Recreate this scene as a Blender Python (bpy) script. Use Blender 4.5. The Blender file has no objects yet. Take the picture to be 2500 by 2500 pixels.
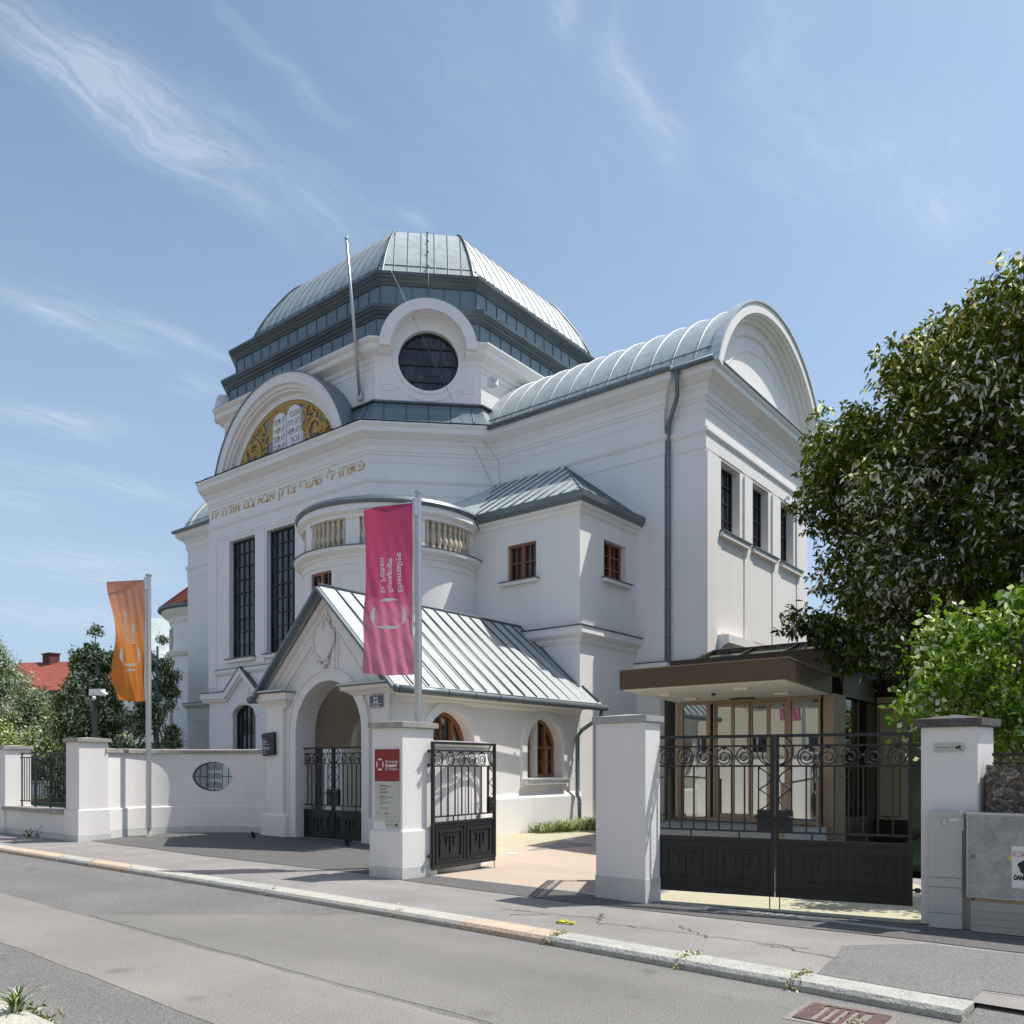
import bpy, math, random
import numpy as np
from mathutils import Vector
from mathutils.geometry import tessellate_polygon
R = math.radians
PI = math.pi
sc = bpy.context.scene
col = sc.collection
random.seed(7)
# ---------------------------------------------------------------- camera
# world axes: +x along the facade (to the right), +y away from the street, z up
cam = bpy.data.objects.new('camera', bpy.data.cameras.new('camera'))
col.objects.link(cam)
cam.location = (0, 0, 1.62)
cam.rotation_euler = (R(90), 0, R(38.5))
cam.data.sensor_width = 36
cam.data.lens = 36 * 2020 / 2500
cam.data.shift_y = 620 / 2500
cam.data.clip_start = 0.05
cam.data.clip_end = 3000
sc.camera = cam
# ---------------------------------------------------------------- light
SUN_AZ, SUN_EL = 50.0, 61.0          # azimuth counted from +x towards +y
sun = bpy.data.objects.new('sun', bpy.data.lights.new('sun', 'SUN'))
col.objects.link(sun)
sun.data.energy = 2.75
sun.data.angle = R(0.5)
sun.data.color = (1.0, 0.955, 0.89)
sd = Vector((math.cos(R(SUN_AZ)) * math.cos(R(SUN_EL)), math.sin(R(SUN_AZ)) * math.cos(R(SUN_EL)), math.sin(R(SUN_EL))))
sun.rotation_euler = sd.to_track_quat('Z', 'Y').to_euler()
sun.location = (20, 20, 40)
sc.view_settings.view_transform = 'Standard'
sc.view_settings.look = 'None'
sc.view_settings.gamma = 1
sc.view_settings.exposure = 0.90
sc.cycles.max_bounces = 7
sc.cycles.diffuse_bounces = 4
sc.cycles.glossy_bounces = 3
sc.cycles.transmission_bounces = 4
sc.cycles.transparent_max_bounces = 8
sc.cycles.caustics_reflective = False
sc.cycles.caustics_refractive = False
world = bpy.data.worlds.new("World")
sc.world = world
world.use_nodes = True

def cloud_world():
    nt = world.node_tree
    N, L = nt.nodes, nt.links
    N.clear()
    out = N.new('ShaderNodeOutputWorld')
    bg = N.new('ShaderNodeBackground')
    bg.inputs['Strength'].default_value = 0.100
    L.new(bg.outputs[0], out.inputs[0])
    sky = N.new('ShaderNodeTexSky')
    sky.sky_type = 'NISHITA'
    sky.sun_disc = False
    sky.sun_elevation = R(SUN_EL)
    sky.sun_rotation = R(90 - SUN_AZ)
    sky.altitude = 250
    sky.air_density = 1.0
    sky.dust_density = 1.2
    sky.ozone_density = 1.0
    tc = N.new('ShaderNodeTexCoord')
    sep = N.new('ShaderNodeSeparateXYZ')
    L.new(tc.outputs['Generated'], sep.inputs[0])

    def M(op, a, b=None, c=None):
        n = N.new('ShaderNodeMath')
        n.operation = op
        for i, x in enumerate((a, b, c)):
            if x is None:
                continue
            if isinstance(x, (int, float)):
                n.inputs[i].default_value = x
            else:
                L.new(x, n.inputs[i])
        return n.outputs[0]
    zz = M('MAXIMUM', sep.outputs[2], 0.03)
    px = M('DIVIDE', sep.outputs[0], zz)
    py = M('DIVIDE', sep.outputs[1], zz)
    cmb = N.new('ShaderNodeCombineXYZ')
    L.new(px, cmb.inputs[0])
    L.new(py, cmb.inputs[1])
    # the cloud sheet is a plane high above the ground; streaks are set on it
    warp = N.new('ShaderNodeTexNoise')
    warp.inputs['Scale'].default_value = 3.2
    warp.inputs['Detail'].default_value = 3
    L.new(cmb.outputs[0], warp.inputs['Vector'])
    wv = N.new('ShaderNodeVectorMath')
    wv.operation = 'MULTIPLY_ADD'
    L.new(warp.outputs['Color'], wv.inputs[0])
    wv.inputs[1].default_value = (0.22, 0.22, 0)
    wv.inputs[2].default_value = (-0.11, -0.11, 0)
    add = N.new('ShaderNodeVectorMath')
    add.operation = 'ADD'
    L.new(cmb.outputs[0], add.inputs[0])
    L.new(wv.outputs[0], add.inputs[1])
    mp = N.new('ShaderNodeMapping')
    mp.inputs['Rotation'].default_value = (0, 0, R(-12))
    mp.inputs['Scale'].default_value = (9.0, 2.4, 1)
    L.new(add.outputs[0], mp.inputs[0])
    n1 = N.new('ShaderNodeTexNoise')
    n1.inputs['Scale'].default_value = 1.6
    n1.inputs['Detail'].default_value = 9
    n1.inputs['Roughness'].default_value = 0.74
    L.new(mp.outputs[0], n1.inputs['Vector'])
    sp = N.new('ShaderNodeSeparateXYZ')
    L.new(add.outputs[0], sp.inputs[0])
    wx, wy = sp.outputs[0], sp.outputs[1]
    tot = None
    # (centre x, centre y, half length, half width, angle, strength)
    streaks = [(-1.25, .52, .10, .030, 85, 1.0), (-1.22, .77, .26, .055, 82, .75), (-1.23, .60, .2, .05, 92, .45),
               (-1.0, .74, .10, .012, 100, .55), (-.63, .93, .06, .018, 115, .55), (-.61, 1.12, .13, .022, 98, .9),
               (-.41, 1.42, .2, .10, 60, .38), (-.33, 1.64, .12, .05, 62, .5), (-1.93, .83, .17, .05, 88, .85),
               (-1.82, 1.04, .15, .022, 92, .95), (-2.52, 1.07, .18, .07, 75, .85), (-4.25, 1.9, .5, .35, 85, .8),
               (-1.99, 1.19, .08, .045, 90, .5), (-1.08, 1.06, .05, .015, 115, .5), (-.41, 1.13, .12, .03, 100, .4),
               (-2.95, 1.42, .3, .09, 88, .6), (-5.8, 2.5, .7, .5, 85, .8), (-1.15, 1.52, .25, .09, 100, .18),
               (-.8, 1.0, .3, .1, 95, .18), (-3.4, 1.2, .3, .2, 85, .5)]
    for cx, cy, hl, hw, ang, st in streaks:
        c_, s_ = math.cos(R(ang)), math.sin(R(ang))
        dx = M('SUBTRACT', wx, cx)
        dy = M('SUBTRACT', wy, cy)
        a = M('MULTIPLY', M('ADD', M('MULTIPLY', dx, c_), M('MULTIPLY', dy, s_)), 1 / hl)
        b = M('MULTIPLY', M('SUBTRACT', M('MULTIPLY', dy, c_), M('MULTIPLY', dx, s_)), .72 / hw)
        q = M('ADD', M('MULTIPLY', a, a), M('MULTIPLY', b, b))
        e = M('MULTIPLY', M('POWER', 2.718, M('MULTIPLY', q, -1.0)), st)
        tot = e if tot is None else M('ADD', tot, e)
    dens = M('MULTIPLY', tot, M('MULTIPLY', M('SUBTRACT', n1.outputs['Fac'], 0.30), 3.3))
    veil = M('MULTIPLY', M('SUBTRACT', n1.outputs['Fac'], 0.5), 0.30)
    mp2 = N.new('ShaderNodeMapping'); mp2.inputs['Rotation'].default_value = (0, 0, R(-14)); mp2.inputs['Scale'].default_value = (46, 5.5, 1)
    L.new(add.outputs[0], mp2.inputs[0])
    n2 = N.new('ShaderNodeTexNoise'); n2.inputs['Scale'].default_value = 1.0; n2.inputs['Detail'].default_value = 8; n2.inputs['Roughness'].default_value = .65
    L.new(mp2.outputs[0], n2.inputs['Vector'])
    dens = M('MULTIPLY', dens, M('MULTIPLY_ADD', n2.outputs['Fac'], 2.2, -0.12))
    dens = M('ADD', dens, M('MAXIMUM', veil, 0.0))
    dens = M('MINIMUM', M('MAXIMUM', dens, 0.0), 1.0)
    fac = M('MULTIPLY', dens, 0.40)
    hz = M('SUBTRACT', 1.0, M('MULTIPLY', sep.outputs[2], 1.6))
    hz = M('MINIMUM', M('MAXIMUM', hz, 0.0), 1.0)
    mix0 = N.new('ShaderNodeMix')
    mix0.data_type = 'RGBA'
    tint = N.new('ShaderNodeVectorMath'); tint.operation = 'MULTIPLY'
    L.new(sky.outputs[0], tint.inputs[0]); tint.inputs[1].default_value = (1.03, 1.04, .95)
    L.new(tint.outputs[0], mix0.inputs['A'])
    mix0.inputs['B'].default_value = (2.25, 3.0, 4.1, 1)
    L.new(M('MULTIPLY', hz, 0.90), mix0.inputs['Factor'])
    mix = N.new('ShaderNodeMix')
    mix.data_type = 'RGBA'
    L.new(mix0.outputs['Result'], mix.inputs['A'])
    mix.inputs['B'].default_value = (4.4, 4.75, 5.15, 1)
    L.new(fac, mix.inputs['Factor'])
    L.new(mix.outputs['Result'], bg.inputs['Color'])
cloud_world()
# ---------------------------------------------------------------- helpers
def CAMSCALE(p):
    """synagogue and pavilion points, scaled up about the camera position"""
    return (1.08 * p[0], 1.08 * p[1], 1.08 * p[2] - 0.13)
def ID(p):
    return p
XF = [ID]

class MB:
    def __init__(s):
        s.v, s.f, s.mi, s.sm, s.cur, s.smooth = [], [], [], [], 0, False
    def vert(s, p):
        s.v.append(tuple(p))
        return len(s.v) - 1
    def face(s, idx):
        s.f.append(tuple(idx)); s.mi.append(s.cur); s.sm.append(s.smooth)
    def poly(s, pts):
        s.face([s.vert(p) for p in pts])
    def box(s, x0, x1, y0, y1, z0, z1):
        if x0 > x1: x0, x1 = x1, x0
        if y0 > y1: y0, y1 = y1, y0
        if z0 > z1: z0, z1 = z1, z0
        i = [s.vert(p) for p in ((x0, y0, z0), (x1, y0, z0), (x1, y1, z0), (x0, y1, z0), (x0, y0, z1), (x1, y0, z1), (x1, y1, z1), (x0, y1, z1))]
        for q in ((3, 2, 1, 0), (4, 5, 6, 7), (0, 1, 5, 4), (1, 2, 6, 5), (2, 3, 7, 6), (3, 0, 4, 7)):
            s.face([i[k] for k in q])
    def extrude(s, pts, vec):
        """closed 3-D polygon swept along vec"""
        n = len(pts)
        a = [s.vert(p) for p in pts]
        b = [s.vert((p[0] + vec[0], p[1] + vec[1], p[2] + vec[2])) for p in pts]
        tri = tessellate_polygon([[Vector(p) for p in pts]])
        sm, s.smooth = s.smooth, False
        for t in tri:
            s.face([a[k] for k in t]); s.face([b[k] for k in reversed(t)])
        s.smooth = sm
        for k in range(n):
            s.face((a[k], a[(k + 1) % n], b[(k + 1) % n], b[k]))
    def prism(s, xy, z0, z1):
        s.extrude([(x, y, z0) for x, y in xy], (0, 0, z1 - z0))
    def bar(s, a, b, w, h=None, up=(0, 0, 1)):
        h = h or w
        a, b = Vector(a), Vector(b)
        d = (b - a).normalized()
        u = Vector(up)
        if abs(d.dot(u)) > .98: u = Vector((1, 0, 0))
        x = d.cross(u).normalized(); y = x.cross(d)
        pts = [a + x * (i * w / 2) + y * (j * h / 2) for i, j in ((-1, -1), (1, -1), (1, 1), (-1, 1))]
        s.extrude([tuple(p) for p in pts], tuple(b - a))
    def tube(s, path, r, n=8, cap=True, closed=False):
        P = [Vector(p) for p in path]
        m = len(P); rings = []
        up = None
        for i in range(m):
            if closed: d = P[(i + 1) % m] - P[i - 1]
            else: d = P[min(i + 1, m - 1)] - P[max(i - 1, 0)]
            if d.length < 1e-9: d = Vector((0, 0, 1))
            d.normalize()
            if up is None:
                up = Vector((0, 0, 1)) if abs(d.z) < .9 else Vector((1, 0, 0))
            x = d.cross(up)
            if x.length < 1e-6: x = d.orthogonal()
            x.normalize(); y = x.cross(d).normalized(); up = y
            rr = r[i] if isinstance(r, (list, tuple)) else r
            rings.append([s.vert(P[i] + x * (rr * math.cos(2 * PI * k / n)) + y * (rr * math.sin(2 * PI * k / n))) for k in range(n)])
        sm, s.smooth = s.smooth, True
        for i in range(m if closed else m - 1):
            A, B = rings[i], rings[(i + 1) % m]
            for k in range(n):
                s.face((A[k], A[(k + 1) % n], B[(k + 1) % n], B[k]))
        s.smooth = False
        if cap and not closed:
            s.face(list(reversed(rings[0]))); s.face(rings[-1])
        s.smooth = sm
    def sweep(s, path, prof, closed=False):
        """moulding: profile (out, z) along a plan path, out = right hand side"""
        P = [Vector(p) for p in path]
        m = len(P); rings = []
        for i in range(m):
            d0 = (P[i] - P[i - 1]).normalized() if (closed or i > 0) else None
            d1 = (P[(i + 1) % m] - P[i]).normalized() if (closed or i < m - 1) else None
            if d0 is None: d0 = d1
            if d1 is None: d1 = d0
            n0, n1 = Vector((d0.y, -d0.x)), Vector((d1.y, -d1.x))
            b = (n0 + n1)
            b = b / b.dot(n0) if abs(b.dot(n0)) > 1e-6 else n0
            rings.append([s.vert((P[i].x + b.x * o, P[i].y + b.y * o, z)) for o, z in prof])
        k = len(prof)
        for i in range(m if closed else m - 1):
            A, B = rings[i], rings[(i + 1) % m]
            for j in range(k):
                s.face((A[j], B[j], B[(j + 1) % k], A[(j + 1) % k]))
        if not closed:
            s.face(list(reversed(rings[0]))); s.face(rings[-1])
    def lathe(s, cx, cy, prof, a0=0, a1=360, n=32, full=None):
        """profile (r, z); angles in degrees"""
        full = (abs(a1 - a0) >= 359.9) if full is None else full
        rings = []
        for i in range(n if full else n + 1):
            a = R(a0 + (a1 - a0) * i / n)
            rings.append([s.vert((cx + r * math.cos(a), cy + r * math.sin(a), z)) for r, z in prof])
        for i in range(n):
            A, B = rings[i], rings[(i + 1) % len(rings)]
            for j in range(len(prof) - 1):
                s.face((A[j], B[j], B[j + 1], A[j + 1]))
    def sector(s, fr, r0, r1, a0, a1, o0, o1, n=24):
        """annular block in a wall plane: fr(x, z, out)"""
        rings = []
        for i in range(n + 1):
            a = R(a0 + (a1 - a0) * i / n)
            c, q = math.cos(a), math.sin(a)
            rings.append([s.vert(fr(r * c, r * q, o)) for r, o in ((r0, o0), (r1, o0), (r1, o1), (r0, o1))])
        for i in range(n):
            A, B = rings[i], rings[i + 1]
            for j in range(4):
                s.face((A[j], B[j], B[(j + 1) % 4], A[(j + 1) % 4]))
        s.face(rings[0]); s.face(list(reversed(rings[-1])))
    def panel(s, fr, outline, holes=(), depth=0.2, rim=False, back=False):
        """flat wall piece with openings; reveals go back by depth"""
        loops = [outline] + list(holes)
        ids = [[s.vert(fr(x, z, 0)) for x, z in lp] for lp in loops]
        flat = [i for l in ids for i in l]
        tri = tessellate_polygon([[Vector((x, z, 0)) for x, z in lp] for lp in loops])
        for t in tri:
            s.face([flat[k] for k in t])
        for li, lp in enumerate(loops):
            if li == 0 and not rim: continue
            b = [s.vert(fr(x, z, -depth)) for x, z in lp]
            n = len(lp)
            for k in range(n):
                s.face((ids[li][k], ids[li][(k + 1) % n], b[(k + 1) % n], b[k]))
        if back:
            idb = [[s.vert(fr(x, z, -depth)) for x, z in lp] for lp in loops]
            fb = [i for l in idb for i in l]
            for t in tri:
                s.face([fb[k] for k in reversed(t)])
    def ellipsoid(s, c, r, n=8, m=6):
        rings = []
        sm, s.smooth = s.smooth, True
        for j in range(1, m):
            t = PI * j / m
            rings.append([s.vert((c[0] + r[0] * math.sin(t) * math.cos(2 * PI * k / n), c[1] + r[1] * math.sin(t) * math.sin(2 * PI * k / n), c[2] + r[2] * math.cos(t))) for k in range(n)])
        a = s.vert((c[0], c[1], c[2] + r[2])); b = s.vert((c[0], c[1], c[2] - r[2]))
        for k in range(n):
            s.face((a, rings[0][k], rings[0][(k + 1) % n])); s.face((b, rings[-1][(k + 1) % n], rings[-1][k]))
        for j in range(m - 2):
            for k in range(n):
                s.face((rings[j][k], rings[j + 1][k], rings[j + 1][(k + 1) % n], rings[j][(k + 1) % n]))
        s.smooth = sm
    def build(s, name, mats, parent=None, bevel=0, label=None, xf=None, smooth_angle=None):
        xf = xf or XF[0]
        off = Vector((0, 0, 0))
        q = parent
        while q is not None:
            off += q.location
            q = q.parent
        me = bpy.data.meshes.new(name)
        me.from_pydata([tuple(Vector(xf(p)) - off) for p in s.v], [], s.f)
        if not isinstance(mats, (list, tuple)): mats = [mats]
        for m in mats: me.materials.append(m)
        me.polygons.foreach_set('material_index', s.mi)
        me.polygons.foreach_set('use_smooth', s.sm)
        me.update()
        import bmesh
        bm = bmesh.new(); bm.from_mesh(me)
        bmesh.ops.remove_doubles(bm, verts=bm.verts, dist=0.0002)
        bmesh.ops.recalc_face_normals(bm, faces=bm.faces)
        bm.to_mesh(me); bm.free()
        if smooth_angle:
            me.shade_smooth(); me.set_sharp_from_angle(angle=R(smooth_angle))
        o = bpy.data.objects.new(name, me)
        col.objects.link(o)
        o.parent = parent
        if bevel:
            b = o.modifiers.new('bevel', 'BEVEL'); b.width = bevel; b.segments = 2; b.limit_method = 'ANGLE'
        if label: o['label'] = label
        return o

def wall(P0, ang, xf=None):
    """frame of a wall plane: x runs along ang (deg), out is to the right of it"""
    c, q = math.cos(R(ang)), math.sin(R(ang))
    return lambda x, z, o=0: (P0[0] + c * x + q * o, P0[1] + q * x - c * o, z)
def thing(name, loc, label, cat, group=None):
    o = bpy.data.objects.new(name, None)
    o.empty_display_size = .3
    col.objects.link(o); o.location = loc
    o['label'] = label; o['category'] = cat
    if group: o['group'] = group
    return o
def tag(o, label=None, cat=None, group=None, kind=None):
    for k, v in (('label', label), ('category', cat), ('group', group), ('kind', kind)):
        if v: o[k] = v
    return o
def struct(name, mb, m, **k):
    o = mb.build(name, m, **k); o['kind'] = 'structure'; return o
def recenter(o, loc):
    """put the origin of a single-mesh thing at its base"""
    off = Vector(loc)
    n = len(o.data.vertices)
    a = np.empty(n * 3, np.float32); o.data.vertices.foreach_get('co', a)
    a = a.reshape(-1, 3) - np.array(off, np.float32)
    o.data.vertices.foreach_set('co', a.ravel()); o.data.update()
    o.location = off
    return o
def copy_tree(o, loc=None, rz=None, label=None, parent=None):
    c = o.copy(); col.objects.link(c)
    if parent is not None: c.parent = parent
    if loc is not None: c.location = loc
    if rz is not None: c.rotation_euler = (0, 0, rz)
    if label: c['label'] = label
    for ch in list(o.children): copy_tree(ch, parent=c)
    return c
def arc(cx, cz, r, a0, a1, n=16, rz=None):
    rz = rz or r
    return [(cx + r * math.cos(R(a0 + (a1 - a0) * i / n)), cz + rz * math.sin(R(a0 + (a1 - a0) * i / n))) for i in range(n + 1)]
def rect(x0, x1, z0, z1):
    return [(x0, z0), (x1, z0), (x1, z1), (x0, z1)]
def archhole(x0, x1, z0, zs, rise=None, n=14):
    c = (x0 + x1) / 2; r = (x1 - x0) / 2; rise = rise or r
    return [(x0, z0), (x1, z0)] + [(c + r * math.cos(R(180 * i / n)), zs + rise * math.sin(R(180 * i / n))) for i in range(n + 1)]
def fix_overlaps(V, F):
    """letters drawn as two crossing strokes are filled wrongly: rebuild them as two plain quads"""
    par = list(range(len(V)))
    def root(i):
        while par[i] != i: i = par[i]
        return i
    for f in F:
        for k in f[1:]: par[root(k)] = root(f[0])
    comp = {}
    for i in range(len(V)): comp.setdefault(root(i), []).append(i)
    bad = {}
    for r_, vs in comp.items():
        if len(vs) == 8 and sum(1 for f in F if root(f[0]) == r_) == 8: bad[r_] = sorted(vs)
    G = [f for f in F if root(f[0]) not in bad]
    for vs in bad.values(): G += [tuple(vs[:4]), tuple(vs[4:])]
    return G
def text(s, size=1.0, bold=0.0, align='LEFT', space=1.0, shear=0, lines=1.0):
    cu = bpy.data.curves.new('t', 'FONT')
    cu.body = s; cu.size = size; cu.offset = bold; cu.align_x = align; cu.space_character = space; cu.shear = shear
    cu.space_line = lines; cu.resolution_u = 4
    o = bpy.data.objects.new('t', cu); col.objects.link(o)
    dg = bpy.context.evaluated_depsgraph_get()
    me = bpy.data.meshes.new_from_object(o.evaluated_get(dg))
    V = [(v.co.x, v.co.y) for v in me.vertices]
    F = [tuple(p.vertices) for p in me.polygons]
    F = fix_overlaps(V, F)
    bpy.data.objects.remove(o); bpy.data.curves.remove(cu); bpy.data.meshes.remove(me)
    return V, F
def add_flat(mb, VF, fn, thick=None):
    """put flat letters on a surface: fn(x, y, out)"""
    V, F = VF
    i0 = [mb.vert(fn(x, y, thick or 0)) for x, y in V]
    for f in F: mb.face([i0[k] for k in f])
    if thick:
        from collections import Counter
        i1 = [mb.vert(fn(x, y, 0)) for x, y in V]
        E = {}
        for f in F:
            for k in range(len(f)):
                e = (f[k], f[(k + 1) % len(f)]); E[e] = 1
        for (a, b) in E:
            if (b, a) not in E: mb.face((i0[a], i0[b], i1[b], i1[a]))
# ---------------------------------------------------------------- materials
def mat(name, c, rough=.6, metal=0.0, noise=None, amt=.0, c2=None, bump=None, bdist=.01, spec=.5, coat=0, speck=None, streak=0, wear=0):
    m = bpy.data.materials.new(name); m.use_nodes = True
    nt = m.node_tree; N, L = nt.nodes, nt.links
    b = N['Principled BSDF']
    b.inputs['Base Color'].default_value = (*c, 1)
    b.inputs['Roughness'].default_value = rough
    b.inputs['Metallic'].default_value = metal
    b.inputs['Specular IOR Level'].default_value = spec
    if coat: b.inputs['Coat Weight'].default_value = coat
    tc = N.new('ShaderNodeTexCoord')
    colout = None
    if noise:
        n = N.new('ShaderNodeTexNoise'); n.inputs['Scale'].default_value = noise; n.inputs['Detail'].default_value = 6
        n.inputs['Roughness'].default_value = .6
        L.new(tc.outputs['Object'], n.inputs['Vector'])
        r = N.new('ShaderNodeValToRGB')
        r.color_ramp.elements[0].position = .32; r.color_ramp.elements[1].position = .68
        c2_ = c2 or tuple(x * (1 - amt) for x in c)
        r.color_ramp.elements[0].color = (*c2_, 1); r.color_ramp.elements[1].color = (*c, 1)
        L.new(n.outputs['Fac'], r.inputs[0]); colout = r.outputs[0]
    if speck:
        n = N.new('ShaderNodeTexNoise'); n.inputs['Scale'].default_value = speck[0]; n.inputs['Detail'].default_value = 2
        L.new(tc.outputs['Object'], n.inputs['Vector'])
        mr = N.new('ShaderNodeMapRange'); mr.inputs['From Min'].default_value = .3; mr.inputs['From Max'].default_value = .7
        mr.inputs['To Min'].default_value = 1 - speck[1]; mr.inputs['To Max'].default_value = 1 + speck[1]
        L.new(n.outputs['Fac'], mr.inputs[0])
        v = N.new('ShaderNodeVectorMath'); v.operation = 'SCALE'
        if colout: L.new(colout, v.inputs[0])
        else: v.inputs[0].default_value = c
        L.new(mr.outputs[0], v.inputs['Scale']); colout = v.outputs[0]
    def layer(scale, lo, hi, a_, detail=4, rot=0):
        nonlocal colout
        mp_ = N.new('ShaderNodeMapping'); mp_.inputs['Scale'].default_value = scale; mp_.inputs['Rotation'].default_value = (0, 0, rot)
        L.new(tc.outputs['Object'], mp_.inputs[0])
        n_ = N.new('ShaderNodeTexNoise'); n_.inputs['Scale'].default_value = 1; n_.inputs['Detail'].default_value = detail
        L.new(mp_.outputs[0], n_.inputs['Vector'])
        r_ = N.new('ShaderNodeMapRange'); r_.inputs['From Min'].default_value = lo; r_.inputs['From Max'].default_value = hi
        r_.inputs['To Min'].default_value = 1 - a_; r_.inputs['To Max'].default_value = 1
        L.new(n_.outputs['Fac'], r_.inputs[0])
        v_ = N.new('ShaderNodeVectorMath'); v_.operation = 'SCALE'
        if colout: L.new(colout, v_.inputs[0])
        else: v_.inputs[0].default_value = c
        L.new(r_.outputs[0], v_.inputs['Scale']); colout = v_.outputs[0]
    if streak: layer((2.6, 2.6, .12), .33, .6, streak, 5)          # rain streaks
    if wear:
        layer((.12, 1.6, 1), .35, .62, wear, 3)                    # tyre and sweeping wear along the street
        layer((2.3, 2.9, 1), .27, .36, wear * 2.2, 6)              # scattered stains
        layer((.5, .4, 1), .3, .6, wear * 1.2, 4)
    if colout: L.new(colout, b.inputs['Base Color'])
    if bump:
        n = N.new('ShaderNodeTexNoise'); n.inputs['Scale'].default_value = bump[0]; n.inputs['Detail'].default_value = 4
        L.new(tc.outputs['Object'], n.inputs['Vector'])
        bp = N.new('ShaderNodeBump'); bp.inputs['Strength'].default_value = bump[1]; bp.inputs['Distance'].default_value = bdist
        L.new(n.outputs['Fac'], bp.inputs['Height']); L.new(bp.outputs[0], b.inputs['Normal'])
    return m
M = {}
M['plaster'] = mat('white_plaster', (.87, .838, .815), .9, noise=.35, amt=.04, streak=.035, bump=(38, .35), bdist=.006, spec=.2)
M['fence_plaster'] = mat('fence_plaster', (.84, .812, .79), .9, noise=.9, amt=.05, streak=.03, bump=(30, .45), bdist=.008, spec=.2)
M['base_plaster'] = mat('stained_plaster', (.66, .665, .64), .9, noise=3, amt=.16, bump=(30, .45), bdist=.006, spec=.2)
M['cream'] = mat('cream_plaster', (.74, .68, .58), .9, noise=.8, amt=.03, bump=(30, .2), spec=.2)
M['zinc'] = mat('zinc_sheet', (.54, .60, .585), .45, .12, noise=.6, amt=.16, speck=(3.5, .10), bump=(2.2, .28), bdist=.05, streak=.06)
M['zinc_dark'] = mat('dark_zinc_sheet', (.115, .15, .165), .45, .25, noise=1.2, amt=.25, c2=(.075, .095, .105), bump=(3, .1), bdist=.02)
M['zinc_panel'] = mat('drum_zinc_panels', (.19, .25, .275), .42, .3, noise=.8, amt=.2, bump=(2.5, .3), bdist=.04)
M['seam'] = mat('zinc_seam', (.13, .155, .165), .45, .3)
M['seam_light'] = mat('zinc_seam_light', (.36, .39, .395), .42, .3)
M['gutter'] = mat('zinc_gutter', (.17, .21, .225), .42, .35, noise=4, amt=.15)
M['win_dark'] = mat('window_glass', (.034, .038, .046), .07, 0, spec=.6, noise=1.1, amt=.65, bump=(1.3, .12), bdist=.03)
def pane_tones(m):
    nt = m.node_tree; N, L = nt.nodes, nt.links; b = N['Principled BSDF']
    tc = N.new('ShaderNodeTexCoord'); sn = N.new('ShaderNodeVectorMath'); sn.operation = 'SNAP'; sn.inputs[1].default_value = (.324, .324, .482)
    L.new(tc.outputs['Object'], sn.inputs[0])
    wn = N.new('ShaderNodeTexWhiteNoise'); L.new(sn.outputs[0], wn.inputs['Vector'])
    r = N.new('ShaderNodeValToRGB'); r.color_ramp.elements[0].color = (.014, .016, .022, 1); r.color_ramp.elements[1].color = (.075, .082, .098, 1)
    L.new(wn.outputs['Value'], r.inputs[0])
    n = N.new('ShaderNodeTexNoise'); n.inputs['Scale'].default_value = .7; L.new(tc.outputs['Object'], n.inputs['Vector'])
    mx = N.new('ShaderNodeMix'); mx.data_type = 'RGBA'; mx.blend_type = 'MULTIPLY'; mx.inputs['Factor'].default_value = .6
    L.new(r.outputs[0], mx.inputs['A']); L.new(n.outputs['Color'], mx.inputs['B']); L.new(mx.outputs['Result'], b.inputs['Base Color'])
pane_tones(M['win_dark'])
M['iron_bar'] = mat('window_bars', (.035, .037, .04), .5, .2)
M['wood'] = mat('varnished_wood', (.30, .105, .032), .35, noise=14, amt=.35, coat=.3)
M['stone'] = mat('weathered_stone_cap', (.42, .405, .37), .85, noise=6, amt=.35, speck=(60, .25), bump=(50, .5), bdist=.008)
M['granite'] = mat('granite_cap', (.40, .40, .41), .7, noise=9, amt=.15, speck=(130, .35))
M['dark_stone'] = mat('dark_stone_cap', (.13, .125, .12), .9, noise=7, amt=.45, speck=(60, .3), bump=(40, .6), bdist=.012)
M['baluster'] = mat('sandstone_baluster', (.66, .55, .42), .85, noise=8, amt=.12)
M['gold'] = mat('gold_paint', (.66, .42, .12), .55, .05, noise=5, amt=.35)
M['gold_text'] = mat('gold_letters', (.62, .41, .14), .6, .0)
M['relief_back'] = mat('relief_ground', (.30, .31, .33), .8)
M['letter'] = mat('incised_letters', (.16, .13, .12), .7)
M['iron'] = mat('anthracite_iron', (.030, .031, .034), .48, .35, speck=(90, .15), bump=(70, .1), bdist=.002)
M['iron_green'] = mat('green_black_iron', (.022, .027, .028), .48, .35, speck=(90, .15))
M['white'] = mat('white_print', (.80, .80, .78), .6)
M['black'] = mat('black', (.012, .012, .013), .5)
M['bronze'] = mat('brown_anodised_metal', (.125, .085, .052), .38, .55, noise=.7, amt=.12)
M['bronze_dark'] = mat('dark_brown_metal', (.062, .047, .033), .36, .55, noise=.7, amt=.15)
M['brass'] = mat('champagne_metal', (.29, .215, .15), .40, .4)
M['soffit'] = mat('white_soffit', (.74, .72, .66), .8)
M['alu'] = mat('aluminium_pole', (.50, .51, .52), .34, .7)
M['concrete'] = mat('pale_concrete', (.42, .41, .385), .9, noise=2, amt=.12, speck=(60, .12), bump=(40, .2))
M['asphalt'] = mat('road_asphalt', (.212, .203, .190), .92, noise=.8, amt=.16, wear=.10, speck=(105, .60), bump=(90, .9), bdist=.008)
M['asphalt_mid'] = mat('road_asphalt_mid', (.250, .238, .218), .92, noise=.8, amt=.16, wear=.10, speck=(105, .58), bump=(90, .9), bdist=.008)
M['asphalt_tan'] = mat('road_patch_asphalt', (.305, .284, .252), .92, noise=.7, amt=.18, wear=.10, speck=(105, .50), bump=(90, .9), bdist=.008)
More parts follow.
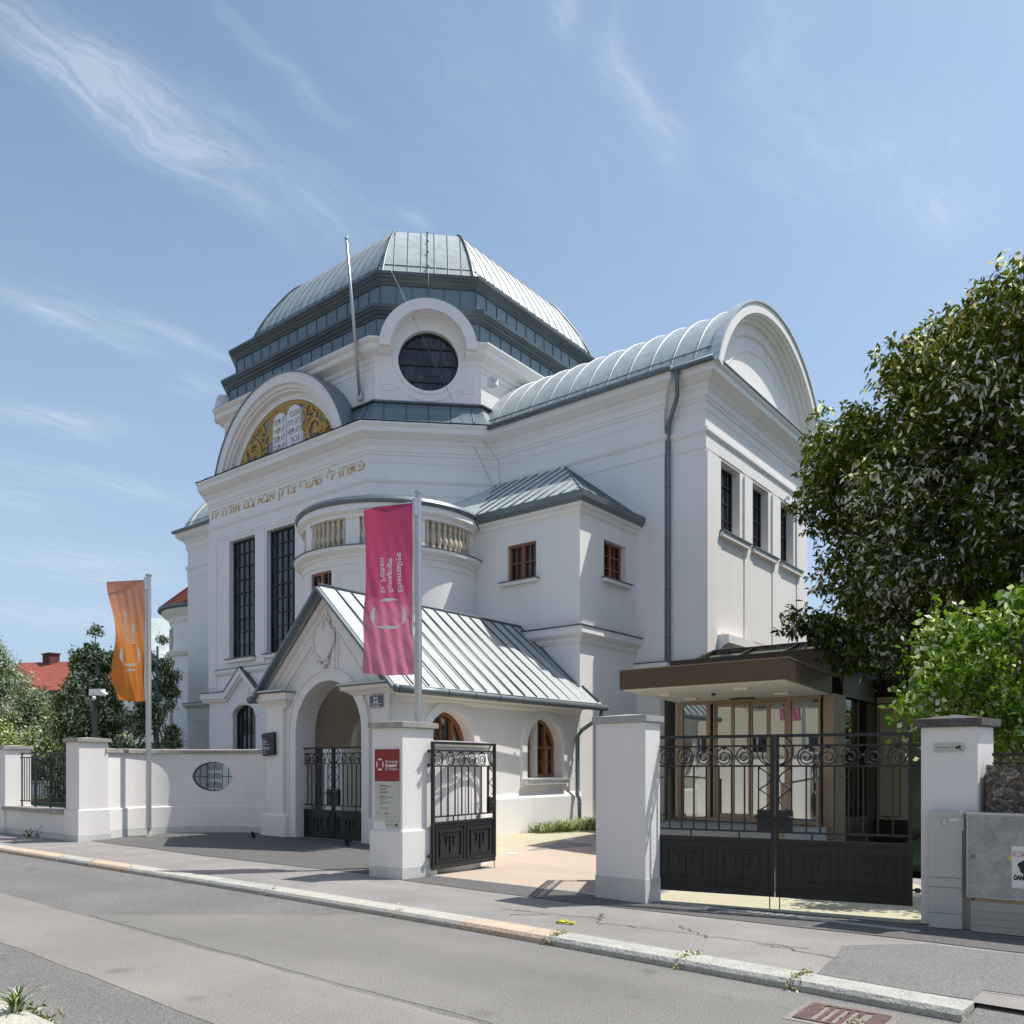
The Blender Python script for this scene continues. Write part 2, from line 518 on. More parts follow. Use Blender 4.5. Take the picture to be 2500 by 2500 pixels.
M['side'] = mat('sidewalk_asphalt', (.345, .323, .302), .92, noise=1.0, amt=.24, wear=.10, speck=(85, .48), bump=(80, 1), bdist=.008)
M['side_new'] = mat('newer_sidewalk_asphalt', (.20, .194, .186), .92, noise=1.2, amt=.12, speck=(80, .4), bump=(80, .8), bdist=.008)
M['apron'] = mat('dark_fresh_asphalt', (.135, .13, .125), .9, noise=1.5, amt=.16, speck=(90, .4), bump=(90, .7), bdist=.006)
M['tan'] = mat('tan_paving', (.50, .41, .325), .9, noise=1.0, amt=.07, speck=(120, .08))
M['sand'] = mat('sand_green_gravel_paving', (.50, .465, .33), .9, noise=2, amt=.10, speck=(110, .14), bump=(90, .4), bdist=.004)
M['gravel'] = mat('gravel', (.40, .37, .32), .95, speck=(30, .5), bump=(30, 1), bdist=.02)
M['kerb'] = mat('granite_kerb', (.52, .50, .43), .85, noise=5, amt=.2, speck=(70, .22), bump=(35, .8), bdist=.012)
M['kerb_warm'] = mat('warm_granite_kerb', (.60, .47, .35), .85, noise=5, amt=.18, speck=(70, .22), bump=(35, .8), bdist=.012)
M['kerb_grey'] = mat('grey_granite_kerb', (.47, .465, .42), .85, noise=5, amt=.22, speck=(70, .22), bump=(30, .9), bdist=.014)
M['grass'] = mat('grass_ground', (.05, .10, .018), .95, noise=3, amt=.4)
M['earth'] = mat('garden_ground', (.10, .09, .06), .95, noise=.6, amt=.3)
M['rust'] = mat('rusty_iron', (.17, .105, .085), .75, .2, noise=16, amt=.45, bump=(60, .5), bdist=.004)
M['red'] = mat('red_sign', (.27, .018, .022), .45)
M['signgrey'] = mat('pale_sign', (.52, .53, .47), .5)
M['text_red'] = mat('sign_text_red', (.24, .06, .06), .6)
M['navy'] = mat('enamel_plate', (.012, .02, .06), .25, coat=.5)
M['cab_grey'] = mat('cabinet_plastic', (.50, .52, .50), .5, noise=2, amt=.06)
M['cab_conc'] = mat('cabinet_painted', (.46, .475, .44), .75, noise=4, amt=.34, speck=(26, .12), bump=(30, .2))
M['cab_base'] = mat('cabinet_base', (.43, .42, .37), .85, noise=3, amt=.12)
M['tile'] = mat('red_roof_tiles', (.36, .115, .055), .8, noise=2.5, amt=.35, bump=(12, .5), bdist=.03)
M['house'] = mat('pale_house_plaster', (.55, .58, .60), .9, noise=.3, amt=.05)
M['house_warm'] = mat('warm_house_plaster', (.66, .58, .44), .9, noise=.3, amt=.05)
M['bark'] = mat('bark', (.075, .06, .045), .95, noise=6, amt=.4, bump=(25, 1), bdist=.02)
M['birch'] = mat('birch_bark', (.42, .40, .36), .85, noise=5, amt=.6)
M['purple'] = mat('purple_curtain', (.10, .04, .45), .7)
M['yellow'] = mat('yellow_fruit_peel', (.70, .62, .03), .5)

def glass_mat(name, tint, r=.02, base=.06, k=1.6):
    m = bpy.data.materials.new(name); m.use_nodes = True
    nt = m.node_tree; N, L = nt.nodes, nt.links
    N.clear()
    out = N.new('ShaderNodeOutputMaterial')
    tr = N.new('ShaderNodeBsdfTransparent'); tr.inputs[0].default_value = (*tint, 1)
    gl = N.new('ShaderNodeBsdfGlossy'); gl.inputs['Roughness'].default_value = r
    gl.inputs['Color'].default_value = (.9, .95, .95, 1)
    fr = N.new('ShaderNodeFresnel'); fr.inputs[0].default_value = 1.55
    ad = N.new('ShaderNodeMath'); ad.operation = 'MULTIPLY_ADD'
    L.new(fr.outputs[0], ad.inputs[0]); ad.inputs[1].default_value = k; ad.inputs[2].default_value = base
    mx = N.new('ShaderNodeMixShader')
    L.new(ad.outputs[0], mx.inputs[0]); L.new(tr.outputs[0], mx.inputs[1]); L.new(gl.outputs[0], mx.inputs[2])
    L.new(mx.outputs[0], out.inputs[0])
    return m
M['glass'] = glass_mat('clear_glass', (.34, .38, .36), base=.30)
M['glass_side'] = glass_mat('greenish_glass', (.34, .40, .33), base=.05, k=.55)

def leaf_mat(name, cols, rough=.75, trans=.38, scale=.5, spec=.06):
    m = bpy.data.materials.new(name); m.use_nodes = True
    nt = m.node_tree; N, L = nt.nodes, nt.links
    N.clear()
    out = N.new('ShaderNodeOutputMaterial')
    pr = N.new('ShaderNodeBsdfDiffuse'); gls = N.new('ShaderNodeBsdfGlossy'); gls.inputs['Roughness'].default_value = .5
    gls.inputs['Color'].default_value = (.8, .95, .7, 1)
    tl = N.new('ShaderNodeBsdfTranslucent')
    geo = N.new('ShaderNodeNewGeometry'); tc = N.new('ShaderNodeTexCoord')
    ns = N.new('ShaderNodeTexNoise'); ns.inputs['Scale'].default_value = scale; ns.inputs['Detail'].default_value = 2
    L.new(tc.outputs['Object'], ns.inputs['Vector'])
    ad = N.new('ShaderNodeMath'); ad.operation = 'MULTIPLY_ADD'
    L.new(ns.outputs['Fac'], ad.inputs[0]); ad.inputs[1].default_value = .9
    L.new(geo.outputs['Random Per Island'], ad.inputs[2])
    sb = N.new('ShaderNodeMath'); sb.operation = 'SUBTRACT'; L.new(ad.outputs[0], sb.inputs[0]); sb.inputs[1].default_value = .45
    cr = N.new('ShaderNodeValToRGB')
    for i, c in enumerate(cols):
        p = i / (len(cols) - 1)
        e = cr.color_ramp.elements[0] if i == 0 else (cr.color_ramp.elements[1] if i == len(cols) - 1 else cr.color_ramp.elements.new(p))
        e.color = (*c, 1)
    L.new(sb.outputs[0], cr.inputs[0])
    L.new(cr.outputs[0], pr.inputs['Color'])
    br = N.new('ShaderNodeVectorMath'); br.operation = 'MULTIPLY'; br.inputs[1].default_value = (1.5, 1.5, .6)
    L.new(cr.outputs[0], br.inputs[0]); L.new(br.outputs[0], tl.inputs[0])
    mx = N.new('ShaderNodeMixShader'); mx.inputs[0].default_value = trans
    L.new(pr.outputs[0], mx.inputs[1]); L.new(tl.outputs[0], mx.inputs[2])
    m3 = N.new('ShaderNodeMixShader'); m3.inputs[0].default_value = .004 if spec > .2 else 0.0
    L.new(mx.outputs[0], m3.inputs[1]); L.new(gls.outputs[0], m3.inputs[2]); L.new(m3.outputs[0], out.inputs[0])
    return m
M['chestnut'] = leaf_mat('chestnut_leaves', [(.026, .045, .008), (.042, .075, .011), (.068, .10, .013), (.10, .075, .03), (.10, .15, .018)])
M['chestnut_pale'] = leaf_mat('pale_green_leaves', [(.05, .10, .015), (.08, .14, .02), (.12, .17, .025), (.16, .18, .03)])  # paler, yellower green leaf tones
M['lilac'] = leaf_mat('lilac_leaves', [(.04, .10, .012), (.07, .16, .016), (.10, .20, .02), (.14, .24, .03)], rough=.38, spec=.3)
M['pine'] = leaf_mat('pine_needles', [(.018, .055, .016), (.030, .085, .022), (.055, .13, .032)], trans=.25, spec=.04)
M['birch_leaf'] = leaf_mat('birch_leaves', [(.035, .062, .012), (.06, .10, .018), (.10, .14, .03)], scale=.3)
M['shrub'] = leaf_mat('bright_shrub_leaves', [(.05, .10, .010), (.09, .16, .014), (.13, .21, .02)])
M['maple'] = leaf_mat('maple_leaves', [(.026, .062, .012), (.048, .10, .018), (.09, .15, .03)])
M['sedge'] = leaf_mat('sedge_blades', [(.03, .08, .01), (.06, .13, .015), (.12, .18, .04)])
M['weed'] = leaf_mat('weed_leaves', [(.05, .11, .01), (.09, .15, .015), (.15, .14, .03)])
# ================================================================ GROUND
KERB = [(-60, 7.0), (-40, 6.85), (-18.7, 6.75), (-10, 6.75), (-6, 6.68), (-4, 6.6), (-1.8, 6.47), (-1.04, 6.4)]
def kerb_y(x):
    for (a, b), (c, d) in zip(KERB, KERB[1:]):
        if a <= x <= c: return b + (d - b) * (x - a) / (c - a)
    return 6.4 if x > -1 else 7
g = MB(); g.poly([(-900, -900, -.35), (900, -900, -.35), (900, 900, -.35), (-900, 900, -.35)])
struct('ground', g, M['earth'])
ROADZ = -.07
g = MB(); g.poly([(-120, 2.1, ROADZ), (60, 2.1, ROADZ), (60, 6.6, ROADZ), (-120, 7.2, ROADZ)])
struct('road', g, M['asphalt'])
rnd = random.Random(3)
def wob(pts, amp=.02, step=.35):
    out = []
    for a, b in zip(pts, pts[1:] + pts[:1]):
        n = max(1, int(math.dist(a, b) / step))
        for i in range(n):
            t = i / n
            out.append((a[0] + (b[0] - a[0]) * t + rnd.uniform(-amp, amp), a[1] + (b[1] - a[1]) * t + rnd.uniform(-amp, amp)))
    return out
def flat(name, pts, z, m, amp=.02):
    g = MB(); P = wob(pts, amp)
    ids = [g.vert((x, y, z)) for x, y in P]
    for t in tessellate_polygon([[Vector((x, y, 0)) for x, y in P]]): g.face([ids[k] for k in t])
    return struct(name, g, m)
flat('road_trench_patch', [(-90, 3.35), (-9, 3.17), (-4, 3.0), (40, 2.6), (40, 3.6), (-3.2, 4.08), (-12, 4.36), (-90, 4.6)], ROADZ + .003, M['asphalt_tan'])
flat('road_lighter_patch', [(-7.1, 6.35), (-9.6, 4.35), (-3.2, 4.14), (40, 3.7), (40, 6.1), (-1, 6.02), (-4, 6.24)], ROADZ + .003, M['asphalt_mid'], .03)
# sidewalk on the far side and the ground behind it
def gz(x, y):
    if y < 7.2: return 0.0
    if x < -9.0: return min(.065, (y - 7.2) * .0163)
    return -min(.13, max(0, (y - 8.9)) * .03)
g = MB()
xs = [-120, -60, -40, -30] + [-26 + i * .8 for i in range(48)] + [14, 20, 60]
ys = [7.0, 8.2, 9.0, 10, 11, 12, 13, 14]
rows = []
for x in xs:
    rows.append([g.vert((x, kerb_y(x) if x > -60 else 7, 0))] + [g.vert((x, y, gz(x, y))) for y in ys])
for i in range(len(xs) - 1):
    for j in range(len(ys)):
        g.face((rows[i][j], rows[i + 1][j], rows[i + 1][j + 1], rows[i][j + 1]))
struct('sidewalk', g, M['side'])
g = MB(); g.poly([(-1.04, 6.75, .002), (60, 6.75, .002), (60, 6.05, ROADZ + .006), (-1.04, 6.08, ROADZ + .006)]); struct('dropped_sidewalk_edge', g, M['side_new'])
g = MB(); g.poly([(-120, -6, 0.02), (60, -6, 0.02), (60, 2.0, 0.02), (-5.5, 2.0, .02), (-120, 2.0, 0.02)])
struct('near_sidewalk', g, M['side'])
# dark fresh asphalt in the forecourt, strips by the gates, newer patch on the right
def drape(name, pts, m, dz, amp=.012):
    g = MB(); P = wob(pts, amp, .5)
    ids = [g.vert((x, y, gz(x, y) + dz)) for x, y in P]
    for t in tessellate_polygon([[Vector((x, y, 0)) for x, y in P]]): g.face([ids[k] for k in t])
    return struct(name, g, m)
drape('forecourt_asphalt', [(-18.2, 8.25), (-13.5, 8.12), (-9.15, 8.25), (-9.3, 9.5), (-10.4, 11.2), (-16.8, 11.3), (-18.2, 10.3), (-18.35, 9.2)], M['apron'], .007)
drape('gateway_asphalt_strip', [(-8.6, 8.2), (-5.6, 8.1), (-1.9, 8.35), (2, 8.3), (2, 9.0), (-2.1, 9.1), (-4.8, 8.72), (-8.5, 8.78)], M['apron'], .006)
flat('newer_sidewalk_patch', [(-2.15, 6.5), (-2.3, 7.7), (-1.7, 8.25), (6, 8.2), (6, 6.80), (-1.06, 6.80), (-1.06, 6.45)], .004, M['side_new'])
drape('courtyard_tan_paving', [(-8.55, 8.8), (-5.0, 8.78), (-5.2, 9.6), (-6.5, 15.0), (-8.0, 19.0), (-11.6, 19.0), (-10.6, 16.0), (-9.8, 13.0), (-8.95, 10.2)], M['tan'], .012, .0)
drape('courtyard_sand_paving', [(-4.95, 8.75), (-2.1, 9.2), (-1.7, 9.5), (-2.5, 12.5), (-4.6, 16.0), (-6.4, 15.4), (-5.1, 9.6)], M['sand'], .009, .0)
drape('courtyard_edge_paving', [(-8.9, 10.1), (-9.75, 13.0), (-10.5, 16), (-11.5, 19), (-12.5, 19), (-12.3, 11.5), (-10.5, 10.9), (-9.3, 9.9)], M['sand'], .008, .0)
g = MB(); g.prism([(-11.75, 15.2), (-11.0, 15.0), (-10.7, 17.6), (-11.75, 18.6)], -.13, -.10)
struct('gravel_bed', g, M['gravel'])
g = MB()
g.box(-120, -18.7, 8.6, 60, -.1, .01)
g.box(-4.6, 30, 15.5, 60, -.2, -.09)
struct('lawn', g, M['grass'])
# slot drain along the gateway
g = MB()
for i in range(60):
    x = -8.5 + i * .11
    g.box(x, x + .1, 8.74 + .01, 8.74 + .03, .0, .014); g.box(x, x + .1, 8.80, 8.82, .0, .014); g.box(x, x + .012, 8.74, 8.82, .0, .013)
tag(recenter(g.build('drain_channel', M['cab_grey']), (-5.2, 8.78, 0)), 'narrow metal slot drain along the threshold of the open gateway', 'drain')
# kerb of separate granite stones
def kerb(name, xj, yf, zt, zb, w, side, mats):
    g = MB()
    for i, (a, b) in enumerate(zip(xj, xj[1:])):
        g.cur = mats[i % len(mats)]
        a_, b_ = a + .008, b - .008
        ya, yb = yf(a_), yf(b_)
        pr = [(0, zb), (0, zt - .005), (-.0, zt), (w - .03, zt), (w, zt - .035), (w, zb)]
        g.sweep([(a_, ya), (b_, yb)], pr)
    return struct(name, g, [M['kerb'], M['kerb_warm'], M['kerb_grey']], bevel=.006)
XJ = [-60, -50, -42, -36, -31, -27, -24, -21.5, -19.6, -18.3, -16.79, -15.43, -14.28, -12.95, -11.8, -10.63, -9.19, -7.67, -6.78, -5.77, -4.59, -3.21, -2.23, -1.04]
kerb('kerb', XJ, kerb_y, .008, -.3, .30, 1, [0, 2, 0, 1, 2, 0, 0, 1, 0, 1, 1, 2, 1, 0, 0, 2, 0, 0, 0, 1, 2, 2, 2])
g = MB()
xj = [-60 + i * 1.3 for i in range(43)]
for i, a in enumerate(xj):
    g.cur = rnd.choice([0, 0, 1, 2])
    g.box(a, a + 1.28, 1.98, 2.26, -.3, .025)
g.box(-4.1, 20, 1.98, 2.2, -.3, .02)
struct('near_kerb', g, [M['kerb'], M['kerb_warm'], M['kerb_grey']], bevel=.02)

# ================================================================ SYNAGOGUE  (scaled about the camera, see CAMSCALE)
XF[0] = CAMSCALE
SYN = thing('synagogue', CAMSCALE((-22.4, 16.2, 0)), 'large white former synagogue with an octagonal grey zinc dome and a gold Hebrew inscription', 'synagogue')
ZG = -.15
PATH = [(-32.5, 26.4), (-32.5, 18.84), (-29.17, 18.84), (-26.53, 16.2), (-18.27, 16.2), (-15.63, 18.84), (-10.05, 18.84), (-10.05, 19.02), (-9.0, 19.02), (-9.0, 26.2), (-15.63, 26.2), (-18.27, 29.0), (-26.53, 29.0), (-29.17, 26.4)]
FAC = wall((-26.53, 16.2), 0)          # facade frame, x from its left corner
fx = lambda u: u + 26.53
W3 = [(-25.30, -23.80), (-23.16, -21.66), (-21.02, -19.52)]
w = MB()
holes = []
for a, b in W3:
    holes.append(rect(fx(a), fx(b), 5.29, 9.32))
    c = (a + b) / 2 + .12
    holes.append(archhole(fx(c - .66), fx(c + .66), .9, 3.3, .38))
w.panel(FAC, rect(0, 8.26, ZG, 11.5), holes, .2)
GAB = wall((-9.0, 19.02), 90)
gx = lambda v: v - 19.02
G3 = [(19.85, 21.10), (21.90, 23.10), (23.97, 25.12)]
w.panel(GAB, rect(0, 7.18, ZG, 11.5), [rect(gx(a), gx(b), 7.66, 9.45) for a, b in G3], .26)
for i, (a, b) in enumerate(zip(PATH, PATH[1:] + PATH[:1])):
    if i in (3, 8): continue
    w.poly([(a[0], a[1], ZG), (b[0], b[1], ZG), (b[0], b[1], 11.5), (a[0], a[1], 11.5)])
# raised wall strips and sunk fields
def slab(x0, x1, z0, z1, fr, o=.03):
    P = rect(x0, x1, z0, z1)
    w.extrude([fr(x, z, 0) for x, z in P], tuple(Vector(fr(0, 0, o)) - Vector(fr(0, 0, 0))))
slab(0, fx(-26.05), 4.35, 9.38, FAC, .035)
slab(fx(-26.05), fx(-19.0), 9.42, 9.50, FAC, .02)
for a, b in zip([W3[0][1], W3[1][1]], [W3[1][0], W3[2][0]]):
    slab(fx(a) + .09, fx(b) - .09, 5.02, 9.40, FAC, .03)
# gable wall: strips either side of the sunk window fields, running down to the low cornice
edges = [19.02, 19.80, 21.32, 21.84, 23.32, 23.92, 25.30, 26.20]
for k in (0, 2, 4, 6):
    slab(gx(edges[k]), gx(edges[k + 1]), -.1, 9.44, GAB, .05)
for k in (1, 3, 5):
    slab(gx(edges[k]), gx(edges[k + 1]), -.1, 4.98, GAB, .05)
for k in (1, 3, 5):
    slab(gx(edges[k] + .05), gx(edges[k + 1] - .07), 5.06, 7.5, GAB, .028)
XW = [(PATH[i][0], PATH[i][1]) for i in range(0, 10)]
cornice = [(0, 10.66), (.035, 10.70), (.035, 10.76), (.06, 10.78), (.06, 10.94), (.10, 11.0), (.13, 11.05), (.13, 11.08), (.20, 11.12), (.30, 11.20), (.36, 11.24), (.36, 11.38), (.39, 11.41), (.42, 11.46), (.42, 11.50), (0, 11.52)]
w.sweep(XW, cornice)
w.sweep(XW, [(0, 9.52), (.018, 9.52), (.018, 9.86), (.04, 9.88), (.07, 9.94), (.07, 10.02), (0, 10.05)])
w.sweep(XW, [(0, 10.46), (.014, 10.46), (.014, 10.5), (0, 10.5)])
for pth in (XW[:3], [(-15.63, 18.84), (-10.05, 18.84), (-10.05, 19.02), (-9.0, 19.02)], [(-9.0, 19.55), (-9.0, 26.2)]):
    w.sweep(pth, [(0, 3.5), (.02, 3.5), (.02, 4.0), (.08, 4.08), (.16, 4.14), (.16, 4.24), (0, 4.26)])
# low cornice stubs and console on the gable
w.sweep([(-9.0, 19.62), (-9.0, 21.25)], [(0, 4.45), (.1, 4.55), (.2, 4.66), (.34, 4.72), (.34, 4.92), (0, 4.95)])
w.build('wall', M['plaster'], SYN)
# zig-zag drip moulding over the ground floor windows
m1, m2 = MB(), MB()
def strip(mb, fr, pts, th, o0, o1):
    up = [(x, z) for x, z in pts]; lo = []
    for i, (x, z) in enumerate(pts):
        lo.append((x, z - th * (1.0 if i in (0, len(pts) - 1) else 1.25)))
    for k in range(len(pts) - 1):
        q = [up[k], up[k + 1], lo[k + 1], lo[k]]
        mb.extrude([fr(x, z, o0) for x, z in q], tuple(Vector(fr(0, 0, o1)) - Vector(fr(0, 0, o0))))
zz = [(fx(-26.85), 4.18)]
for a, b in W3:
    c = (a + b) / 2 + .12
    zz += [(fx(c - .93), 4.18), (fx(c), 4.97), (fx(c + .93), 4.18)]
zz += [(fx(-18.2), 4.18)]
strip(m1, FAC, [(x, z - .015) for x, z in zz], .20, -.02, .18)
strip(m1, FAC, [(x, z - .22) for x, z in zz], .10, -.02, .10)
strip(m2, FAC, zz, .022, -.02, .205)
m1.sweep([(-26.09, 16.2), (-18.5, 16.2)], [(0, 4.72), (.05, 4.76), (.09, 4.84), (.09, 4.93), (0, 4.935)])
m2.sweep([(-26.09, 16.2), (-18.5, 16.2)], [(0, 4.937), (.11, 4.93), (.11, 4.945), (0, 4.955)])
for a, b in W3:
    m1.box(a - .06, b + .05, 16.08, 16.19, 5.14, 5.25); m2.box(a - .08, b + .07, 16.05, 16.19, 5.253, 5.285)
    c = (a + b) / 2 + .12
    fr = wall((c, 16.2), 0)
    m1.sector(lambda x, z, o: fr(x, z * .66 + 3.28, o), .68, .84, 0, 180, -.02, .03)
    m1.ellipsoid((c + .25, 16.2, 4.12), (.09, .03, .17))
for (a, b) in G3:
    m1.box(-8.95, -8.86, a - .1, b + .42, 7.46, 7.58); m2.box(-8.95, -8.83, a - .13, b + .46, 7.583, 7.62)
# flashing on the low cornices
for pth in (XW[:3], [(-15.63, 18.84), (-10.05, 18.84), (-10.05, 19.02), (-9.0, 19.02)]):
    m2.sweep(pth, [(0, 4.262), (.18, 4.243), (.18, 4.262), (0, 4.29)])
m1.build('moulding', M['plaster'], SYN); m2.build('flashing', M['zinc_dark'], SYN)

def grid_window(name, fr, x0, x1, z0, z1, nx, nz, dep, fm, gm, fw=.05, mw=.025, parent=None, arch=None, label=None, transom=None, proud=.03):
    f, p = MB(), MB()
    o0, o1 = -dep, -dep + proud
    V = lambda a, b: tuple(Vector(fr(0, 0, b)) - Vector(fr(0, 0, a)))
    outl = rect(x0, x1, z0, z1) if not arch else archhole(x0, x1, z0, z1 - arch, arch)
    p.panel(lambda x, z, o=0: fr(x, z, o - dep - .01), outl)
    def top(x):
        if not arch: return z1
        c, r = (x0 + x1) / 2, (x1 - x0) / 2
        return z1 - arch + arch * math.sqrt(max(0, 1 - ((x - c) / r) ** 2))
    def b(q): f.extrude([fr(x, z, o0) for x, z in q], V(o0, o1))
    for i in range(nx + 1):
        x = x0 + (x1 - x0) * i / nx; ww = fw if i in (0, nx) else mw
        xx = min(max(x, x0 + ww / 2), x1 - ww / 2)
        b(rect(xx - ww / 2, xx + ww / 2, z0, max(z0 + .05, top(xx) - .003)))
    for j in range(nz + 1):
        z = z0 + (z1 - z0) * j / nz; ww = fw if j in (0, nz) else mw
        if arch and j == nz: continue
        zc = min(max(z, z0 + ww / 2), z1 - ww / 2)
        xa, xb = x0, x1
        if arch and zc > z1 - arch:
            c, r = (x0 + x1) / 2, (x1 - x0) / 2
            h = r * math.sqrt(max(0, 1 - ((zc - z1 + arch) / arch) ** 2)); xa, xb = c - h, c + h
        q = rect(xa + .002, xb - .002, zc - ww / 2, zc + ww / 2)
        f.extrude([fr(x, z_, o0 + .003) for x, z_ in q], V(o0 + .003, o1 + .003))
    if arch:
        c, r = (x0 + x1) / 2, (x1 - x0) / 2
        f.sector(lambda x, z, o: fr(c + x * r, z1 - arch + z * arch, o), 1 - fw / r, .999, 0, 180, o0, o1, 16)
    F = f.build(name, fm, parent, label=label)
    p.build('pane', gm, F)
    return F
for a, b in W3:
    grid_window('window', FAC, fx(a) + .01, fx(b) - .01, 5.30, 9.31, 5, 9, .19, M['iron_bar'], M['win_dark'], parent=SYN)
    c = (a + b) / 2 + .12
    grid_window('window', FAC, fx(c - .65), fx(c + .65), .91, 3.67, 5, 6, .19, M['iron_bar'], M['win_dark'], parent=SYN, arch=.37)
for a, b in G3:
    grid_window('window', GAB, gx(a) + .01, gx(b) - .01, 7.67, 9.44, 4, 4, .25, M['iron_bar'], M['win_dark'], parent=SYN)

# ---- inscription
t = MB()
heb = text(' '.join(x[::-1] for x in reversed(['פתחו', 'לי', 'שערי', 'צדק', 'אבא', 'בם', 'אודה', 'יה'])), 1.0, .014)
x0 = min(v[0] for v in heb[0]); x1 = max(v[0] for v in heb[0]); y0 = min(v[1] for v in heb[0]); y1 = max(v[1] for v in heb[0])
S = 8.0 / (x1 - x0)
add_flat(t, heb, lambda x, y, o: FAC(.17 + (x - x0) * S, 10.16 + (y - y0) * .46 / (y1 - y0), .004 + o), .008)
t.build('inscription', M['gold_text'], SYN)

# ---- octagonal drum and dome
UC, VC = -22.4, 22.85
def half(s): return 6.65 - s
def cut(s): return (7.62 - s) * math.sqrt(2) - half(s)
def octo(s):
    H_, c = half(s), cut(s)
    c = min(c, H_)
    return [(UC - c, VC - H_), (UC + c, VC - H_), (UC + H_, VC - c), (UC + H_, VC + c), (UC + c, VC + H_), (UC - c, VC + H_), (UC - H_, VC + c), (UC - H_, VC - c)]
def olayer(mb, prof):
    rings = [[mb.vert((x, y, z)) for x, y in octo(s)] for s, z in prof]
    for A, B in zip(rings, rings[1:]):
        for k in range(8): mb.face((A[k], A[(k + 1) % 8], B[(k + 1) % 8], B[k]))
    return rings
def olayer_cut(mb, prof):
    """same, but left out behind the eyebrow arches on the chamfers"""
    for k in range(8):
        rows = []
        for s, z in prof:
            O = octo(s); A, B = Vector(O[k]), Vector(O[(k + 1) % 8])
            hw = (B - A).length / 2; c = (A + B) / 2; d = (B - A).normalized()
            if k % 2 == 0: xs_ = [-hw, hw]
            else:
                xc = math.sqrt(max(0, 1.40 ** 2 - (z - 13.95) ** 2)); xs_ = [-hw, -min(xc, hw), min(xc, hw), hw]
            rows.append([mb.vert((c.x + d.x * x, c.y + d.y * x, z)) for x in xs_])
        for r0_, r1_ in zip(rows, rows[1:]):
            for j in ((0,) if k % 2 == 0 else (0, 2)):
                mb.face((r0_[j], r0_[j + 1], r1_[j + 1], r1_[j]))
def oribs(mb, prof, step, r=.018, sides=range(8), lift=.012):
    """standing seams on the octagon sides"""
    for k in sides:
        A0, B0 = Vector(octo(prof[0][0])[k]), Vector(octo(prof[0][0])[(k + 1) % 8])
        L0 = (B0 - A0).length; d = (B0 - A0).normalized(); n = Vector((d.y, -d.x))
        cnt = max(1, round(L0 / step)); st = L0 / cnt
        for i in range(cnt + 1):
            x = -L0 / 2 + i * st
            if i == 0: x += .03
            if i == cnt: x -= .03
            pts = []
            for (s, z), (s2, z2) in zip(prof, prof[1:] + [prof[-1]]):
                O = octo(s); hw = (Vector(O[(k + 1) % 8]) - Vector(O[k])).length / 2
                c = (Vector(O[(k + 1) % 8]) + Vector(O[k])) / 2
                if abs(x) <= hw + .035:
                    xx = max(-hw, min(hw, x))
                    p = c + d * xx + n * lift; pts.append((p.x, p.y, z + lift * .5))
                else: break
            if len(pts) > 1: mb.tube(pts, r, 4, cap=False)
sk = MB()
skirt = [(-.44, 11.53), (-.36, 11.56), (-.12, 11.66), (.12, 11.83), (.30, 12.05), (.42, 12.30), (.44, 12.42)]
olayer(sk, skirt)
sk.cur = 1; oribs(sk, skirt, .62, .014)
olayer(sk, [(.36, 12.40), (.36, 12.45), (.55, 12.46)])
sk.build('skirt_roof', [M['zinc_panel'], M['seam']], SYN)
dm = MB()
O5_ = octo(.5)
for k in (0, 2, 4, 6):
    dm.poly([(*O5_[k], 12.3), (*O5_[(k + 1) % 8], 12.3), (*O5_[(k + 1) % 8], 13.47), (*O5_[k], 13.47)])
def cstub(prof, k0):
    """cornice round a main side with short returns on the two chamfers"""
    O = octo(.5)
    a, b, c, d = O[(k0 - 1) % 8], O[k0], O[(k0 + 1) % 8], O[(k0 + 2) % 8]
    def toward(p, q, dist):
        v = (Vector(q) - Vector(p)).normalized(); r = Vector(p) + v * dist; return (r.x, r.y)
    L = (Vector(a) - Vector(b)).length
    st = L / 2 - 1.10
    return [toward(b, a, st), b, c, toward(c, d, st)]
wc = [(-.04, 13.46), (.02, 13.46), (.02, 13.50), (0, 13.52), (0, 13.62), (.04, 13.64), (.06, 13.72), (.06, 13.76), (.16, 13.82), (.27, 13.88), (.30, 13.92), (.30, 14.04), (.36, 14.08), (.42, 14.15), (.42, 14.19), (-.04, 14.2)]
for k0 in (0, 2, 4, 6):
    dm.sweep(cstub(wc, k0), wc)
O5 = octo(.5)
CHF = {}
